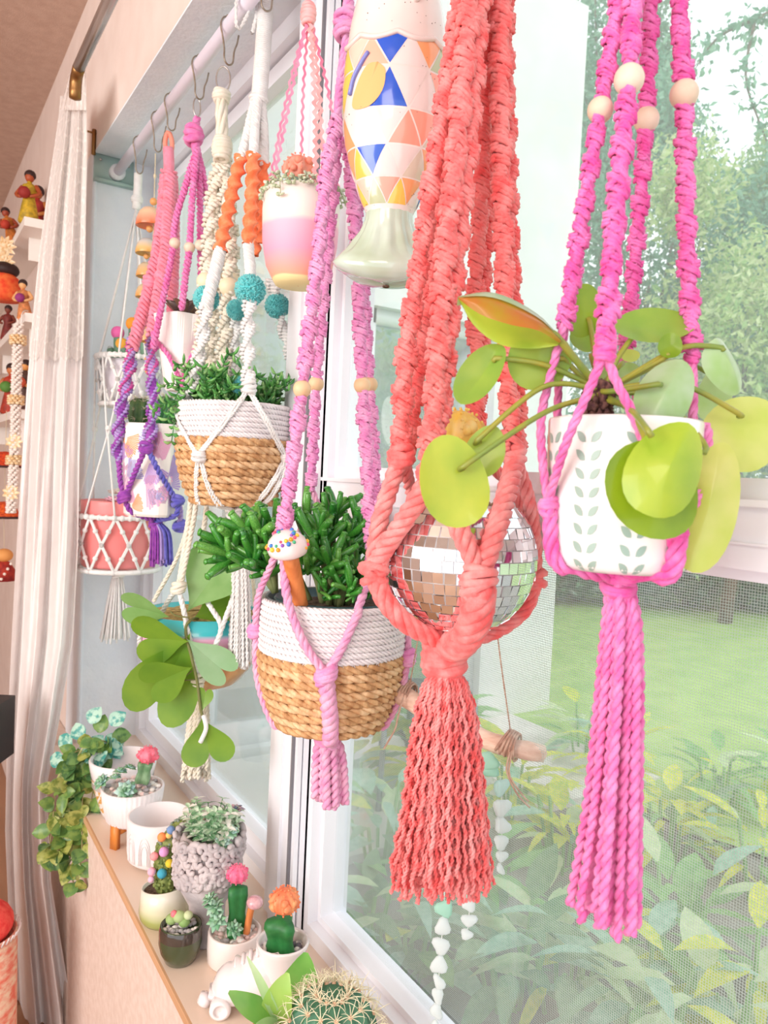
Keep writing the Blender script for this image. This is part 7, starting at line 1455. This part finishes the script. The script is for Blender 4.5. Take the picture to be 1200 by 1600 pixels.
# shelves along the wall beyond the curtain
shelf_w = mat('white_shelf', rgb(244, 238, 232), .5); XSH = .345
def shelf(px, py, lab, th_=.03, y1=4.8):
    p = atx(px, py, XSH); y0 = float(p[1]); z = float(p[2]); t = thing('wall_shelf', lab, 'shelf', (XSH, y0, z), 'white wall shelves'); b = MB(); b.box((XSH, y0, z-th_), (XW, y1, z)); b.build('board', shelf_w, t, False)
    for yy in (y0+.15, y0+1.0): b = MB(); b.box((XW-.08, yy, z-th_-.08), (XW, yy+.012, z-th_)); b.build('bracket', shelf_w, t, False)
    return y0, z
sh1 = shelf(38, 338, 'top white wall shelf with wooden figures left of the curtain'); sh2 = shelf(39, 488, 'middle white wall shelf left of the curtain'); sh3 = shelf(22, 640, 'low white wall shelf behind the shell strings')
ch = mat('dark_hair', rgb(50, 26, 24), .6)
def figure(px, py, zs, hpx, body, skin, lab, lean=0.0, prop=None, xs=.368):
    p = atx(px, py, xs); p[2] = zs; D = dep(p); hpx *= 1.25; s_ = mp(D); h = hpx*s_; t = thing('carved_figure', lab, 'figurine', p, 'carved figures on the shelves'); ax_ = unit(A(0, 0, 1)+CR*lean); x, y, z = basis(ax_); M = Mcols(x, y, z)
    b = MB(); b.lathe(p, [(.001, 0), (h*.17, 0), (h*.19, h*.03), (h*.14, h*.3), (h*.10, h*.48), (h*.15, h*.62), (h*.12, h*.70), (h*.045, h*.74), (h*.04, h*.78)], 16, M=M); b.build('body', mat('figure_'+'_'.join(map(str, body)), rgb(*body), .6, rgb(*[int(v*.75) for v in body]), 60), t)
    b = MB(); b.ball(p+ax_*h*.86, h*.095, 12, 8, sc=(.9, .9, 1.1)); sk = mat('figure_skin_'+'_'.join(map(str, skin)), rgb(*skin), .5); b.build('head', sk, t)
    b = MB(); b.ball(p+ax_*h*.90+CF*h*.02, h*.105, 12, 8, sc=(1, 1, .95)); b.build('hair', ch, t)
    for q in (-1, 1): b = MB(); b.tube(spline([p+ax_*h*.68+CR*q*h*.12, p+ax_*h*.52+CR*q*h*.22-CF*h*.05, p+ax_*h*.44+CR*q*h*.08-CF*h*.16], n=7), np.linspace(h*.05, h*.03, 7), 7); b.build('arm', sk, t)
    if prop: b = MB(); b.ball(p+ax_*h*.5-CF*h*.2, h*.11, 10, 7); b.build('bundle', mat('bundle_'+'_'.join(map(str, prop)), rgb(*prop), .7), t)
D0 = dep(atx(38, 340, .40))
figure(45, 334, sh1[1], 66, (214, 176, 40), (170, 78, 40), 'tall carved figure in a yellow robe at the end of the top shelf', 0, (150, 40, 34))
figure(58, 332, sh1[1], 72, (180, 50, 40), (190, 120, 60), 'thin red carved figure beside the curtain on the top shelf', xs=.428)
figure(24, 366, sh1[1], 52, (226, 130, 50), (160, 70, 44), 'orange carved figure kneeling further along the top shelf', -.3, (190, 60, 40))
figure(40, 486, sh2[1], 52, (236, 150, 90), (232, 176, 120), 'pale seated figure in orange at the end of the middle shelf', -.1, (150, 50, 120))
figure(12, 512, sh2[1], 44, (140, 50, 44), (130, 60, 44), 'dark red figure further along the middle shelf', 0)
figure(16, 648, sh3[1], 64, (196, 64, 40), (200, 120, 70), 'red and green figure on the low shelf behind the shell string', 0, (90, 140, 60))
figure(38, 640, sh3[1], 62, (90, 60, 50), (220, 150, 80), 'dark figure half hidden by the curtain on the low shelf', 0, (210, 90, 60))
# hanging shell flowers with red doll
sh = mat('ivory_shell', rgb(246, 226, 190), .4, rgb(226, 180, 120), 90, coat=.3)
Dd = dep(atx(10, 400, .325)); kd = Dd/1.72
t = thing('shell_flower_doll', 'hanging red ornament topped with two ivory shell flowers at the left edge', 'ornament', W(8, 470, Dd))
for i, (px, py) in enumerate(((8, 386), (6, 410))):
    for k in range(10):
        a = k*36; b = MB(); d = camdir(a, -.2); roundleaf(b, W(px, py, Dd-.02), d, -CF, .026*kd, .012*kd, 0); b.build('petal', sh, t)
b = MB(); b.ball(W(8, 422, Dd), .030*kd, 16, 10, sc=(1, 1, .6)); b.build('hair', ch, t)
b = MB(); b.lathe(W(6, 470, Dd), [(.001, 0), (.034*kd, .0), (.036*kd, .02*kd), (.030*kd, .05*kd), (.015*kd, .062*kd), (.001, .064*kd)], 20); b.build('skirt', mat('red_orange_cloth', rgb(236, 70, 36), .8, rgb(246, 120, 60), 50), t)
b = MB(); b.tube([W(8, 420, Dd), W(9, 404, Dd), W(11, 396, Dd+.03)], .0015, 5); b.build('string', tw_, t)
# shell garland on a white hook
t = thing('shell_garland', 'long garland of white shell beads hanging from a white hook beside the curtain', 'garland', W(18, 820, 1.7))
Dg = dep(atx(34, 500, .335)); kg = Dg/1.72
b = MB(); b.tube(spline([W(44, 486, Dg+.10), W(38, 486, Dg+.05), W(34, 492, Dg), (W(33, 505, Dg)), W(29, 508, Dg), W(27, 498, Dg)], n=20), .0022, 7); b.build('hook', shelf_w, t)
P = spline([W(x, y, Dg) for x, y in ((29, 508), (27, 560), (25, 620), (24, 680), (21, 740), (17, 800))], step=.0052*kg); b = MB()
for i, p in enumerate(P):
    k = 4 if (i % 26) not in (5, 6, 7, 8) else 9
    for j in range(k): a = j*2*PI/k+i; rr_ = (.0075 if k == 4 else .014)*kg; b.ball(p+CR*math.cos(a)*rr_+CF*math.sin(a)*rr_, .0052*kg, 6, 4, m=0 if k == 4 else 1, sc=(1, 1, .7))
b.build('shell_beads', [mat('white_shell', rgb(246, 234, 226), .4, coat=.2), sh], t)['kind'] = 'stuff'
for py in (690, 770):
    for k in range(9): b = MB(); roundleaf(b, W(22 if py < 700 else 17, py, Dg-.012), camdir(k*40, -.2), -CF, .020*kg, .010*kg, 0); b.build('shell_petal', sh, t)
# straw hat like red baskets, low at the left edge
for i, (px, py, rx, col, lab) in enumerate(((8, 728, 34, (232, 84, 34), 'orange red woven hat hanging above another at the left edge'), (6, 806, 34, (240, 110, 40), 'orange woven hat, lower of two at the left edge'))):
    Dw = dep(atx(px, py, .335)); c = W(px, py, Dw); t = thing('woven_hat', lab, 'hat', c); k = rx*mp(Dw); b = MB(); b.lathe(c, [(k*1.0, 0), (k*.98, .006), (k*.6, .018), (k*.5, .04), (k*.3, .052), (.001, .055)], 30); b.build('crown', mat('woven_hat%d' % i, rgb(*col), .7, rgb(190, 50, 30), 120, .8, 200), t)
    b = MB(); b.tube([c+A(0, 0, .05), A(c[0], c[1], sh3[1]-(.0 if i == 0 else .10))], .0012, 5); b.build('string', tw_, t)
    b = MB(); a = np.arange(36)*2*PI/36; b.tube(c+np.stack([np.cos(a)*k, np.sin(a)*k, 0*a-.002], 1), .005, 6, closed=True); b.build('brim', mat('dark_brim', rgb(60, 30, 30), .7), t)
Dk = dep(atx(6, 880, .335)); c = W(6, 880, Dk); t = thing('folded_doll', 'orange and maroon cloth doll hanging below the woven hats', 'doll', c)
b = MB(); b.tube([c+A(0, 0, .05), W(6, 808, Dk)], .0012, 5); b.build('string', tw_, t)
b = MB(); b.ball(c+A(0, 0, .03), .032, 14, 10, sc=(1, 1, .8)); b.build('face', mat('doll_skin', rgb(230, 160, 90), .7), t); b = MB(); b.lathe(c-A(0, 0, .045), [(.001, -.02), (.045, -.02), (.04, .02), (.02, .05), (.001, .055)], 18); b.build('dress', mat('maroon_cloth', rgb(140, 30, 30), .8, rgb(190, 60, 40), 40), t)
for k in range(4): b = MB(); b.ball(W(2+k*5, 905-k*8, Dk-.045), .0055, 8, 6); b.build('pearl', mat('white_shell', rgb(246, 234, 226)), t)
# black speaker-like box, woven basket and cushion low at the left edge
c = W(-8, 1190, 1.9); t = thing('black_box', 'black lidded box with a white label at the left edge', 'box', c-A(0, 0, .01))
b = MB(); b.box((-.10, -.06, 0), (.018, .06, .15), M=Mcols(CR*[1, 1, 0]/np.linalg.norm(CR[:2]), A(-CR[1], CR[0], 0)/np.linalg.norm(CR[:2]), A(0, 0, 1)), c=c); b.build('body', mat('matt_black', rgb(26, 22, 24), .5), t, False)
b = MB(); b.box((-.05, -.0625, .02), (.014, -.0605, .09), M=Mcols(CR*[1, 1, 0]/np.linalg.norm(CR[:2]), A(-CR[1], CR[0], 0)/np.linalg.norm(CR[:2]), A(0, 0, 1)), c=c); b.build('label_plate', mat('grey_white_label', rgb(220, 210, 204), .6), t, False)
c2 = W(-8, 1420, 1.75); zt_ = c2[2]+.0; t = thing('side_stand', 'slim side stand with a patterned cover at the left edge carrying a black box', 'stand', (c[0]-.05, c[1]+.02, 0))
b = MB(); b.box((c[0]-.12, c[1]-.06, .0), (c[0]+.0, c[1]+.10, c[2]-.012)); b.build('body', mat('pink_black_weave', rgb(232, 196, 180), .8, rgb(60, 30, 34), 60, ramp=(.52, .58)), t, False)
c3_ = A(*W(-30, 1490, 1.75)); k = .075
t = thing('woven_basket', 'round red and natural woven basket with white stitched rim on the floor at lower left', 'basket', (c3_[0], c3_[1], 0))
zt_ = c3_[2]+.05; b = MB(); b.lathe((c3_[0], c3_[1], 0), [(.001, 0), (k*.85, 0), (k*1.05, zt_*.5), (k, zt_), (k*.95, zt_), (k*.9, .02)], 40); b.build('body', mat('coral_natural_weave', rgb(230, 120, 100), .9, rgb(236, 206, 180), 42, .8, 140, stretch=(1, 1, 2)), t)
b = MB()
for i in range(40): a = i*2*PI/40; p = A(c3_[0]+math.cos(a)*k*1.02, c3_[1]+math.sin(a)*k*1.02, zt_); b.tube([p+A(0, 0, -.008), p+A(math.cos(a+.6)*.006, math.sin(a+.6)*.006, .006)], .002, 4)
b.build('stitches', wm, t)['kind'] = 'stuff'
b = MB(); b.ball((c3_[0], c3_[1], zt_+.02), k*.9, 20, 12, sc=(1, 1, .75)); b.build('red_yarn', mat('red_yarn', rgb(232, 60, 60), .9, rgb(246, 100, 90), 70), t)
